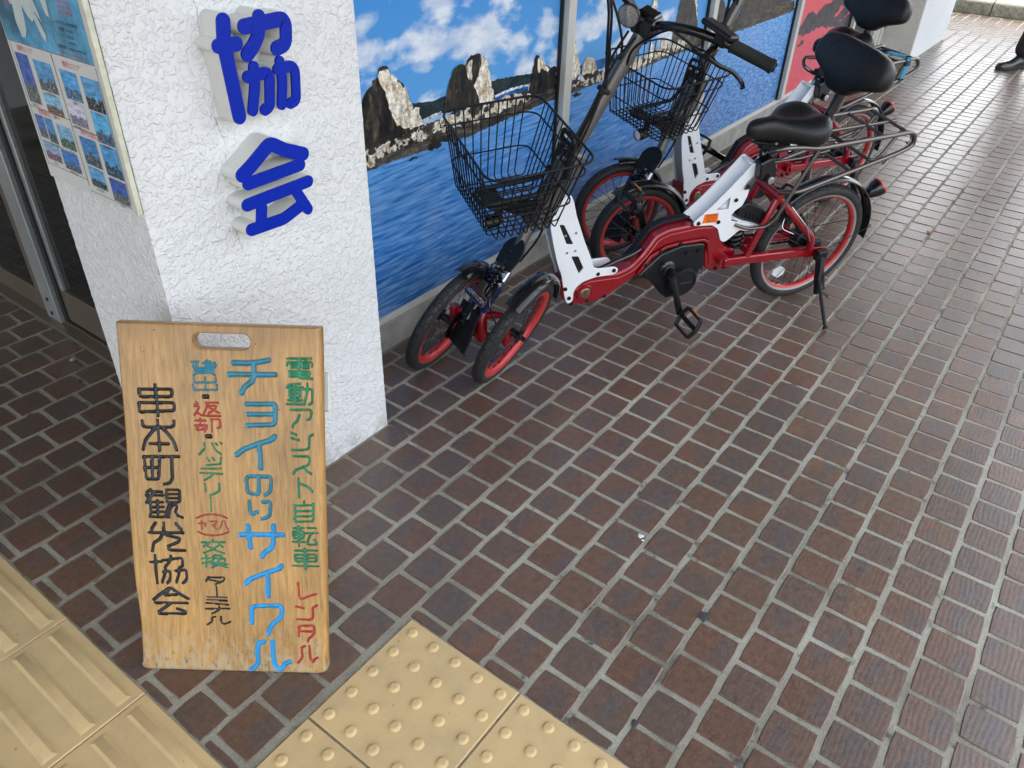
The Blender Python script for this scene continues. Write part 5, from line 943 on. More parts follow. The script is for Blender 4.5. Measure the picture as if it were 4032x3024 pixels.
m, n, l, b = newmat('mesh_reflector'); vo = n.new('ShaderNodeTexVoronoi'); vo.inputs['Scale'].default_value = 420; l.new(coords(n, l), vo.inputs[0]); r_ = ramp(n, [(.1, (.75, .75, .74)), (.5, (.30, .30, .30))]); l.new(vo.outputs['Distance'], r_.inputs[0]); l.new(r_.outputs[0], b.inputs['Base Color']); b.inputs['Roughness'].default_value = .2; b.inputs['Metallic'].default_value = .5
def tyre_mat():
    m, n, l, b = newmat('tyre_rubber'); uv = n.new('ShaderNodeUVMap'); uv.uv_map = 'UVMap'
    vo = n.new('ShaderNodeTexVoronoi'); vo.feature = 'DISTANCE_TO_EDGE'; vo.inputs['Randomness'].default_value = .55; mp = n.new('ShaderNodeMapping'); mp.inputs['Scale'].default_value = (46, 9, 1); l.new(uv.outputs[0], mp.inputs[0]); l.new(mp.outputs[0], vo.inputs[0]); vo.inputs['Scale'].default_value = 1
    s = n.new('ShaderNodeSeparateXYZ'); l.new(uv.outputs[0], s.inputs[0]); tr = mth(n, l, 'LESS_THAN', mth(n, l, 'ABSOLUTE', mth(n, l, 'SUBTRACT', s.outputs[1], .5)), .17)
    r = ramp(n, [(.03, 0), (.09, 1)]); l.new(vo.outputs['Distance'], r.inputs[0]); h = mth(n, l, 'ADD', mth(n, l, 'MULTIPLY', mth(n, l, 'SUBTRACT', r.outputs[0], 1), tr), 1)
    geo = n.new('ShaderNodeNewGeometry'); t = noise_t(n, l, geo.outputs['Position'], 22, 5, .65); c = ramp(n, [(.3, (.012, .012, .013)), (.65, (.026, .025, .024)), (.85, (.055, .052, .046))]); l.new(t.outputs[0], c.inputs[0])
    cc = mixc(n, l, h, (.008, .008, .008), c.outputs[0]); l.new(cc, b.inputs['Base Color']); b.inputs['Roughness'].default_value = .68; bump(n, l, h, .9, .003, b)
tyre_mat()
def side(a, b_, t): return (a, t, b_)
def coil(c0, c1, r, wire, turns, mb, m=0, n=9):
    c0, c1 = Vector(c0), Vector(c1); A = (c1 - c0); ax = A.normalized(); e1 = ax.orthogonal().normalized(); e2 = ax.cross(e1); P = []
    k = int(turns * n)
    for i in range(k + 1): a = 2 * math.pi * i / n; P.append(c0 + A * i / k + (e1 * math.cos(a) + e2 * math.sin(a)) * r)
    mb.tube(P, wire, 5, m=m)
def bolt(mb, c, ax, r=.0072, h=.0045, m=0):
    mb.lathe([(.0, h), (r * .45, h), (r * .5, h * .55), (r * .62, h), (r * .85, h * .9), (r, h * .35), (r, -.001)], c, ax, 12, m=m)
def wheel_mesh(Ro, wt, rim_out, rim_in, ns, gray):
    """returns meshes of tyre, rim, hub, spokes; axle along y"""
    out = {}
    a = wt / 2; cr = Ro - a; prof = []
    for i in range(14): t = math.pi * (-.82 + 1.64 * i / 13); prof.append((cr + a * math.cos(t) * 1.0, a * math.sin(t) * 1.02))
    mb = MB(); mb.lathe(prof, (0, 0, 0), (0, 1, 0), 72); me = mesh_of('tyre', mb, 'tyre_rubber', True, 60)
    uvl = me.uv_layers.new(name='UVMap'); uvs = []
    for lp in me.loops:
        co = me.vertices[lp.vertex_index].co; th = math.atan2(co.z, co.x) / (2 * math.pi); rr = math.hypot(co.x, co.z); vv = math.atan2(co.y, rr - cr) / (2 * math.pi) + .5; uvs.append([th, vv])
    uvs = np.array(uvs)
    for p_ in me.polygons:
        li = list(p_.loop_indices); u_ = uvs[li, 0]
        if u_.max() - u_.min() > .5: uvs[li, 0] = np.where(u_ < 0, u_ + 1, u_)
    uvl.data.foreach_set('uv', uvs.astype(np.float32).ravel()); out['tyre'] = (me,)
    mb = MB(); hw = wt * .36
    mb.lathe([(rim_out, -hw), (rim_out, -hw - .002), (rim_out - .005, -hw - .002), (rim_out - .010 if gray else rim_in + .004, -hw * .95), (rim_in, -hw * .6), (rim_in - .002, 0), (rim_in, hw * .6), (rim_out - .010 if gray else rim_in + .004, hw * .95), (rim_out - .005, hw + .002), (rim_out, hw + .002), (rim_out, hw)], (0, 0, 0), (0, 1, 0), 64)
    me = mesh_of('rim', mb, ['rim_red', 'rim_grey'], True, 40)
    if gray:
        for p_ in me.polygons:
            if math.hypot(p_.center.x, p_.center.z) > rim_out - .0105: p_.material_index = 1
    out['rim'] = (me,)
    mb = MB()
    for i in range(ns):
        a0 = 2 * math.pi * i / ns; a1 = a0 + (.62 if i % 2 else -.62) * (1 if (i // 2) % 2 else 1); s_ = .024 if (i // 2) % 2 else -.024; rh = .019
        mb.tube([(rh * math.cos(a1), s_, rh * math.sin(a1)), (rim_in * math.cos(a0), s_ * .12, rim_in * math.sin(a0))], .0011, 4)
        mb.tube([((rim_in - .012) * math.cos(a0), s_ * .16, (rim_in - .012) * math.sin(a0)), ((rim_in + .001) * math.cos(a0), s_ * .1, (rim_in + .001) * math.sin(a0))], .0021, 5)
    out['spokes'] = (mesh_of('spokes', mb, 'spoke_dark', True, 60),)
    mb = MB(); mb.lathe([(.0, -.045), (.007, -.045), (.008, -.030), (.022, -.028), (.022, -.022), (.013, -.018), (.013, .018), (.022, .022), (.022, .028), (.008, .030), (.007, .045), (0, .045)], (0, 0, 0), (0, 1, 0), 20)
    out['hub'] = (mesh_of('hub', mb, 'gloss_black', True, 35),)
    return out
WREAR = wheel_mesh(.236, .042, .205, .188, 32, True)
WFRONT = wheel_mesh(.193, .040, .163, .143, 24, False)
def put_wheel(name, W_, root, M, lab=None):
    e = bpy.data.objects.new(name, None); COL.objects.link(e); e.parent = root; e.matrix_parent_inverse = Matrix(); e.matrix_basis = M
    for k_, (me,) in W_.items(): o = link(k_, me, e)
    if lab: e['label'] = lab
    return e
def frame_matrix(x, y, yaw, lean, z=0):
    n_ = Vector((-math.sin(yaw) * math.cos(lean), math.cos(yaw) * math.cos(lean), math.sin(lean))); f_ = Vector((math.cos(yaw), math.sin(yaw), 0)); u_ = f_.cross(n_)
    return Matrix([[f_[i], n_[i], u_[i], (x, y, z)[i]] for i in range(3)] + [[0, 0, 0, 1]])
def arc_strip(mb, c, r, a0, a1, w_, n_=28, th=.0015, crown=.006, m=0, y0=0):
    """curved mudguard strip round the y axis; angles from +x towards +z"""
    prof = [(-1, -.9), (-.98, -.35), (-.7, .35), (0, 1), (.7, .35), (.98, -.35), (1, -.9)]; vs = []; k = len(prof)
    for i in range(n_ + 1):
        a = a0 + (a1 - a0) * i / n_
        for off in (0, -th):
            for (p_, q_) in prof: rr = r + off + crown * q_; vs.append((c[0] + math.cos(a) * rr, c[1] + y0 + p_ * w_ / 2 * (1 if off == 0 else .97), c[2] + math.sin(a) * rr))
    fs = []; K = 2 * k
    for i in range(n_):
        for j in range(k - 1): fs.append((i * K + j, i * K + j + 1, (i + 1) * K + j + 1, (i + 1) * K + j)); fs.append((i * K + k + j + 1, i * K + k + j, (i + 1) * K + k + j, (i + 1) * K + k + j + 1))
        fs.append((i * K, (i + 1) * K, (i + 1) * K + k, i * K + k)); fs.append((i * K + k - 1, i * K + 2 * k - 1, (i + 1) * K + 2 * k - 1, (i + 1) * K + k - 1))
    for i in (0, n_): fs.append(tuple(i * K + j for j in range(k)) + tuple(i * K + k + j for j in range(k - 1, -1, -1)))
    mb.add(vs, fs, m)
def rounded(P, r, k=3): return [(q.x, q.y) for q in fillet([(a, b_, 0) for a, b_ in P], r, k, closed=True)]
def make_bike(pose, fw, label, steer, tips=((.570, .100), (.706, .436)), sup=0.0):
    root = tag(empty('folding_bicycle', mat=frame_matrix(*pose)), label, 'bicycle', 'folding bicycles parked by the window wall')
    inv = root.matrix_world.inverted(); P_ = lambda name, mb, mats, **k: obj(name, mb, mats, root, **k)
    # ---- main frame: deep red cast beam
    out = [(.985, .176), (.918, .168), (.850, .178), (.806, .208), (.745, .250), (.735, .262), (.700, .318), (.655, .346), (.605, .352), (.520, .351), (.500, .340), (.492, .300), (.470, .232), (.452, .222), (.431, .207), (.352, .207), (.350, .278), (.368, .290), (.400, .300), (.430, .336), (.445, .383), (.462, .402), (.490, .413), (.538, .417), (.654, .411), (.700, .394), (.735, .332), (.771, .290), (.816, .272), (.930, .281), (.967, .276), (1.030, .285), (1.018, .215)]
    mb = MB(); mb.prism(rounded(out, .012), -.032, .034, side, cham=.005)
    inner = [(.975, .190), (.918, .184), (.858, .192), (.815, .220), (.752, .268), (.712, .335), (.660, .361), (.606, .367), (.515, .366), (.490, .352), (.478, .305), (.458, .245), (.438, .243), (.425, .262), (.436, .300), (.452, .345), (.462, .382), (.480, .396), (.538, .402), (.650, .396), (.690, .381), (.724, .322), (.764, .277), (.812, .257), (.925, .262), (.972, .240)]
    mb.prism(rounded(inner, .008), .033, .0375, side, cham=.002)
    rb_ = [(.752, .262), (.714, .327), (.660, .356), (.606, .362), (.513, .361), (.488, .348), (.474, .300), (.482, .300), (.497, .341), (.517, .352), (.605, .353), (.656, .347), (.703, .318), (.742, .255)]
    mb.prism(rounded(rb_, .004), .036, .045, side, cham=.0015)
    P_('main_frame', mb, 'paint_metal_red', ang=30)
    mb = MB(); mb.prism(rounded([(.780, .292), (.745, .335), (.708, .402), (.656, .422), (.545, .427), (.548, .418), (.655, .412), (.701, .394), (.737, .331), (.775, .287)], .004), -.030, -.002, side, cham=.002); P_('frame_pad', mb, 'matte_black')
    mb = MB(); mb.lathe([(.0315, -.002), (.0315, .006), (.028, .011), (.022, .011), (.0205, .007)], (.936, .034, .222), (0, 1, 0), 28); pv = P_('pivot_ring', mb, 'paint_metal_red')
    mb = MB(); mb.lathe([(.021, .0), (.021, .008), (.017, .0125), (.0035, .0125), (.0035, .009), (0, .009)], (.936, .034, .222), (0, 1, 0), 20); mb.box((.936, .0465, .222), (.005, .004, .026)); obj('pivot_pin', mb, 'pivot_copper', pv)
    # ---- front white plates with slots and dished grey inner skin
    fpl = [(1.092, .540), (1.064, .585), (1.041, .594), (1.027, .566), (1.011, .518), (.972, .430), (.934, .353), (.918, .316), (.900, .309), (.841, .306), (.826, .296), (.826, .284), (.841, .275), (.907, .278), (.950, .268), (.972, .250), (.979, .228), (.976, .200), (.984, .190), (.996, .189), (1.007, .211), (1.022, .268), (1.034, .312), (1.046, .337), (1.058, .370), (1.080, .440), (1.094, .490)]
    sl = [[(1.066, .497), (1.050, .494), (1.007, .418), (1.031, .422)], [(1.008, .375), (.983, .371), (.957, .322), (.970, .302)]]
    for t0, t1 in ((.0345, .0395), (-.0200, -.0150)):
        mb = MB(); mb.prism(rounded(fpl, .008), t0, t1, side, holes=[rounded(q, .004, 2) for q in sl], cham=.0008); P_('front_plate', mb, 'plate_white', ang=30)
    mb = MB(); mb.prism(rounded([(1.090, .530), (1.060, .575), (1.035, .560), (1.012, .518), (1.060, .510), (1.070, .500), (1.040, .425), (1.000, .330), (.975, .250), (.985, .205), (1.000, .225), (1.020, .290), (1.045, .345), (1.078, .440)], .006), -.014, .034, side, cham=.002); P_('front_spine', mb, 'spine_silver')
    mb = MB()
    for q in sl: mb.prism(rounded([(a + (a - sum(z[0] for z in q) / 4) * .08, b_ + (b_ - sum(z[1] for z in q) / 4) * .08) for a, b_ in q], .004, 2), .0338, .0343, side)
    P_('slot_shade', mb, 'matte_black')  # black inserts stand in for the shade of the hollow behind the slots
    # ---- seat mast: two white plates and a dished white front cover
    spl = [(.379, .600), (.385, .618), (.400, .617), (.432, .578), (.472, .530), (.522, .474), (.572, .428), (.568, .416), (.541, .412), (.495, .408), (.466, .390), (.440, .340), (.424, .331), (.412, .335), (.372, .370), (.340, .362), (.322, .364), (.298, .376), (.300, .381), (.372, .401), (.405, .418), (.427, .436), (.415, .452), (.393, .466), (.384, .500), (.386, .545)]
    hs = [[(.452, .506), (.446, .461), (.497, .463)], [(.423, .432), (.386, .402), (.418, .412)]]
    for t0, t1 in ((.0345, .0395), (-.0275, -.0225)):
        mb = MB(); mb.prism(rounded(spl, .006), t0, t1, side, holes=[rounded(q, .003, 2) for q in hs], cham=.0008); P_('seat_plate', mb, 'plate_white', ang=30)
    mb = MB(); pr_ = [(.398, .617), (.432, .578), (.472, .530), (.522, .474), (.571, .429)]; vs = []; nt = 9
    for (a, b_) in pr_:
        for j in range(nt): t = -.022 + .056 * j / (nt - 1); dsh = .013 * (1 - (2 * j / (nt - 1) - 1) ** 2); vs.append((a - dsh * .87, t, b_ - dsh * .49))
    mb.add(vs, [(i * nt + j, i * nt + j + 1, (i + 1) * nt + j + 1, (i + 1) * nt + j) for i in range(4) for j in range(nt - 1)]); mb.box((.392, .006, .611), (.024, .054, .006), bev=.002)
    mb.cyl((.455, 0.008, .440), (.325, 0.006, .618), .0215, 18); P_('seat_mast', mb, 'plate_white', ang=40)
    mb = MB(); mb.add([(a, .0400, b_) for a, b_ in ((.538, .421), (.477, .417), (.482, .452), (.536, .455))], [(0, 1, 2, 3)]); st_ = P_('registration_sticker', mb, 'sticker_orange', smooth=False)
    mb = MB(); f_ = lambda cx, cz: (lambda x, y: (cx - x, .0403, cz + y))
    text_mb('串本警察署', .0085, mb, f_(.508, .4465)); text_mb('110-99701', .0105, mb, f_(.507, .4365)); text_mb('和歌山県', .0085, mb, f_(.507, .4260)); obj('sticker_text', mb, 'text_dark', st_, smooth=False, fixn=False)
    # bolts of both plates and of the beam
    for (a, b_, t) in [(.553, .424, .040), (.473, .417, .040), (.427, .492, .040), (.899, .289, .038), (.842, .293, .040), (1.012, .252, .040), (.993, .212, .040), (.921, .186, .036), (.857, .192, .036), (.980, .186, .036), (.725, .295, .046), (.679, .340, .046), (.606, .358, .046), (.406, .259, .060), (.421, .222, .036), (.386, .222, .036)]:
        mb = MB(); bolt(mb, (a, t, b_), (0, 1, 0)); P_('bolt', mb, 'gloss_black')
    for (a, b_) in ((1.040, .455), (1.005, .460), (.998, .395), (1.026, .392), (.341, .373)):
        mb = MB(); bolt(mb, (a, .040, b_), (0, 1, 0), .0045, .0022); P_('rivet', mb, 'steel')
    # ---- motor housing with crank set
    mo = [(.752, .258), (.676, .327), (.606, .347), (.520, .345), (.503, .330), (.480, .232), (.500, .205), (.530, .170), (.572, .140), (.604, .134), (.640, .165), (.676, .217)]
    mb = MB(); mb.prism(rounded(mo, .008), -.046, .047, side, cham=.006); mh = P_('motor_housing', mb, 'plastic_black', ang=30)
    mb = MB(); mb.prism(rounded([(.748, .262), (.676, .331), (.606, .3505), (.520, .348), (.506, .338), (.520, .330), (.604, .331), (.668, .312), (.735, .246)], .003), .046, .052, side, cham=.0025); obj('bevelled_rim', mb, 'gloss_black', mh, ang=30)
    for (a, b_) in ((.722, .256), (.574, .318), (.529, .321), (.660, .294)): mb = MB(); bolt(mb, (a, .052, b_), (0, 1, 0), .006, .003); obj('bolt', mb, 'gloss_black', mh)
    for i in range(4):
        for j in range(3 if i < 3 else 2):
            mb = MB(); mb.lathe([(.0052, 0), (.0052, .0015), (.0035, .0015), (.0035, -.002)], (.497 + .0165 * i + .002 * j, .0465, .212 - .013 * j - .009 * i + .022), (0, 1, 0), 10); obj('vent_hole', mb, 'steel', mh)
    BBX, BBZ = .638, .268
    mb = MB(); mb.lathe([(.030, -.002), (.030, .004), (.022, .010), (.022, .016), (.013, .020), (.013, .040)], (BBX, .046, BBZ), (0, 1, 0), 24); mb.cyl((BBX, -.09, BBZ), (BBX, .10, BBZ), .010, 14); P_('crank_axle', mb, 'gloss_black')
    mb = MB(); mb.lathe([(.058, -.02), (.058, .012), (.054, .018), (.048, .019), (.046, .015), (.0, .015)], (.568, .046, .205), (0, 1, 0), 40); gb = P_('drive_unit', mb, 'plastic_black')
    mb = MB(); text_mb('YAMAHA', .012, mb, lambda x, y: (.556 - x, .0615, .203 + y)); obj('drive_text', mb, 'grey_tube', gb, smooth=False, fixn=False)
    def crank(tip, sg, nm):
        a = Vector((BBX, sg * .078, BBZ)); b_ = Vector((tip[0], sg * .092, tip[1])); mb = MB(); mb.tube([a + (a - b_).normalized() * .012, a, (a + b_) / 2, b_, b_ + (b_ - a).normalized() * .010], [.010, .0165, .0120, .0135, .008], 10, flat=(1, .62)); mb.cyl(a - Vector((0, sg * .012, 0)), a + Vector((0, sg * .010, 0)), .0155, 16); e = P_('crank_arm', mb, 'gloss_black')
        mb = MB(); mb.cyl(a + Vector((0, sg * .010, 0)), a + Vector((0, sg * .0115, 0)), .010, 16); obj('crank_cap', mb, 'matte_black', e)
        pe_ = bpy.data.objects.new('pedal', None); COL.objects.link(pe_); pe_.parent = root; pe_.location = (b_.x, b_.y + sg * .006, b_.z); pe_.rotation_euler = (0, R(nm), 0)
        mb = MB(); w2 = .100; mb.cyl((0, 0, 0), (0, sg * w2 * .98, 0), .0085, 12)
        for x in (-1, 1):
            mb.box((x * .037, sg * w2 * .52, 0), (.009, w2 * .78, .021), bev=.003); mb.box((x * .020, sg * w2 * .08, 0), (.042, .009, .018), rot=Matrix.Rotation(x * sg * R(18), 3, 'Z'), bev=.003); mb.box((x * .020, sg * w2 * .95, 0), (.044, .009, .018), rot=Matrix.Rotation(-x * sg * R(14), 3, 'Z'), bev=.003)
            for k in range(4): mb.cyl((x * .037, sg * (w2 * .2 + k * .018), .006), (x * .037, sg * (w2 * .2 + k * .018), .0135), .0018, 6)
        mb.box((0, sg * w2 * .5, 0), (.014, w2 * .8, .014), bev=.003); obj('pedal_cage', mb, 'plastic_black', pe_)
        for x in (-1, 1): mb = MB(); mb.box((x * .0422, sg * w2 * .52, 0), (.003, .040, .010)); obj('pedal_reflector', mb, 'lens_amber', pe_)
    crank(tips[0], 1, 62); crank(tips[1], -1, 62)
    # ---- swing arm and rear triangle
    mb = MB()
    for sg in (1, -1):
        y = sg * .058
        a0, a1 = Vector((.416, sg * .046, .262)), Vector((.035, sg * .066, .240)); d = (a1 - a0); ang_ = math.atan2(-d.z, -d.x)
        mb.box((a0 + a1) / 2, (d.length, .024, .034), rot=Matrix.Rotation(-math.atan2(d.z, d.x), 3, 'Y') @ Matrix.Identity(3), bev=.004)
        mb.cyl((.412, sg * .034, .262), (.412, sg * .060, .262), .021, 20)
        mb.tube(smoothpath([(.262, sg * .050, .486), (.292, y, .400), (.322, y, .272)], 5), .0125, 10); mb.tube(smoothpath([(.262, sg * .050, .486), (.182, y, .414), (.100, sg * .066, .343), (.062, sg * .068, .308), (.046, sg * .068, .258)], 6), .0125, 10)
        mb.prism([(.055, .222), (.060, .262), (-.028, .256), (-.030, .250), (.0, .222)], sg * .062, sg * .070, side, cham=.001)
    mb.cyl((.262, -.062, .488), (.262, .062, .488), .014, 14); mb.cyl((.322, -.058, .286), (.322, .058, .286), .011, 12); P_('swing_arm', mb, 'paint_metal_red', ang=40)
    mb = MB(); coil((.362, 0, .372), (.340, 0, .276), .0285, .0062, 5.2, mb, 0, 14); mb.cyl((.374, 0, .380), (.348, 0, .270), .012, 12); mb.cyl((.376, 0, .388), (.373, 0, .374), .029, 16); P_('rear_shock', mb, 'gloss_black')
    # ---- rear wheel group
    rw = put_wheel('rear_wheel', WREAR, root, Matrix.Translation((0, 0, .236)))
    mb = MB(); mb.lathe([(0, -.05), (.040, -.05), (.047, -.044), (.047, -.008), (.040, -.002), (.016, .0), (.016, .05)], (0, 0, 0), (0, 1, 0), 28); obj('gear_hub', mb, 'plastic_black', rw)
    mb = MB(); mb.lathe([(.030, .031), (.036, .032), (.040, .038), (.030, .046), (.010, .047), (0, .047)], (0, 0, 0), (0, 1, 0), 24)
    for i in range(12): a = i * math.pi / 6; mb.cyl((math.cos(a) * .033, .030, math.sin(a) * .033), (math.cos(a) * .033, .034, math.sin(a) * .033), .0042, 8)
    obj('hub_flange', mb, 'matte_black', rw)
    mb = MB(); mb.prism(rounded([(.058, -.128), (.083, -.142), (.113, -.122), (.113, -.103), (.084, -.088), (.058, -.103)], .005), -.004, .006, side, cham=.002); obj('wheel_reflector', mb, 'lens_white', rw)
    # chain run
    mb = MB()
    for k in range(38):
        for z0, z1 in ((.292, .262), (.240, .212)):
            u = k / 38; mb.box((.56 - .54 * u, -.052, z0 + (z1 - z0) * u), (.0095, .004 if k % 2 else .007, .007), bev=0)
    o = P_('chain', mb, 'matte_black', smooth=False); o['kind'] = 'stuff'
    # ---- rear mudguard, stay, flap, tail lamp
    mb = MB(); arc_strip(mb, (0, 0, .236), .262, R(40), R(163), .052, 34); P_('rear_mudguard', mb, 'gloss_black', ang=60)
    mb = MB(); arc_strip(mb, (0, 0, .236), .264, R(155), R(183), .044, 8, crown=.004); P_('mud_flap', mb, 'matte_black', ang=60)
    mb = MB(); mb.tube([(-.262, -.030, .236 + .048), (.0, -.066, .250)], .0016, 6); mb.tube([(-.262, .030, .284), (-.02, .078, .252)], .0016, 6); mb.tube([(-.262, -.030, .284), (-.262, .030, .284)], .0016, 6); P_('mudguard_stay', mb, 'matte_black')
    mb = MB(); ax = Vector((-.83, 0, .56)) ; c0 = Vector((-.206, .0, .402)); mb.lathe([(.008, -.004), (.016, .004), (.030, .034), (.033, .050), (.0335, .054)], c0, ax, 24); tl = P_('tail_lamp', mb, 'gloss_black')
    mb = MB(); mb.lathe([(.0335, .052), (.0335, .058), (.030, .061), (.012, .065), (0, .0655)], c0, ax, 24); obj('lamp_lens', mb, 'lens_red', tl)
    # ---- horseshoe lock
    hl = Vector((math.cos(R(47)), 0, math.sin(R(47)))); cl = Vector((0, 0, .236)) + hl * .218; pts = []
    for j in range(15): a = R(-128) + R(256) * j / 14; pts.append(cl + Vector((0, 1, 0)) * math.sin(a) * .046 + hl * (math.cos(a) * .052 + .004))
    mb = MB(); mb.tube(pts, .0095, 8, flat=(1, 1.35)); tn = Vector((-hl.z, 0, hl.x)); mb.box(cl + Vector((0, .052, 0)) - hl * .028, (.045, .016, .040), rot=Matrix([[hl.x, 0, tn.x], [0, 1, 0], [hl.z, 0, tn.z]]), bev=.003); P_('wheel_lock', mb, 'plastic_black')
    # brake parts beside the wheel
    mb = MB(); mb.tube(smoothpath([(.19, .055, .44), (.15, .070, .40), (.11, .078, .36), (.07, .076, .30)], 5), .0022, 6); mb.tube(smoothpath([(.20, .05, .40), (.22, .075, .375), (.17, .085, .35)], 4), .0018, 6); P_('brake_cable', mb, 'steel')
    mb = MB(); mb.box((.175, .045, .385), (.030, .018, .035), bev=.004); mb.cyl((.178, .036, .395), (.178, .064, .395), .008, 10); P_('brake_arm', mb, 'gloss_black')
    # ---- kickstand
    mb = MB(); mb.box((.004, .088, .238), (.046, .026, .040), bev=.004); mb.tube([(.004, .090, .232), (.006, .108, .195), (.014, .128, .155), (.020, .150, .110)], [.018, .019, .016, .010], 10, flat=(1, .75)); ks = P_('kickstand', mb, 'plastic_black')
    lw = inv @ Vector((pose[0] + math.cos(pose[2]) * .040 - math.sin(pose[2]) * .269, pose[1] + math.sin(pose[2]) * .040 + math.cos(pose[2]) * .269, .004))
    mb = MB(); mb.tube([(.014, .120, .175), tuple(lw)], .0066, 10); mb.lathe([(.010, 0), (.010, .006), (.006, .009)], lw, Vector((.014, .12, .175)) - lw, 12); obj('stand_leg', mb, 'steel' if 0 else 'matte_black', ks)
    mb = MB(); mb.add([tuple(Vector(lw) * k_ + Vector((.014, .12, .175)) * (1 - k_) + Vector(o_)) for k_, o_ in ((.28, (0, 0, 0)), (.40, (-.030, .006, 0)), (.45, (-.026, .010, 0)), (.34, (0, .004, 0)))], [(0, 1, 2, 3)]); q1_, q2_ = Vector((.012, .110, .205)), Vector(lw) * .30 + Vector((.014, .12, .175)) * .7
    coil(q1_ + Vector((-.014, 0, 0)), q2_ + Vector((-.014, 0, 0)), .006, .0013, 16, mb, 0, 8); obj('stand_spring', mb, 'matte_black', ks)
    # ---- rear carrier of bronze grey tube
    mb = MB()
    for sg in (1, -1):
        y = sg * .092
        mb.tube(fillet([(.330, sg * .030, .640), (.372, sg * .060, .662), (.345, y, .688), (.270, y, .682), (.207, y, .672), (-.188, y, .690), (-.210, y, .640), (-.150, y, .617), (.234, y, .521), (.262, sg * .04, .500)], .026, 5), .0082, 8)
        mb.tube([(.201, y, .672), (.276, sg * .085, .425), ], .0062, 8); mb.tube(fillet([(.276, sg * .085, .425), (.292, sg * .075, .392), (.350, sg * .050, .378), (.400, sg * .040, .396)], .02, 4), .0062, 8)
        mb.tube([(.335, sg * .02, .600), (.245, sg * .070, .634), (.160, y, .662)], .0052, 8)
    mb.tube(fillet([(.110, 0, .676), (.02, 0, .680), (-.190, 0, .686)], .01, 3), .0060, 8)
    for x, z in ((-.060, .684), (-.160, .688), (.100, .676)): mb.tube([(x, -.092, z), (x, .092, z)], .0056, 8)
    mb.tube(fillet([(-.178, -.070, .686), (-.112, -.070, .596), (.020, -.078, .600), (-.060, -.078, .592), (-.060, .078, .592), (-.100, .070, .594), (-.150, .070, .686)], .02, 4), .0060, 8)
    mb.tube([(.030, -.092, .572), (.030, .092, .572)], .0056, 8)
    P_('rear_carrier', mb, 'bronze_tube', ang=60)
    mb = MB(); mb.tube(fillet([(-.172, .092, .682), (-.180, .096, .665), (-.170, .10, .652), (-.160, .098, .658)], .004, 3), .0028, 6); mb.lathe([(.011, -.001), (.011, .001), (.0035, .001), (.0035, -.001)], (-.105, .092, .593), (0, 1, 0), 14); P_('luggage_hook', mb, 'bronze_tube')
    # ---- lock box, battery socket, seat clamp and post
    mb = MB(); mb.prism(rounded([(.395, .628), (.352, .645), (.322, .606), (.318, .570), (.350, .560), (.384, .572)], .006), .030, .068, side, cham=.004); mb.cyl((.346, .060, .572), (.346, .078, .572), .0155, 20); lb = P_('battery_lock', mb, 'gloss_black', ang=35)
    mb = MB(); mb.lathe([(.0125, .074), (.0125, .0815), (.010, .0825), (.0, .0815)], (.346, 0, .572), (0, 1, 0), 20); mb.box((.346, .082, .572), (.0018, .002, .008)); obj('key_cylinder', mb, 'steel', lb)
    mb = MB(); mb.prism(rounded([(.410, .530), (.404, .552), (.365, .600), (.330, .628), (.322, .620), (.350, .590), (.395, .527)], .003), .040, .046, side, cham=.001); P_('lock_bracket', mb, 'grey_tube')
    mb = MB(); bolt(mb, (.402, .046, .541), (0, 1, 0), .008, .005); P_('bolt', mb, 'gloss_black')
    mb = MB(); mb.prism(rounded([(.398, .462), (.372, .474), (.330, .456), (.262, .416), (.256, .380), (.300, .384), (.402, .430)], .006), -.020, .044, side, cham=.004)
    for k in range(6): mb.box((.283 + k * .017, .0455, .402 + k * .0055), (.005, .005, .026), bev=.001)
    mb.prism(rounded([(.300, .372), (.372, .394), (.420, .418), (.412, .424), (.365, .402), (.296, .380)], .002), -.018, .033, side, cham=.001, m=1); P_('battery_socket', mb, ['plastic_black', 'plate_white'], ang=30)
    mb = MB(); d_ = Vector((-.46, 0, .89)).normalized(); s0 = Vector((.338, 0, .600)); mb.cyl(s0, s0 + d_ * (.150 + sup), .0165, 16); sp_ = P_('seat_post', mb, 'gloss_black')
    mb = MB(); mb.cyl(s0 + d_ * .035, s0 + d_ * .085, .0245, 18); mb.box(s0 + d_ * .055 + Vector((.030, 0, .005)), (.032, .030, .026), bev=.004); mb.box(s0 + d_ * .05 + Vector((-.028, 0, .0)), (.02, .05, .022), bev=.004)
    mb.tube([s0 + d_ * .04 + Vector((.034, .0, 0)), s0 + d_ * .02 + Vector((.046, .05, -.01)), s0 + Vector((.030, .060, -.018))], [.005, .006, .004], 8); obj('clamp_lever', mb, 'matte_black', sp_)
    for dz, r_ in ((.045, .0055), (.078, .0055)): mb = MB(); bolt(mb, s0 + d_ * dz + Vector((.02, .024, 0)), (0, 1, 0), r_, .004); obj('bolt', mb, 'steel', sp_)
    # saddle
    mb = MB(); NS, NR = 24, 24; vs = []
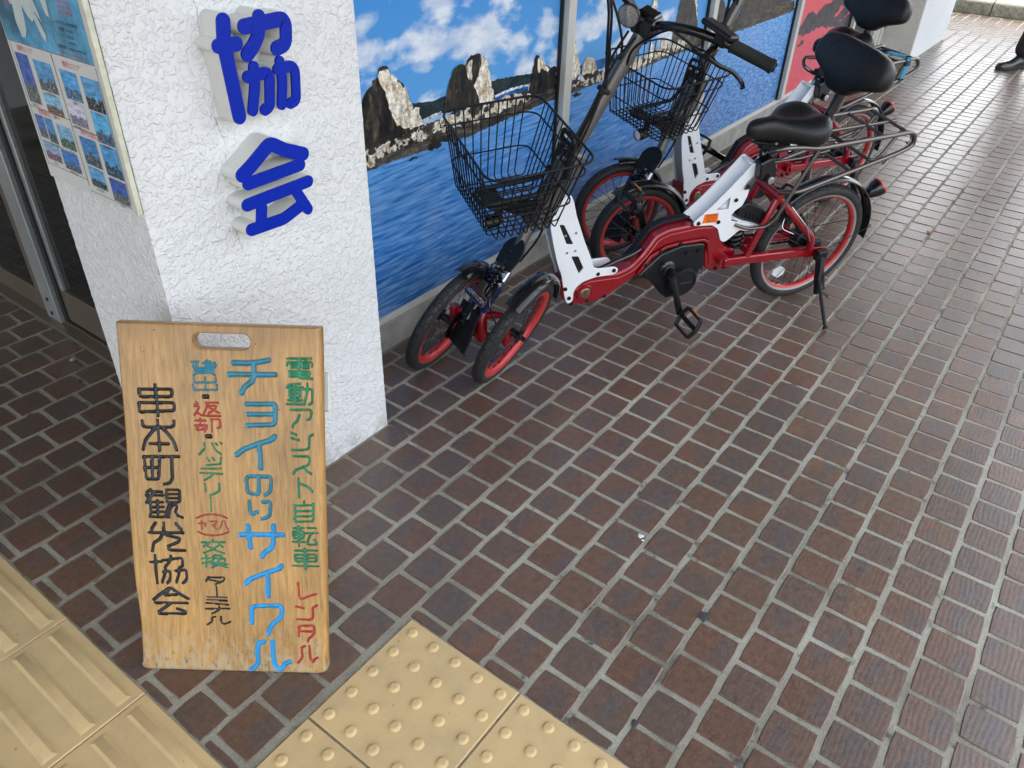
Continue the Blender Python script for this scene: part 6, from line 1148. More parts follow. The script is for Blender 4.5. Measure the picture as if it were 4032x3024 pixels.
    for i in range(NS + 1):
        u = i / NS; x = .440 - u * .300
        hw = .030 + (.112 - .030) * (.5 - .5 * math.cos(math.pi * min(1, max(0, (u - .22) / .52)))); hh = .058 + .046 * min(1, u * 1.3)
        en = math.sqrt(max(.0, 1 - ((.16 - u) / .16) ** 2)) if u < .16 else (math.sqrt(max(0, 1 - ((u - .76) / .24) ** 2)) if u > .76 else 1); en = max(en, .12)
        zc = .738 - .004 * math.sin(math.pi * u) + .012 * max(0, u - .4); hw *= en
        for j in range(NR):
            a = 2 * math.pi * j / NR; ca, sa = math.cos(a), math.sin(a); y = hw * (abs(ca) ** .8) * (1 if ca > 0 else -1)
            z = zc + (hh * .48 * (abs(sa) ** .8) if sa > 0 else -hh * .52 * (abs(sa) ** .7) * (1 - .45 * min(1, u * 1.2) * (1 - abs(ca)))) * (.35 + .65 * en)
            if sa > .25: z -= math.exp(-(y / .030) ** 2) * .024 * min(1, max(0, (u - .34) * 3)) * en
            vs.append((x, y, z))
    fs = [(i * NR + j, i * NR + (j + 1) % NR, (i + 1) * NR + (j + 1) % NR, (i + 1) * NR + j) for i in range(NS) for j in range(NR)] + [tuple(range(NR))[::-1], tuple(NS * NR + j for j in range(NR))]
    mb.add(vs, fs); me = mesh_of('saddle', mb, 'leather_black', True, 80); so = link('saddle', me, root, (.010 - sup * .3, 0, -.024 + sup)); so.scale = (.96, .98, 1.0); md = so.modifiers.new('s', 'SUBSURF'); md.levels = md.render_levels = 1
    mb = MB(); mb.tube(fillet([(.40, 0, .715), (.33, .022, .708), (.22, .030, .712), (.19, .045, .722)], .02, 3), .0038, 8); mb.tube(fillet([(.40, 0, .715), (.33, -.022, .708), (.22, -.030, .712), (.19, -.045, .722)], .02, 3), .0038, 8)
    mb.box((.285, 0, .706), (.05, .055, .02), bev=.005); obj('saddle_rail', mb, 'matte_black', so); so.children[0].location = (.0, 0, -.02)
    # backrest on its own post
    mb = MB(); mb.tube(fillet([(.275, 0, .672), (.215, 0, .664), (.135, 0, .690), (.112, 0, .760), (.094, 0, .880)], .035, 5), .0150, 12); br_ = P_('backrest_post', mb, 'gloss_black')
    mb = MB(); hb_ = [(.157, .002), (.153, .036), (.126, .063), (.070, .075), (.0, .076)]; lo_ = [(.141, -.021), (.086, -.043), (.056, -.060), (.036, -.076), (.0, -.080)]
    bo = [(-a, b_) for a, b_ in hb_[:-1]] + [(0, .076)] + [(a, b_) for a, b_ in hb_[:-1][::-1]] + [(a, b_) for a, b_ in lo_] + [(-a, b_) for a, b_ in lo_[:-1][::-1]]
    bo = [(q.x, q.y) for q in smoothpath([(a, b_, 0) for a, b_ in bo], 3, True)]; kk = len(bo); vs = []
    levels = [(.90, .016), (.97, .010), (1.0, .000), (1.0, -.014), (.97, -.030), (.88, -.044), (.70, -.052), (.40, -.055)]
    for sc_, dx in levels:
        for (a, b_) in bo: vs.append((dx - .10 * a * a * 8 * 0, a * sc_, b_ * sc_ + .0))
    fs = [(i * kk + j, i * kk + (j + 1) % kk, (i + 1) * kk + (j + 1) % kk, (i + 1) * kk + j) for i in range(len(levels) - 1) for j in range(kk)] + [tuple(range(kk)), tuple((len(levels) - 1) * kk + j for j in range(kk))[::-1]]
    mb.add(vs, fs); me = mesh_of('backrest', mb, 'leather_black', True, 50)
    for v_ in me.vertices: v_.co.x -= v_.co.y ** 2 * .4
    bk_ = link('backrest', me, root, (.118, 0, .888), (0, R(-12), 0))
    mb = MB()
    for sg in (1, -1):
        for (a, b_) in ((.05, .035), (.07, .050), (.09, .035), (.07, .018), (.048, .012), (.095, .060)): mb.cyl((.0155 - (a ** 2) * .4, sg * a, b_), (.0172 - (a ** 2) * .4, sg * a, b_), .0032, 8)
    tag(obj('dimple', mb, 'gasket', bk_), kind='stuff')
    # ---- head tube, basket bracket, head lamp
    A_ = Vector((1.092, 0, .586)); B_ = Vector((.869, 0, 1.052)); sx_ = (B_ - A_).normalized()
    mb = MB(); mb.tube([A_ - sx_ * .11, A_ + sx_ * .02], .0285, 16); c_ = A_ + sx_ * .10; Rm = Matrix([[sx_.z, 0, sx_.x], [0, 1, 0], [-sx_.x, 0, sx_.z]])
    mb.box(A_ + sx_ * .02 + Vector((-.006, 0, -.004)), (.058, .066, .25), rot=Rm, bev=.008); P_('head_tube', mb, 'grey_tube', ang=40)
    mb = MB(); mb.tube([A_ + sx_ * .10, A_ + sx_ * .16, B_ - sx_ * .02], [.0215, .0195, .0185], 18); P_('steering_column', mb, 'grey_tube')
    mb = MB(); mb.lathe([(.030, 0), (.030, .028), (.024, .034), (.020, .036)], A_ + sx_ * .105, sx_, 18); P_('column_joint', mb, 'gloss_black')
    # steerer under the head
    mb = MB(); mb.tube(smoothpath([A_ - sx_ * .05, (1.130, .004, .515), (1.160, .010, .462), (1.185, .018, .415)], 4), .0175, 14); P_('fork_stem', mb, 'grey_tube')
    ad = Vector((.985, 0, .17))
    bp = fillet([(1.070, .042, .640), (1.052, .042, .748), (1.060, .025, .768), (1.060, -.025, .768), (1.052, -.042, .748), (1.070, -.042, .640)], .02, 4, True)
    mb = MB(); mb.tube(bp, .0065, 8, closed=True); mb.box((1.063, 0, .705), (.007, .070, .085), rot=Matrix.Rotation(R(-8), 3, 'Y'), bev=.002); mb.tube(fillet([(1.075, .042, .650), (1.105, .042, .615), (1.300, .045, .600), (1.322, .020, .596), (1.322, -.020, .596), (1.300, -.045, .600), (1.105, -.042, .615), (1.075, -.042, .650)], .03, 5), .0068, 8)
    mb.box((1.275, 0, .592), (.060, .115, .006), bev=.002); mb.prism(rounded([(1.085, .490), (1.130, .500), (1.290, .580), (1.285, .592), (1.120, .560), (1.085, .560)], .006), -.014, .014, side, cham=.003); bb_ = P_('basket_bracket', mb, 'matte_black')
    for (y, z) in ((.018, .735), (-.018, .735), (.018, .700), (-.018, .685)): mb = MB(); bolt(mb, (1.068, y, z), (1, 0, .1), .0065, .004); obj('bolt', mb, 'steel', bb_)
    mb = MB(); hd = Vector((1, 0, -.12)).normalized(); hc = Vector((1.262, .0, .520)); mb.lathe([(.0, -.028), (.012, -.026), (.020, -.010), (.0215, .020), (.0215, .030), (.0195, .030)], hc, hd, 22); mb.box(hc + Vector((-.012, 0, .026)), (.020, .022, .030), bev=.004); hl_ = P_('head_lamp', mb, 'gloss_black')
    mb = MB(); mb.lathe([(.0195, .027), (.012, .030), (.0, .031)], hc, hd, 20); obj('lamp_lens', mb, 'lens_white', hl_)
    # ---- wire basket
    bM = Matrix.Translation((1.222, .012, .781)) @ Matrix.Rotation(R(4.6), 4, 'Y') @ Matrix.Rotation(R(-3.0), 4, 'X'); Wd, Dp, H_, w2, d2, off = .385, .303, .210, .298, .216, .024
    bs = bpy.data.objects.new('basket', None); COL.objects.link(bs); bs.parent = root; bs.matrix_basis = bM
    def ring(f, rr, z=None):     # rounded rectangle between rim (f=0) and floor (f=1)
        W_, D_ = Wd + (w2 - Wd) * f, Dp + (d2 - Dp) * f; o_ = off * f; z_ = -H_ * f
        return fillet([(o_ + D_ / 2, W_ / 2, z_), (o_ + D_ / 2, -W_ / 2, z_), (o_ - D_ / 2, -W_ / 2, z_), (o_ - D_ / 2, W_ / 2, z_)], rr, 7, True)
    mb = MB(); mb.tube(ring(0, .048), .0036, 8, closed=True); mb.tube(ring(.20, .046), .0026, 6, closed=True); mb.tube(ring(.64, .040), .0026, 6, closed=True); obj('rim_wire', mb, 'wire_black', bs, ang=80)
    wires = []
    nL, nS = 13, 9
    for i in range(nL):           # over front, floor, back
        t = -.5 + (i + .5) / nL; yt, yb = t * (Wd - .07), t * (w2 - .03)
        wires.append(fillet([(Dp / 2, yt, 0), (off + d2 / 2, yb, -H_), (off - d2 / 2, yb, -H_), (-Dp / 2, yt, 0)], .010, 3))
    for i in range(nS):           # over the two sides
        t = -.5 + (i + .5) / nS; xt, xb = t * (Dp - .06), off + t * (d2 - .02)
        wires.append(fillet([(xt, Wd / 2, 0), (xb, w2 / 2, -H_ - .003), (xb, -w2 / 2, -H_ - .003), (xt, -Wd / 2, 0)], .010, 3))
    for wv_ in wires: mb = MB(); mb.tube(wv_, .0021, 5); obj('wire', mb, 'wire_black', bs, ang=80)
    # ---- handlebar group, turned with the steering
    hm_ = Matrix.Translation(B_) @ Matrix.Rotation(R(steer), 4, sx_)
    hb = bpy.data.objects.new('handlebar', None); COL.objects.link(hb); hb.parent = root; hb.matrix_basis = hm_
    mb = MB(); bar_ = fillet([(.0, 0, 0), (.006, .024, .004), (.026, .060, .034), (.028, .130, .060), (.0, .226, .066), (-.030, .348, .062)], .025, 4); mb.tube(bar_, .0118, 12); mb.tube([(q.x, -q.y, q.z) for q in bar_], .0118, 12); obj('bar', mb, 'gloss_black', hb)
    mb = MB(); mb.box((.0, 0, -.004), (.062, .066, .056), bev=.008); mb.box((.006, 0, .026), (.042, .052, .016), bev=.004); mb.box((-.034, 0, -.012), (.016, .05, .034), bev=.004); mb.cyl((0, 0, -.05), (0, 0, -.015), .022, 16); mb.tube([(.02, .026, .010), (.034, .034, .004), (.040, .030, -.012), (.028, .024, -.020)], [.004, .004, .004, .003], 7)
    for sg in (1, -1):
        for x in (-.016, .020): bolt(mb, (x, sg * .016, .028), (0, 0, 1), .004, .004)
    obj('stem_clamp', mb, 'gloss_black', hb, ang=35)
    for sg in (1, -1):
        g0, g1 = Vector((-.001, sg * .226, .0660)), Vector((-.030, sg * .348, .062)); d = (g1 - g0).normalized(); mb = MB(); mb.lathe([(.0125, 0), (.0178, .002), (.0182, .006), (.0165, .010), (.0165, .108), (.0182, .112), (.0182, .119), (.012, .122), (0, .122)], g0, d, 18)
        gr_ = obj('grip', mb, 'grip_rubber', hb)
        c_ = g0 - d * .028; mb = MB(); mb.cyl(g0 - d * .042, g0 - d * .012, .0170, 16); mb.prism([(0, -.018), (.030, -.013), (.052, -.020), (.050, -.038), (.020, -.044), (-.004, -.030)], -.009, .009, lambda a, b_, t: tuple(Vector((a, 0, b_)) + c_ + d * (t - .002)), cham=.003)
        mb.lathe([(.0075, 0), (.0085, .004), (.0075, .016), (.004, .022)], c_ + Vector((.046, 0, -.028)) - d * .010, -d, 12)
        lev = smoothpath([c_ + Vector((.042, 0, -.030)), c_ + Vector((.052, 0, -.034)) + d * .035, c_ + Vector((.046, 0, -.036)) + d * .075, c_ + Vector((.052, 0, -.046)) + d * .108, c_ + Vector((.062, 0, -.052)) + d * .118], 4); mb.tube(lev, [.0080] * 3 + [.0062] * (len(lev) - 4) + [.0085], 9, flat=(1, .7)); obj('brake_lever', mb, 'gloss_black', hb, ang=45)
        cb = MB(); k0 = c_ + Vector((.046, 0, -.028)) - d * .030; cb.tube(smoothpath([k0, k0 - d * .05 + Vector((.018, 0, .020)), Vector((.090, sg * .085, .055)), Vector((.075, sg * .020, -.035)), Vector((.050, sg * .012, -.12))], 6), .0034, 7); cb.cyl(k0 - d * .014, k0 + d * .010, .0065, 10); obj('cable', cb, 'wire_black', hb)
    mb = MB(); mb.box((.020, .190, .094), (.050, .095, .014), rot=Matrix.Rotation(R(-12), 3, 'Y') @ Matrix.Rotation(R(-10), 3, 'Z'), bev=.004); mb.box((.016, .200, .078), (.026, .028, .034), bev=.004); du = obj('display_unit', mb, 'plastic_black', hb, ang=35)
    mb = MB(); mb.tube([(.02, .0, .010), (.045, -.020, .016), (.058, -.034, .020)], .008, 10); mb.lathe([(.026, 0), (.030, .004), (.0305, .012), (.0285, .014)], (.050, -.034, .020), (1, .12, -.05), 26); rf = obj('reflector_mount', mb, 'plastic_black', hb)
    mb = MB(); mb.lathe([(.0285, .012), (.015, .0145), (0, .0148)], (.050, -.034, .020), (1, .12, -.05), 26); obj('front_reflector', mb, 'mesh_reflector', rf)
    # cables dropping along the column, tied once
    Cb = [[(.905, .012, 1.020), (.952, .010, .960), (.985, .014, .890), (1.020, .016, .800), (1.065, .020, .690), (1.090, .030, .560), (1.075, .034, .450), (1.020, .020, .400)],
          [(1.055, .00, 1.200), (1.010, .02, 1.120), (.990, .018, 1.010), (.975, .010, .900), (1.006, .012, .812), (1.050, .012, .700), (1.085, .000, .600), (1.100, .020, .520)],
          [(1.040, -.02, 1.215), (.995, .01, 1.115), (.978, .012, 1.000), (.970, .008, .895), (1.000, .006, .805), (1.040, .002, .700), (1.080, .010, .590)],
          [(.915, -.010, 1.030), (.960, -.004, .955), (.975, .006, .880), (1.005, .020, .800), (1.045, .024, .705), (1.090, .034, .620), (1.112, .030, .500), (1.130, .024, .440), (1.180, .030, .380)]]
    for c_ in Cb: mb = MB(); mb.tube(smoothpath(c_, 6), .0036, 7); P_('cable', mb, 'wire_black')
    mb = MB(); mb.lathe([(.019, -.006), (.021, 0), (.019, .006)], (.972, .009, .885), sx_, 14); mb.box((.984, .020, .883), (.014, .014, .010), bev=.002); P_('cable_tie', mb, 'matte_black')
    mb = MB(); mb.tube(smoothpath([(.90, .030, .296), (.83, .020, .312), (.77, .015, .325), (.735, .010, .338)], 5), .0085, 10); P_('cable_sleeve', mb, 'gloss_black')
    # ---- front running gear: twin steered wheels on a parallel linkage
    hubs = []
    for (x, y, yaw, lean) in fw:
        Wm = frame_matrix(x, y, yaw, lean); Mh = inv @ Wm @ Matrix.Translation((0, 0, .193)); e = put_wheel('front_wheel', WFRONT, root, Mh); hubs.append(Mh)
        mb = MB(); arc_strip(mb, (0, 0, 0), .208, R(55 if len(hubs) == 1 else 82), R(168), .056, 28, crown=.009); obj('front_mudguard', mb, 'gloss_black', e, ang=60)
        mb = MB(); mb.box((-.055, .031 if 0 else -.0, .205), (.012, .030, .010), bev=.002); sgn = 1 if len(hubs) == 2 else -1
        inn = -1 if len(hubs) == 1 else 1     # side facing the other wheel
        mb.tube([(-.06, inn * .027, .200), (-.05, inn * .040, .120), (-.01, inn * .046, .02)], .0045, 8); mb.lathe([(.052, inn * .030), (.052, inn * .033), (.022, inn * .033), (.022, inn * .030)], (0, 0, 0), (0, 1, 0), 28, closed=True); mb.box((-.030, inn * .040, .052), (.036, .022, .026), bev=.004); obj('disc_brake', mb, 'gloss_black', e)
    near, far = hubs[0].translation, hubs[1].translation; wmid = (near + far) / 2
    U = Matrix.Translation(wmid) @ Matrix.Rotation(R(4), 4, 'Z') @ Matrix.Rotation(R(9), 4, 'X')
    fu = bpy.data.objects.new('front_linkage', None); COL.objects.link(fu); fu.parent = root; fu.matrix_basis = U
    ui = U.inverted(); n_ = ui @ near; f2 = ui @ far
    tl_ = R(-41)     # the linkage leans back along the steering axis: local frame for plate, springs and T piece
    def ax(u, y, h): return (-.004 - u * .62 + h * .78, y, .095 + u * .78 + h * .62)     # u up along the fork, h forward off it
    fnp = lambda a, b_, t: ax(b_, a, t)
    pl_ = [(-.046, .118), (-.052, .150), (-.054, .168)] + [(.054 * math.cos(R(180 - k * 15)), .172 + .046 * math.sin(R(180 - k * 15))) for k in range(13)] + [(.054, .168), (.052, .150), (.046, .116), (.015, .116), (.012, .126), (-.012, .126), (-.015, .118)]
    mb = MB(); mb.prism(rounded(pl_, .002, 2), -.003, .004, fnp, cham=.001); hp = obj('cover_plate', mb, 'matte_black', fu, ang=30)
    for (y, u) in ((0, .170), (.004, .136)): mb = MB(); bolt(mb, ax(u, y, .004), (.78, 0, .62), .006, .003); obj('bolt', mb, 'gloss_black', hp)
    mb = MB(); coil(ax(.128, 0, -.004), ax(.040, 0, -.004), .0205, .0044, 6.2, mb, 0, 12); mb.cyl(ax(.13, 0, -.004), ax(-.03, 0, -.004), .0105, 14); mb.cyl(ax(.012, .0, .0), ax(-.075, .0, .0), .0185, 16); obj('centre_shock', mb, 'gloss_black', fu)
    for sg in (1, -1):
        mb = MB(); coil(ax(.090 if sg < 0 else .060, sg * .040, -.004), ax(-.01 if sg < 0 else -.03, sg * .040, -.004), .0112, .0026, 12, mb, 0, 9); mb.cyl(ax(.10, sg * .040, -.004), ax(-.06, sg * .040, -.004), .0050, 10); obj('side_spring', mb, 'spring_blue', fu)
        mb = MB(); mb.cyl(ax(.118, sg * .040, -.004), ax(.085, sg * .040, -.004), .0075, 10); mb.box(ax(.070 if sg > 0 else .1, sg * .040, .002), (.012, .012, .012), bev=.002); obj('spring_end', mb, 'steel' if sg > 0 else 'gloss_black', fu)
        mb = MB(); mb.box(ax(.100, sg * .030, .0), (.016, .014, .016), bev=.003); obj('joint', mb, 'steel', fu)
    mb = MB(); tp = [(-.066, -.010), (-.066, .010), (-.058, .017), (-.034, .019), (-.021, .030), (-.019, .052), (.019, .052), (.021, .030), (.034, .019), (.058, .017), (.066, .010), (.066, -.010), (.059, -.016), (-.059, -.016)]
    mb.prism(rounded(tp, .004, 2), .020, .026, fnp, cham=.0012); tpl = obj('linkage_plate', mb, 'grey_tube', fu, ang=30)
    mb = MB(); mb.prism(rounded([(-.060, -.012), (-.060, .011), (.060, .011), (.060, -.012)], .005), .0255, .0268, fnp); obj('name_plate', mb, 'gloss_black', tpl)
    mb = MB(); mr = MB(); text_mb('S NCHRO S STEM', .0185, mb, lambda x, y: ax(y, x * .92, .0272), spacing=.93); obj('name_text', mb, 'text_white', tpl, smooth=False, fixn=False)
    for x in (-.051, .0125): text_mb('Y', .024, mr, lambda a, y, x=x: ax(y - .001, a + x, .0273))
    obj('name_text_red', mr, 'lens_red', tpl, smooth=False, fixn=False)
    mb = MB(); fl = [(.018, .118), (.030, .092), (.044, .040), (.062, -.010), (.082, -.050), (.072, -.060), (.052, -.030)]; vs = []; nt = 3
    prf = [(.030, .074), (.038, .060), (.048, .035), (.062, -.004), (.080, -.036), (.087, -.050), (.078, -.060)]
    for (x, z) in prf:
        for y in (-.058, 0, .058): vs.append((x, y, z))
    for (x, z) in prf:
        for y in (-.057, 0, .057): vs.append((x - .006, y, z - .003))
    k = len(prf); fs = [(i * 3 + j, i * 3 + j + 1, (i + 1) * 3 + j + 1, (i + 1) * 3 + j) for i in range(k - 1) for j in range(2)] + [(3 * k + i * 3 + j + 1, 3 * k + i * 3 + j, 3 * k + (i + 1) * 3 + j, 3 * k + (i + 1) * 3 + j + 1) for i in range(k - 1) for j in range(2)]
    for i in range(k - 1): fs += [(i * 3, (i + 1) * 3, 3 * k + (i + 1) * 3, 3 * k + i * 3), (i * 3 + 2, 3 * k + i * 3 + 2, 3 * k + (i + 1) * 3 + 2, (i + 1) * 3 + 2)]
    mb.add(vs, fs); sf = obj('spray_flap', mb, 'matte_black', fu, ang=40)
    mb = MB(); mb.box((.050, 0, .044), (.010, .014, .050), rot=Matrix.Rotation(R(-20), 3, 'Y'), bev=.003); obj('flap_clip', mb, 'plastic_black', sf)
    for z in (.056, .032): mb = MB(); bolt(mb, (.053 + (.056 - z) * .36, 0, z), (1, 0, .4), .005, .003); obj('bolt', mb, 'gloss_black', sf)
    mb = MB()
    for q in (n_, f2):
        for z_ in (.045, -.030):
            mb.tube(smoothpath([Vector((.0, 0, z_ - .01)), q * .45 + Vector((-.014, 0, z_)), q * .80 + Vector((-.004, 0, z_ * .7))], 4), .0115, 10)
        mb.tube([q * .80 + Vector((-.004, 0, .055)), q * .80 + Vector((0, 0, -.045))], .016, 12); mb.tube([q * .80, q], .011, 10)
    mb.box((.0, 0, .005), (.032, .050, .110), bev=.006); obj('axle_arm', mb, 'paint_metal_red', fu, ang=45)
    mb = MB(); mb.tube(smoothpath([ax(.13, .01, -.02), (.0, .07, .12), (-.02, .085, .02), (.02, .055, -.01)], 5), .0024, 6); mb.tube(smoothpath([ax(.13, -.01, -.02), (.0, -.06, .10), (-.02, -.080, .01)], 5), .0024, 6); obj('brake_hose', mb, 'gloss_black', fu)
    return root
b1_ = make_bike((1.629, -.2185, R(149.5), R(-8)), [(.479, .334, 3.249, -.3765), (.410, .541, 3.249, -.3765)], 'near red and white folding bicycle, front wheels turned beside the pillar', 36)
b2_ = make_bike((2.695, -.012, 2.760, -.078), [(1.3563, .323, 2.543, -.05), (1.5237, .5097, 2.543, -.05)], 'farther red and white folding bicycle with blue cord round its carrier', -11, ((.488, .188), (.788, .348)), .050)
# woven blue cord wound round the carrier of the far bicycle
M2 = b2_.matrix_world; cdm = tag(empty('elastic_cord', tuple(M2 @ Vector((-.10, 0, .68)))), 'light blue and black woven cord wound round the far bicycle carrier', 'cord')
mb = MB(); dk_ = MB(); c0 = M2 @ Vector((-.10, 0, .68))
for k in range(3):
    x = -.118 + k * .009; P = fillet([(x, .100, .700), (x + .006, .100, .600), (x + .03, -.085, .586), (x + .02, -.100, .690), (x + .05, -.03, .700)], .012, 4, True)
    Pw = [tuple(M2 @ Vector(q) - c0) for q in P]; mb.tube(Pw, .0052, 8, closed=True)
    S_ = smoothpath(Pw, 3, True)
    for i in range(0, len(S_) - 1, 3): dk_.tube([S_[i], S_[i + 1]], .0057, 6)
obj('cord', mb, 'cord_blue', cdm); tag(obj('cord_fleck', dk_, 'matte_black', cdm), kind='stuff')

# ---------------------------------------------------------------- person walking past at the right edge: only shoe and trouser hem are in the picture
simple('cloth_black', (.018, .017, .019), .85, var=.25, vs=30, bmp=.3, bs=220); simple('coat_dark', (.035, .036, .045), .85, var=.2, vs=25, bmp=.3, bs=200)
simple('skin', (.52, .32, .22), .5, var=.06, vs=25); simple('hair', (.015, .012, .010), .5, var=.3, vs=90, bmp=.5, bs=200); simple('shoe_leather', (.022, .023, .022), .25, var=.2, vs=20, coat=.3); simple('shoe_sole', (.02, .02, .02), .7); simple('eye_white', (.7, .7, .68), .3); simple('lip', (.42, .16, .13), .5)
def skin_mesh(name, verts, edges, radii, mat_, parent, root_i=0, sub=2):
    me = bpy.data.meshes.new(name); me.from_pydata(verts, edges, []); o = bpy.data.objects.new(name, me); COL.objects.link(o)
    md = o.modifiers.new('skin', 'SKIN'); md.use_smooth_shade = True
    for i, r_ in enumerate(radii): sv = me.skin_vertices[0].data[i]; sv.radius = (r_, r_) if not isinstance(r_, tuple) else r_; sv.use_root = (i == root_i)
    s2 = o.modifiers.new('sub', 'SUBSURF'); s2.levels = s2.render_levels = sub
    dg = bpy.context.evaluated_depsgraph_get(); m2 = bpy.data.meshes.new_from_object(o.evaluated_get(dg)); bpy.data.objects.remove(o); m2.name = name; m2.materials.clear(); m2.materials.append(MATS[mat_]); m2.polygons.foreach_set('use_smooth', [True] * len(m2.polygons))
    return link(name, m2, parent)
# local frame: x = walking direction, y = left, z = up
PR = Matrix.Translation((6.60, -.375, 0)) @ Matrix.Rotation(R(147), 4, 'Z')
pe_ = tag(empty('person', mat=PR), 'person in black trousers and black shoes standing at the right edge', 'person')
SH = [(.06, -.085), (-.30, .10)]      # (x, y) of the two ankles; the second foot trails
J = {'pel': (-.10, 0, .93), 'sp': (-.095, 0, 1.10), 'ch': (-.09, 0, 1.28), 'nk': (-.085, 0, 1.44), 'hd': (-.07, 0, 1.52), 'hd2': (-.06, 0, 1.62),
     'hl': (-.10, .09, .88), 'kl': (-.14, .10, .49), 'al': (-.30, .10, .13), 'hr': (-.10, -.09, .88), 'kr': (-.07, -.09, .48), 'ar': (.05, -.085, .10),
     'sl': (-.09, .19, 1.40), 'el': (-.04, .24, 1.13), 'wl': (.08, .22, .92), 'sr': (-.09, -.19, 1.40), 'er': (-.14, -.24, 1.13), 'wr': (-.10, -.23, .88)}
K_ = list(J); RD = {'pel': (.15, .11), 'sp': (.13, .10), 'ch': (.155, .11), 'nk': .055, 'hd': .065, 'hd2': .085, 'hl': .085, 'kl': .058, 'al': .040, 'hr': .085, 'kr': .058, 'ar': .040, 'sl': .055, 'el': .042, 'wl': .028, 'sr': .055, 'er': .042, 'wr': .028}
E_ = [('pel', 'sp'), ('sp', 'ch'), ('ch', 'nk'), ('nk', 'hd'), ('hd', 'hd2'), ('pel', 'hl'), ('hl', 'kl'), ('kl', 'al'), ('pel', 'hr'), ('hr', 'kr'), ('kr', 'ar'), ('ch', 'sl'), ('sl', 'el'), ('el', 'wl'), ('ch', 'sr'), ('sr', 'er'), ('er', 'wr')]
skin_mesh('body', [J[k] for k in K_], [(K_.index(a), K_.index(b_)) for a, b_ in E_], [RD[k] if not isinstance(RD[k], tuple) else RD[k][0] * .8 for k in K_], 'skin', pe_, 0, 1)
tk = ['pel', 'hl', 'kl', 'al', 'hr', 'kr', 'ar']; skin_mesh('trousers', [J['pel'], J['hl'], J['kl'], (-.295, .10, .10), J['hr'], J['kr'], (.045, -.085, .075)], [(0, 1), (1, 2), (2, 3), (0, 4), (4, 5), (5, 6)], [.145, .105, .082, .066, .105, .082, .072], 'cloth_black', pe_)
skin_mesh('coat', [(-.10, 0, .86), J['sp'], J['ch'], (-.088, 0, 1.42), J['sl'], J['el'], (.07, .222, .95), J['sr'], J['er'], (-.105, -.232, .92)], [(0, 1), (1, 2), (2, 3), (2, 4), (4, 5), (5, 6), (2, 7), (7, 8), (8, 9)], [.155, .15, .16, .075, .078, .060, .046, .078, .060, .046], 'coat_dark', pe_)
hdm = MB(); hdm.ball((-.055, 0, 1.60), .098, n=18, sc=(1.0, .80, 1.18)); hdm.ball((.045, 0, 1.585), .018, n=8, sc=(.9, .6, 1.3))
for sg in (1, -1): hdm.ball((-.06, sg * .079, 1.60), .024, n=8, sc=(.6, .35, 1.2))
hd_ = obj('head', hdm, 'skin', pe_, ang=80)
for sg in (1, -1): mb = MB(); mb.ball((.028, sg * .032, 1.615), .0115, n=10, sc=(.6, 1, .7)); obj('eye', mb, 'eye_white', hd_); mb = MB(); mb.ball((.034, sg * .032, 1.615), .0055, n=8, sc=(.5, 1, 1)); obj('pupil', mb, 'hair', hd_)
mb = MB(); mb.ball((.036, 0, 1.545), .020, n=10, sc=(.4, 1.1, .35)); obj('mouth', mb, 'lip', hd_)
mb = MB(); mb.ball((-.072, 0, 1.632), .106, n=18, sc=(1.0, .88, 1.08)); hr_ = obj('hair', mb, 'hair', pe_, ang=80)
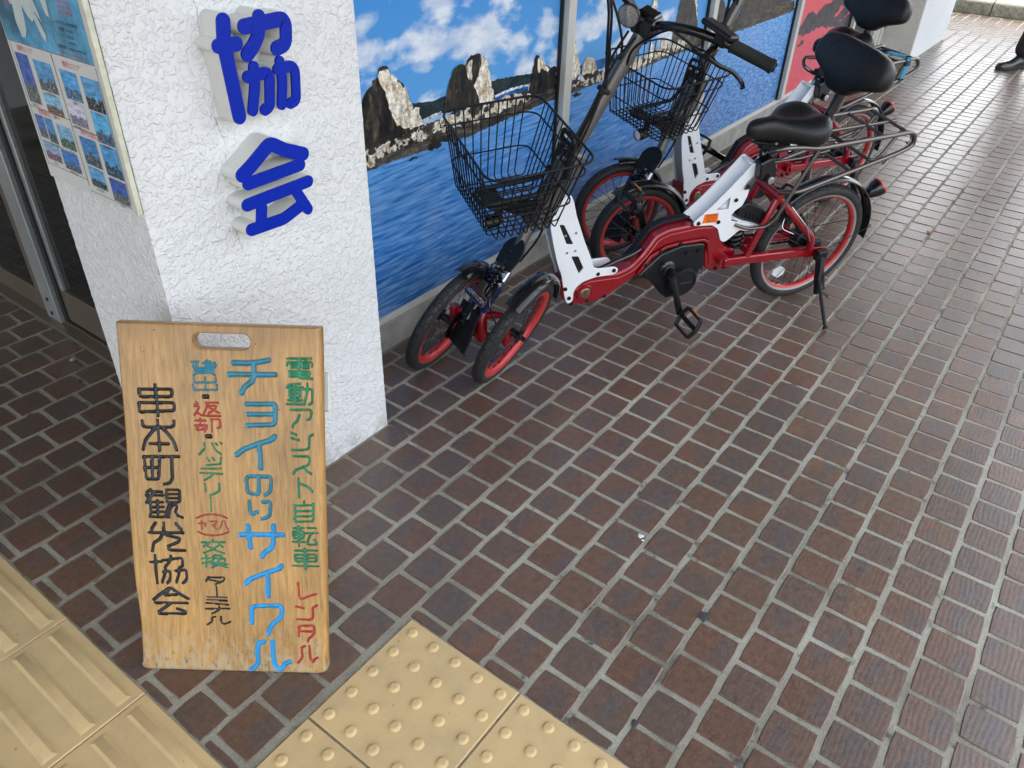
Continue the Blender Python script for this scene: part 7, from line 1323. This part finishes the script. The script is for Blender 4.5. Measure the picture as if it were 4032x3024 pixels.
for sg, w_, d_ in ((1, Vector(J['wl']), Vector((.10, -.02, -.95)).normalized()), (-1, Vector(J['wr']), Vector((.06, .02, -.99)).normalized())):
    vs = [tuple(w_), tuple(w_ + d_ * .05), tuple(w_ + d_ * .095)]; es = [(0, 1), (1, 2)]; rr = [.024, .030, .026]
    for k, (yy_, ln_) in enumerate(((.030, .062), (.010, .074), (-.010, .070), (-.028, .056))):
        b_ = w_ + d_ * .098 + Vector((yy_, 0, 0)); i0 = len(vs); vs += [tuple(b_), tuple(b_ + d_ * ln_ * .5 + Vector((.002, -sg * .006, 0))), tuple(b_ + d_ * ln_ * .92 + Vector((.004, -sg * .020, 0)))]; es += [(2, i0), (i0, i0 + 1), (i0 + 1, i0 + 2)]; rr += [.0092, .0085, .0070]
    i0 = len(vs); vs += [tuple(w_ + d_ * .040 + Vector((.032, -sg * .008, 0))), tuple(w_ + d_ * .075 + Vector((.044, -sg * .014, 0))), tuple(w_ + d_ * .100 + Vector((.044, -sg * .020, 0)))]; es += [(1, i0), (i0, i0 + 1), (i0 + 1, i0 + 2)]; rr += [.013, .0105, .0085]
    skin_mesh('hand', vs, es, rr, 'skin', pe_, 0, 1)
def shoe(x0, y0, z0, pitch):
    e = bpy.data.objects.new('shoe', None); COL.objects.link(e); e.parent = pe_; e.location = (x0, y0, z0); e.rotation_euler = (0, pitch, 0)
    mb = MB(); secs = [(-.085, .026, .062), (-.070, .034, .082), (-.030, .036, .088), (.010, .037, .080), (.050, .041, .060), (.095, .046, .048), (.140, .045, .042), (.172, .034, .034), (.190, .016, .024)]; nn = 14; vs = []
    for (x, hw, h) in secs:
        for j in range(nn): a = math.pi * j / (nn - 1); vs.append((x, hw * math.cos(a) * (1.0 if math.sin(a) < .5 else .96), .020 + h * max(0, math.sin(a)) ** .8))
    k = len(secs); mb.add(vs, [(i * nn + j, i * nn + j + 1, (i + 1) * nn + j + 1, (i + 1) * nn + j) for i in range(k - 1) for j in range(nn - 1)] + [tuple(range(nn)), tuple((k - 1) * nn + j for j in range(nn))[::-1]]); obj('upper', mb, 'shoe_leather', e, ang=60)
    mb = MB(); ol = [(-.090, -.02), (-.078, -.036), (-.03, -.038), (.02, -.038), (.07, -.046), (.13, -.050), (.172, -.038), (.195, -.012), (.195, .012), (.172, .038), (.13, .050), (.07, .046), (.02, .038), (-.03, .038), (-.078, .036), (-.090, .02)]
    mb.prism(rounded(ol, .01), .002, .024, lambda a, b_, t: (a, b_, t), cham=.003); obj('sole', mb, 'shoe_sole', e)
shoe(.06, -.085, 0, 0); shoe(-.315, .10, .03, R(14))
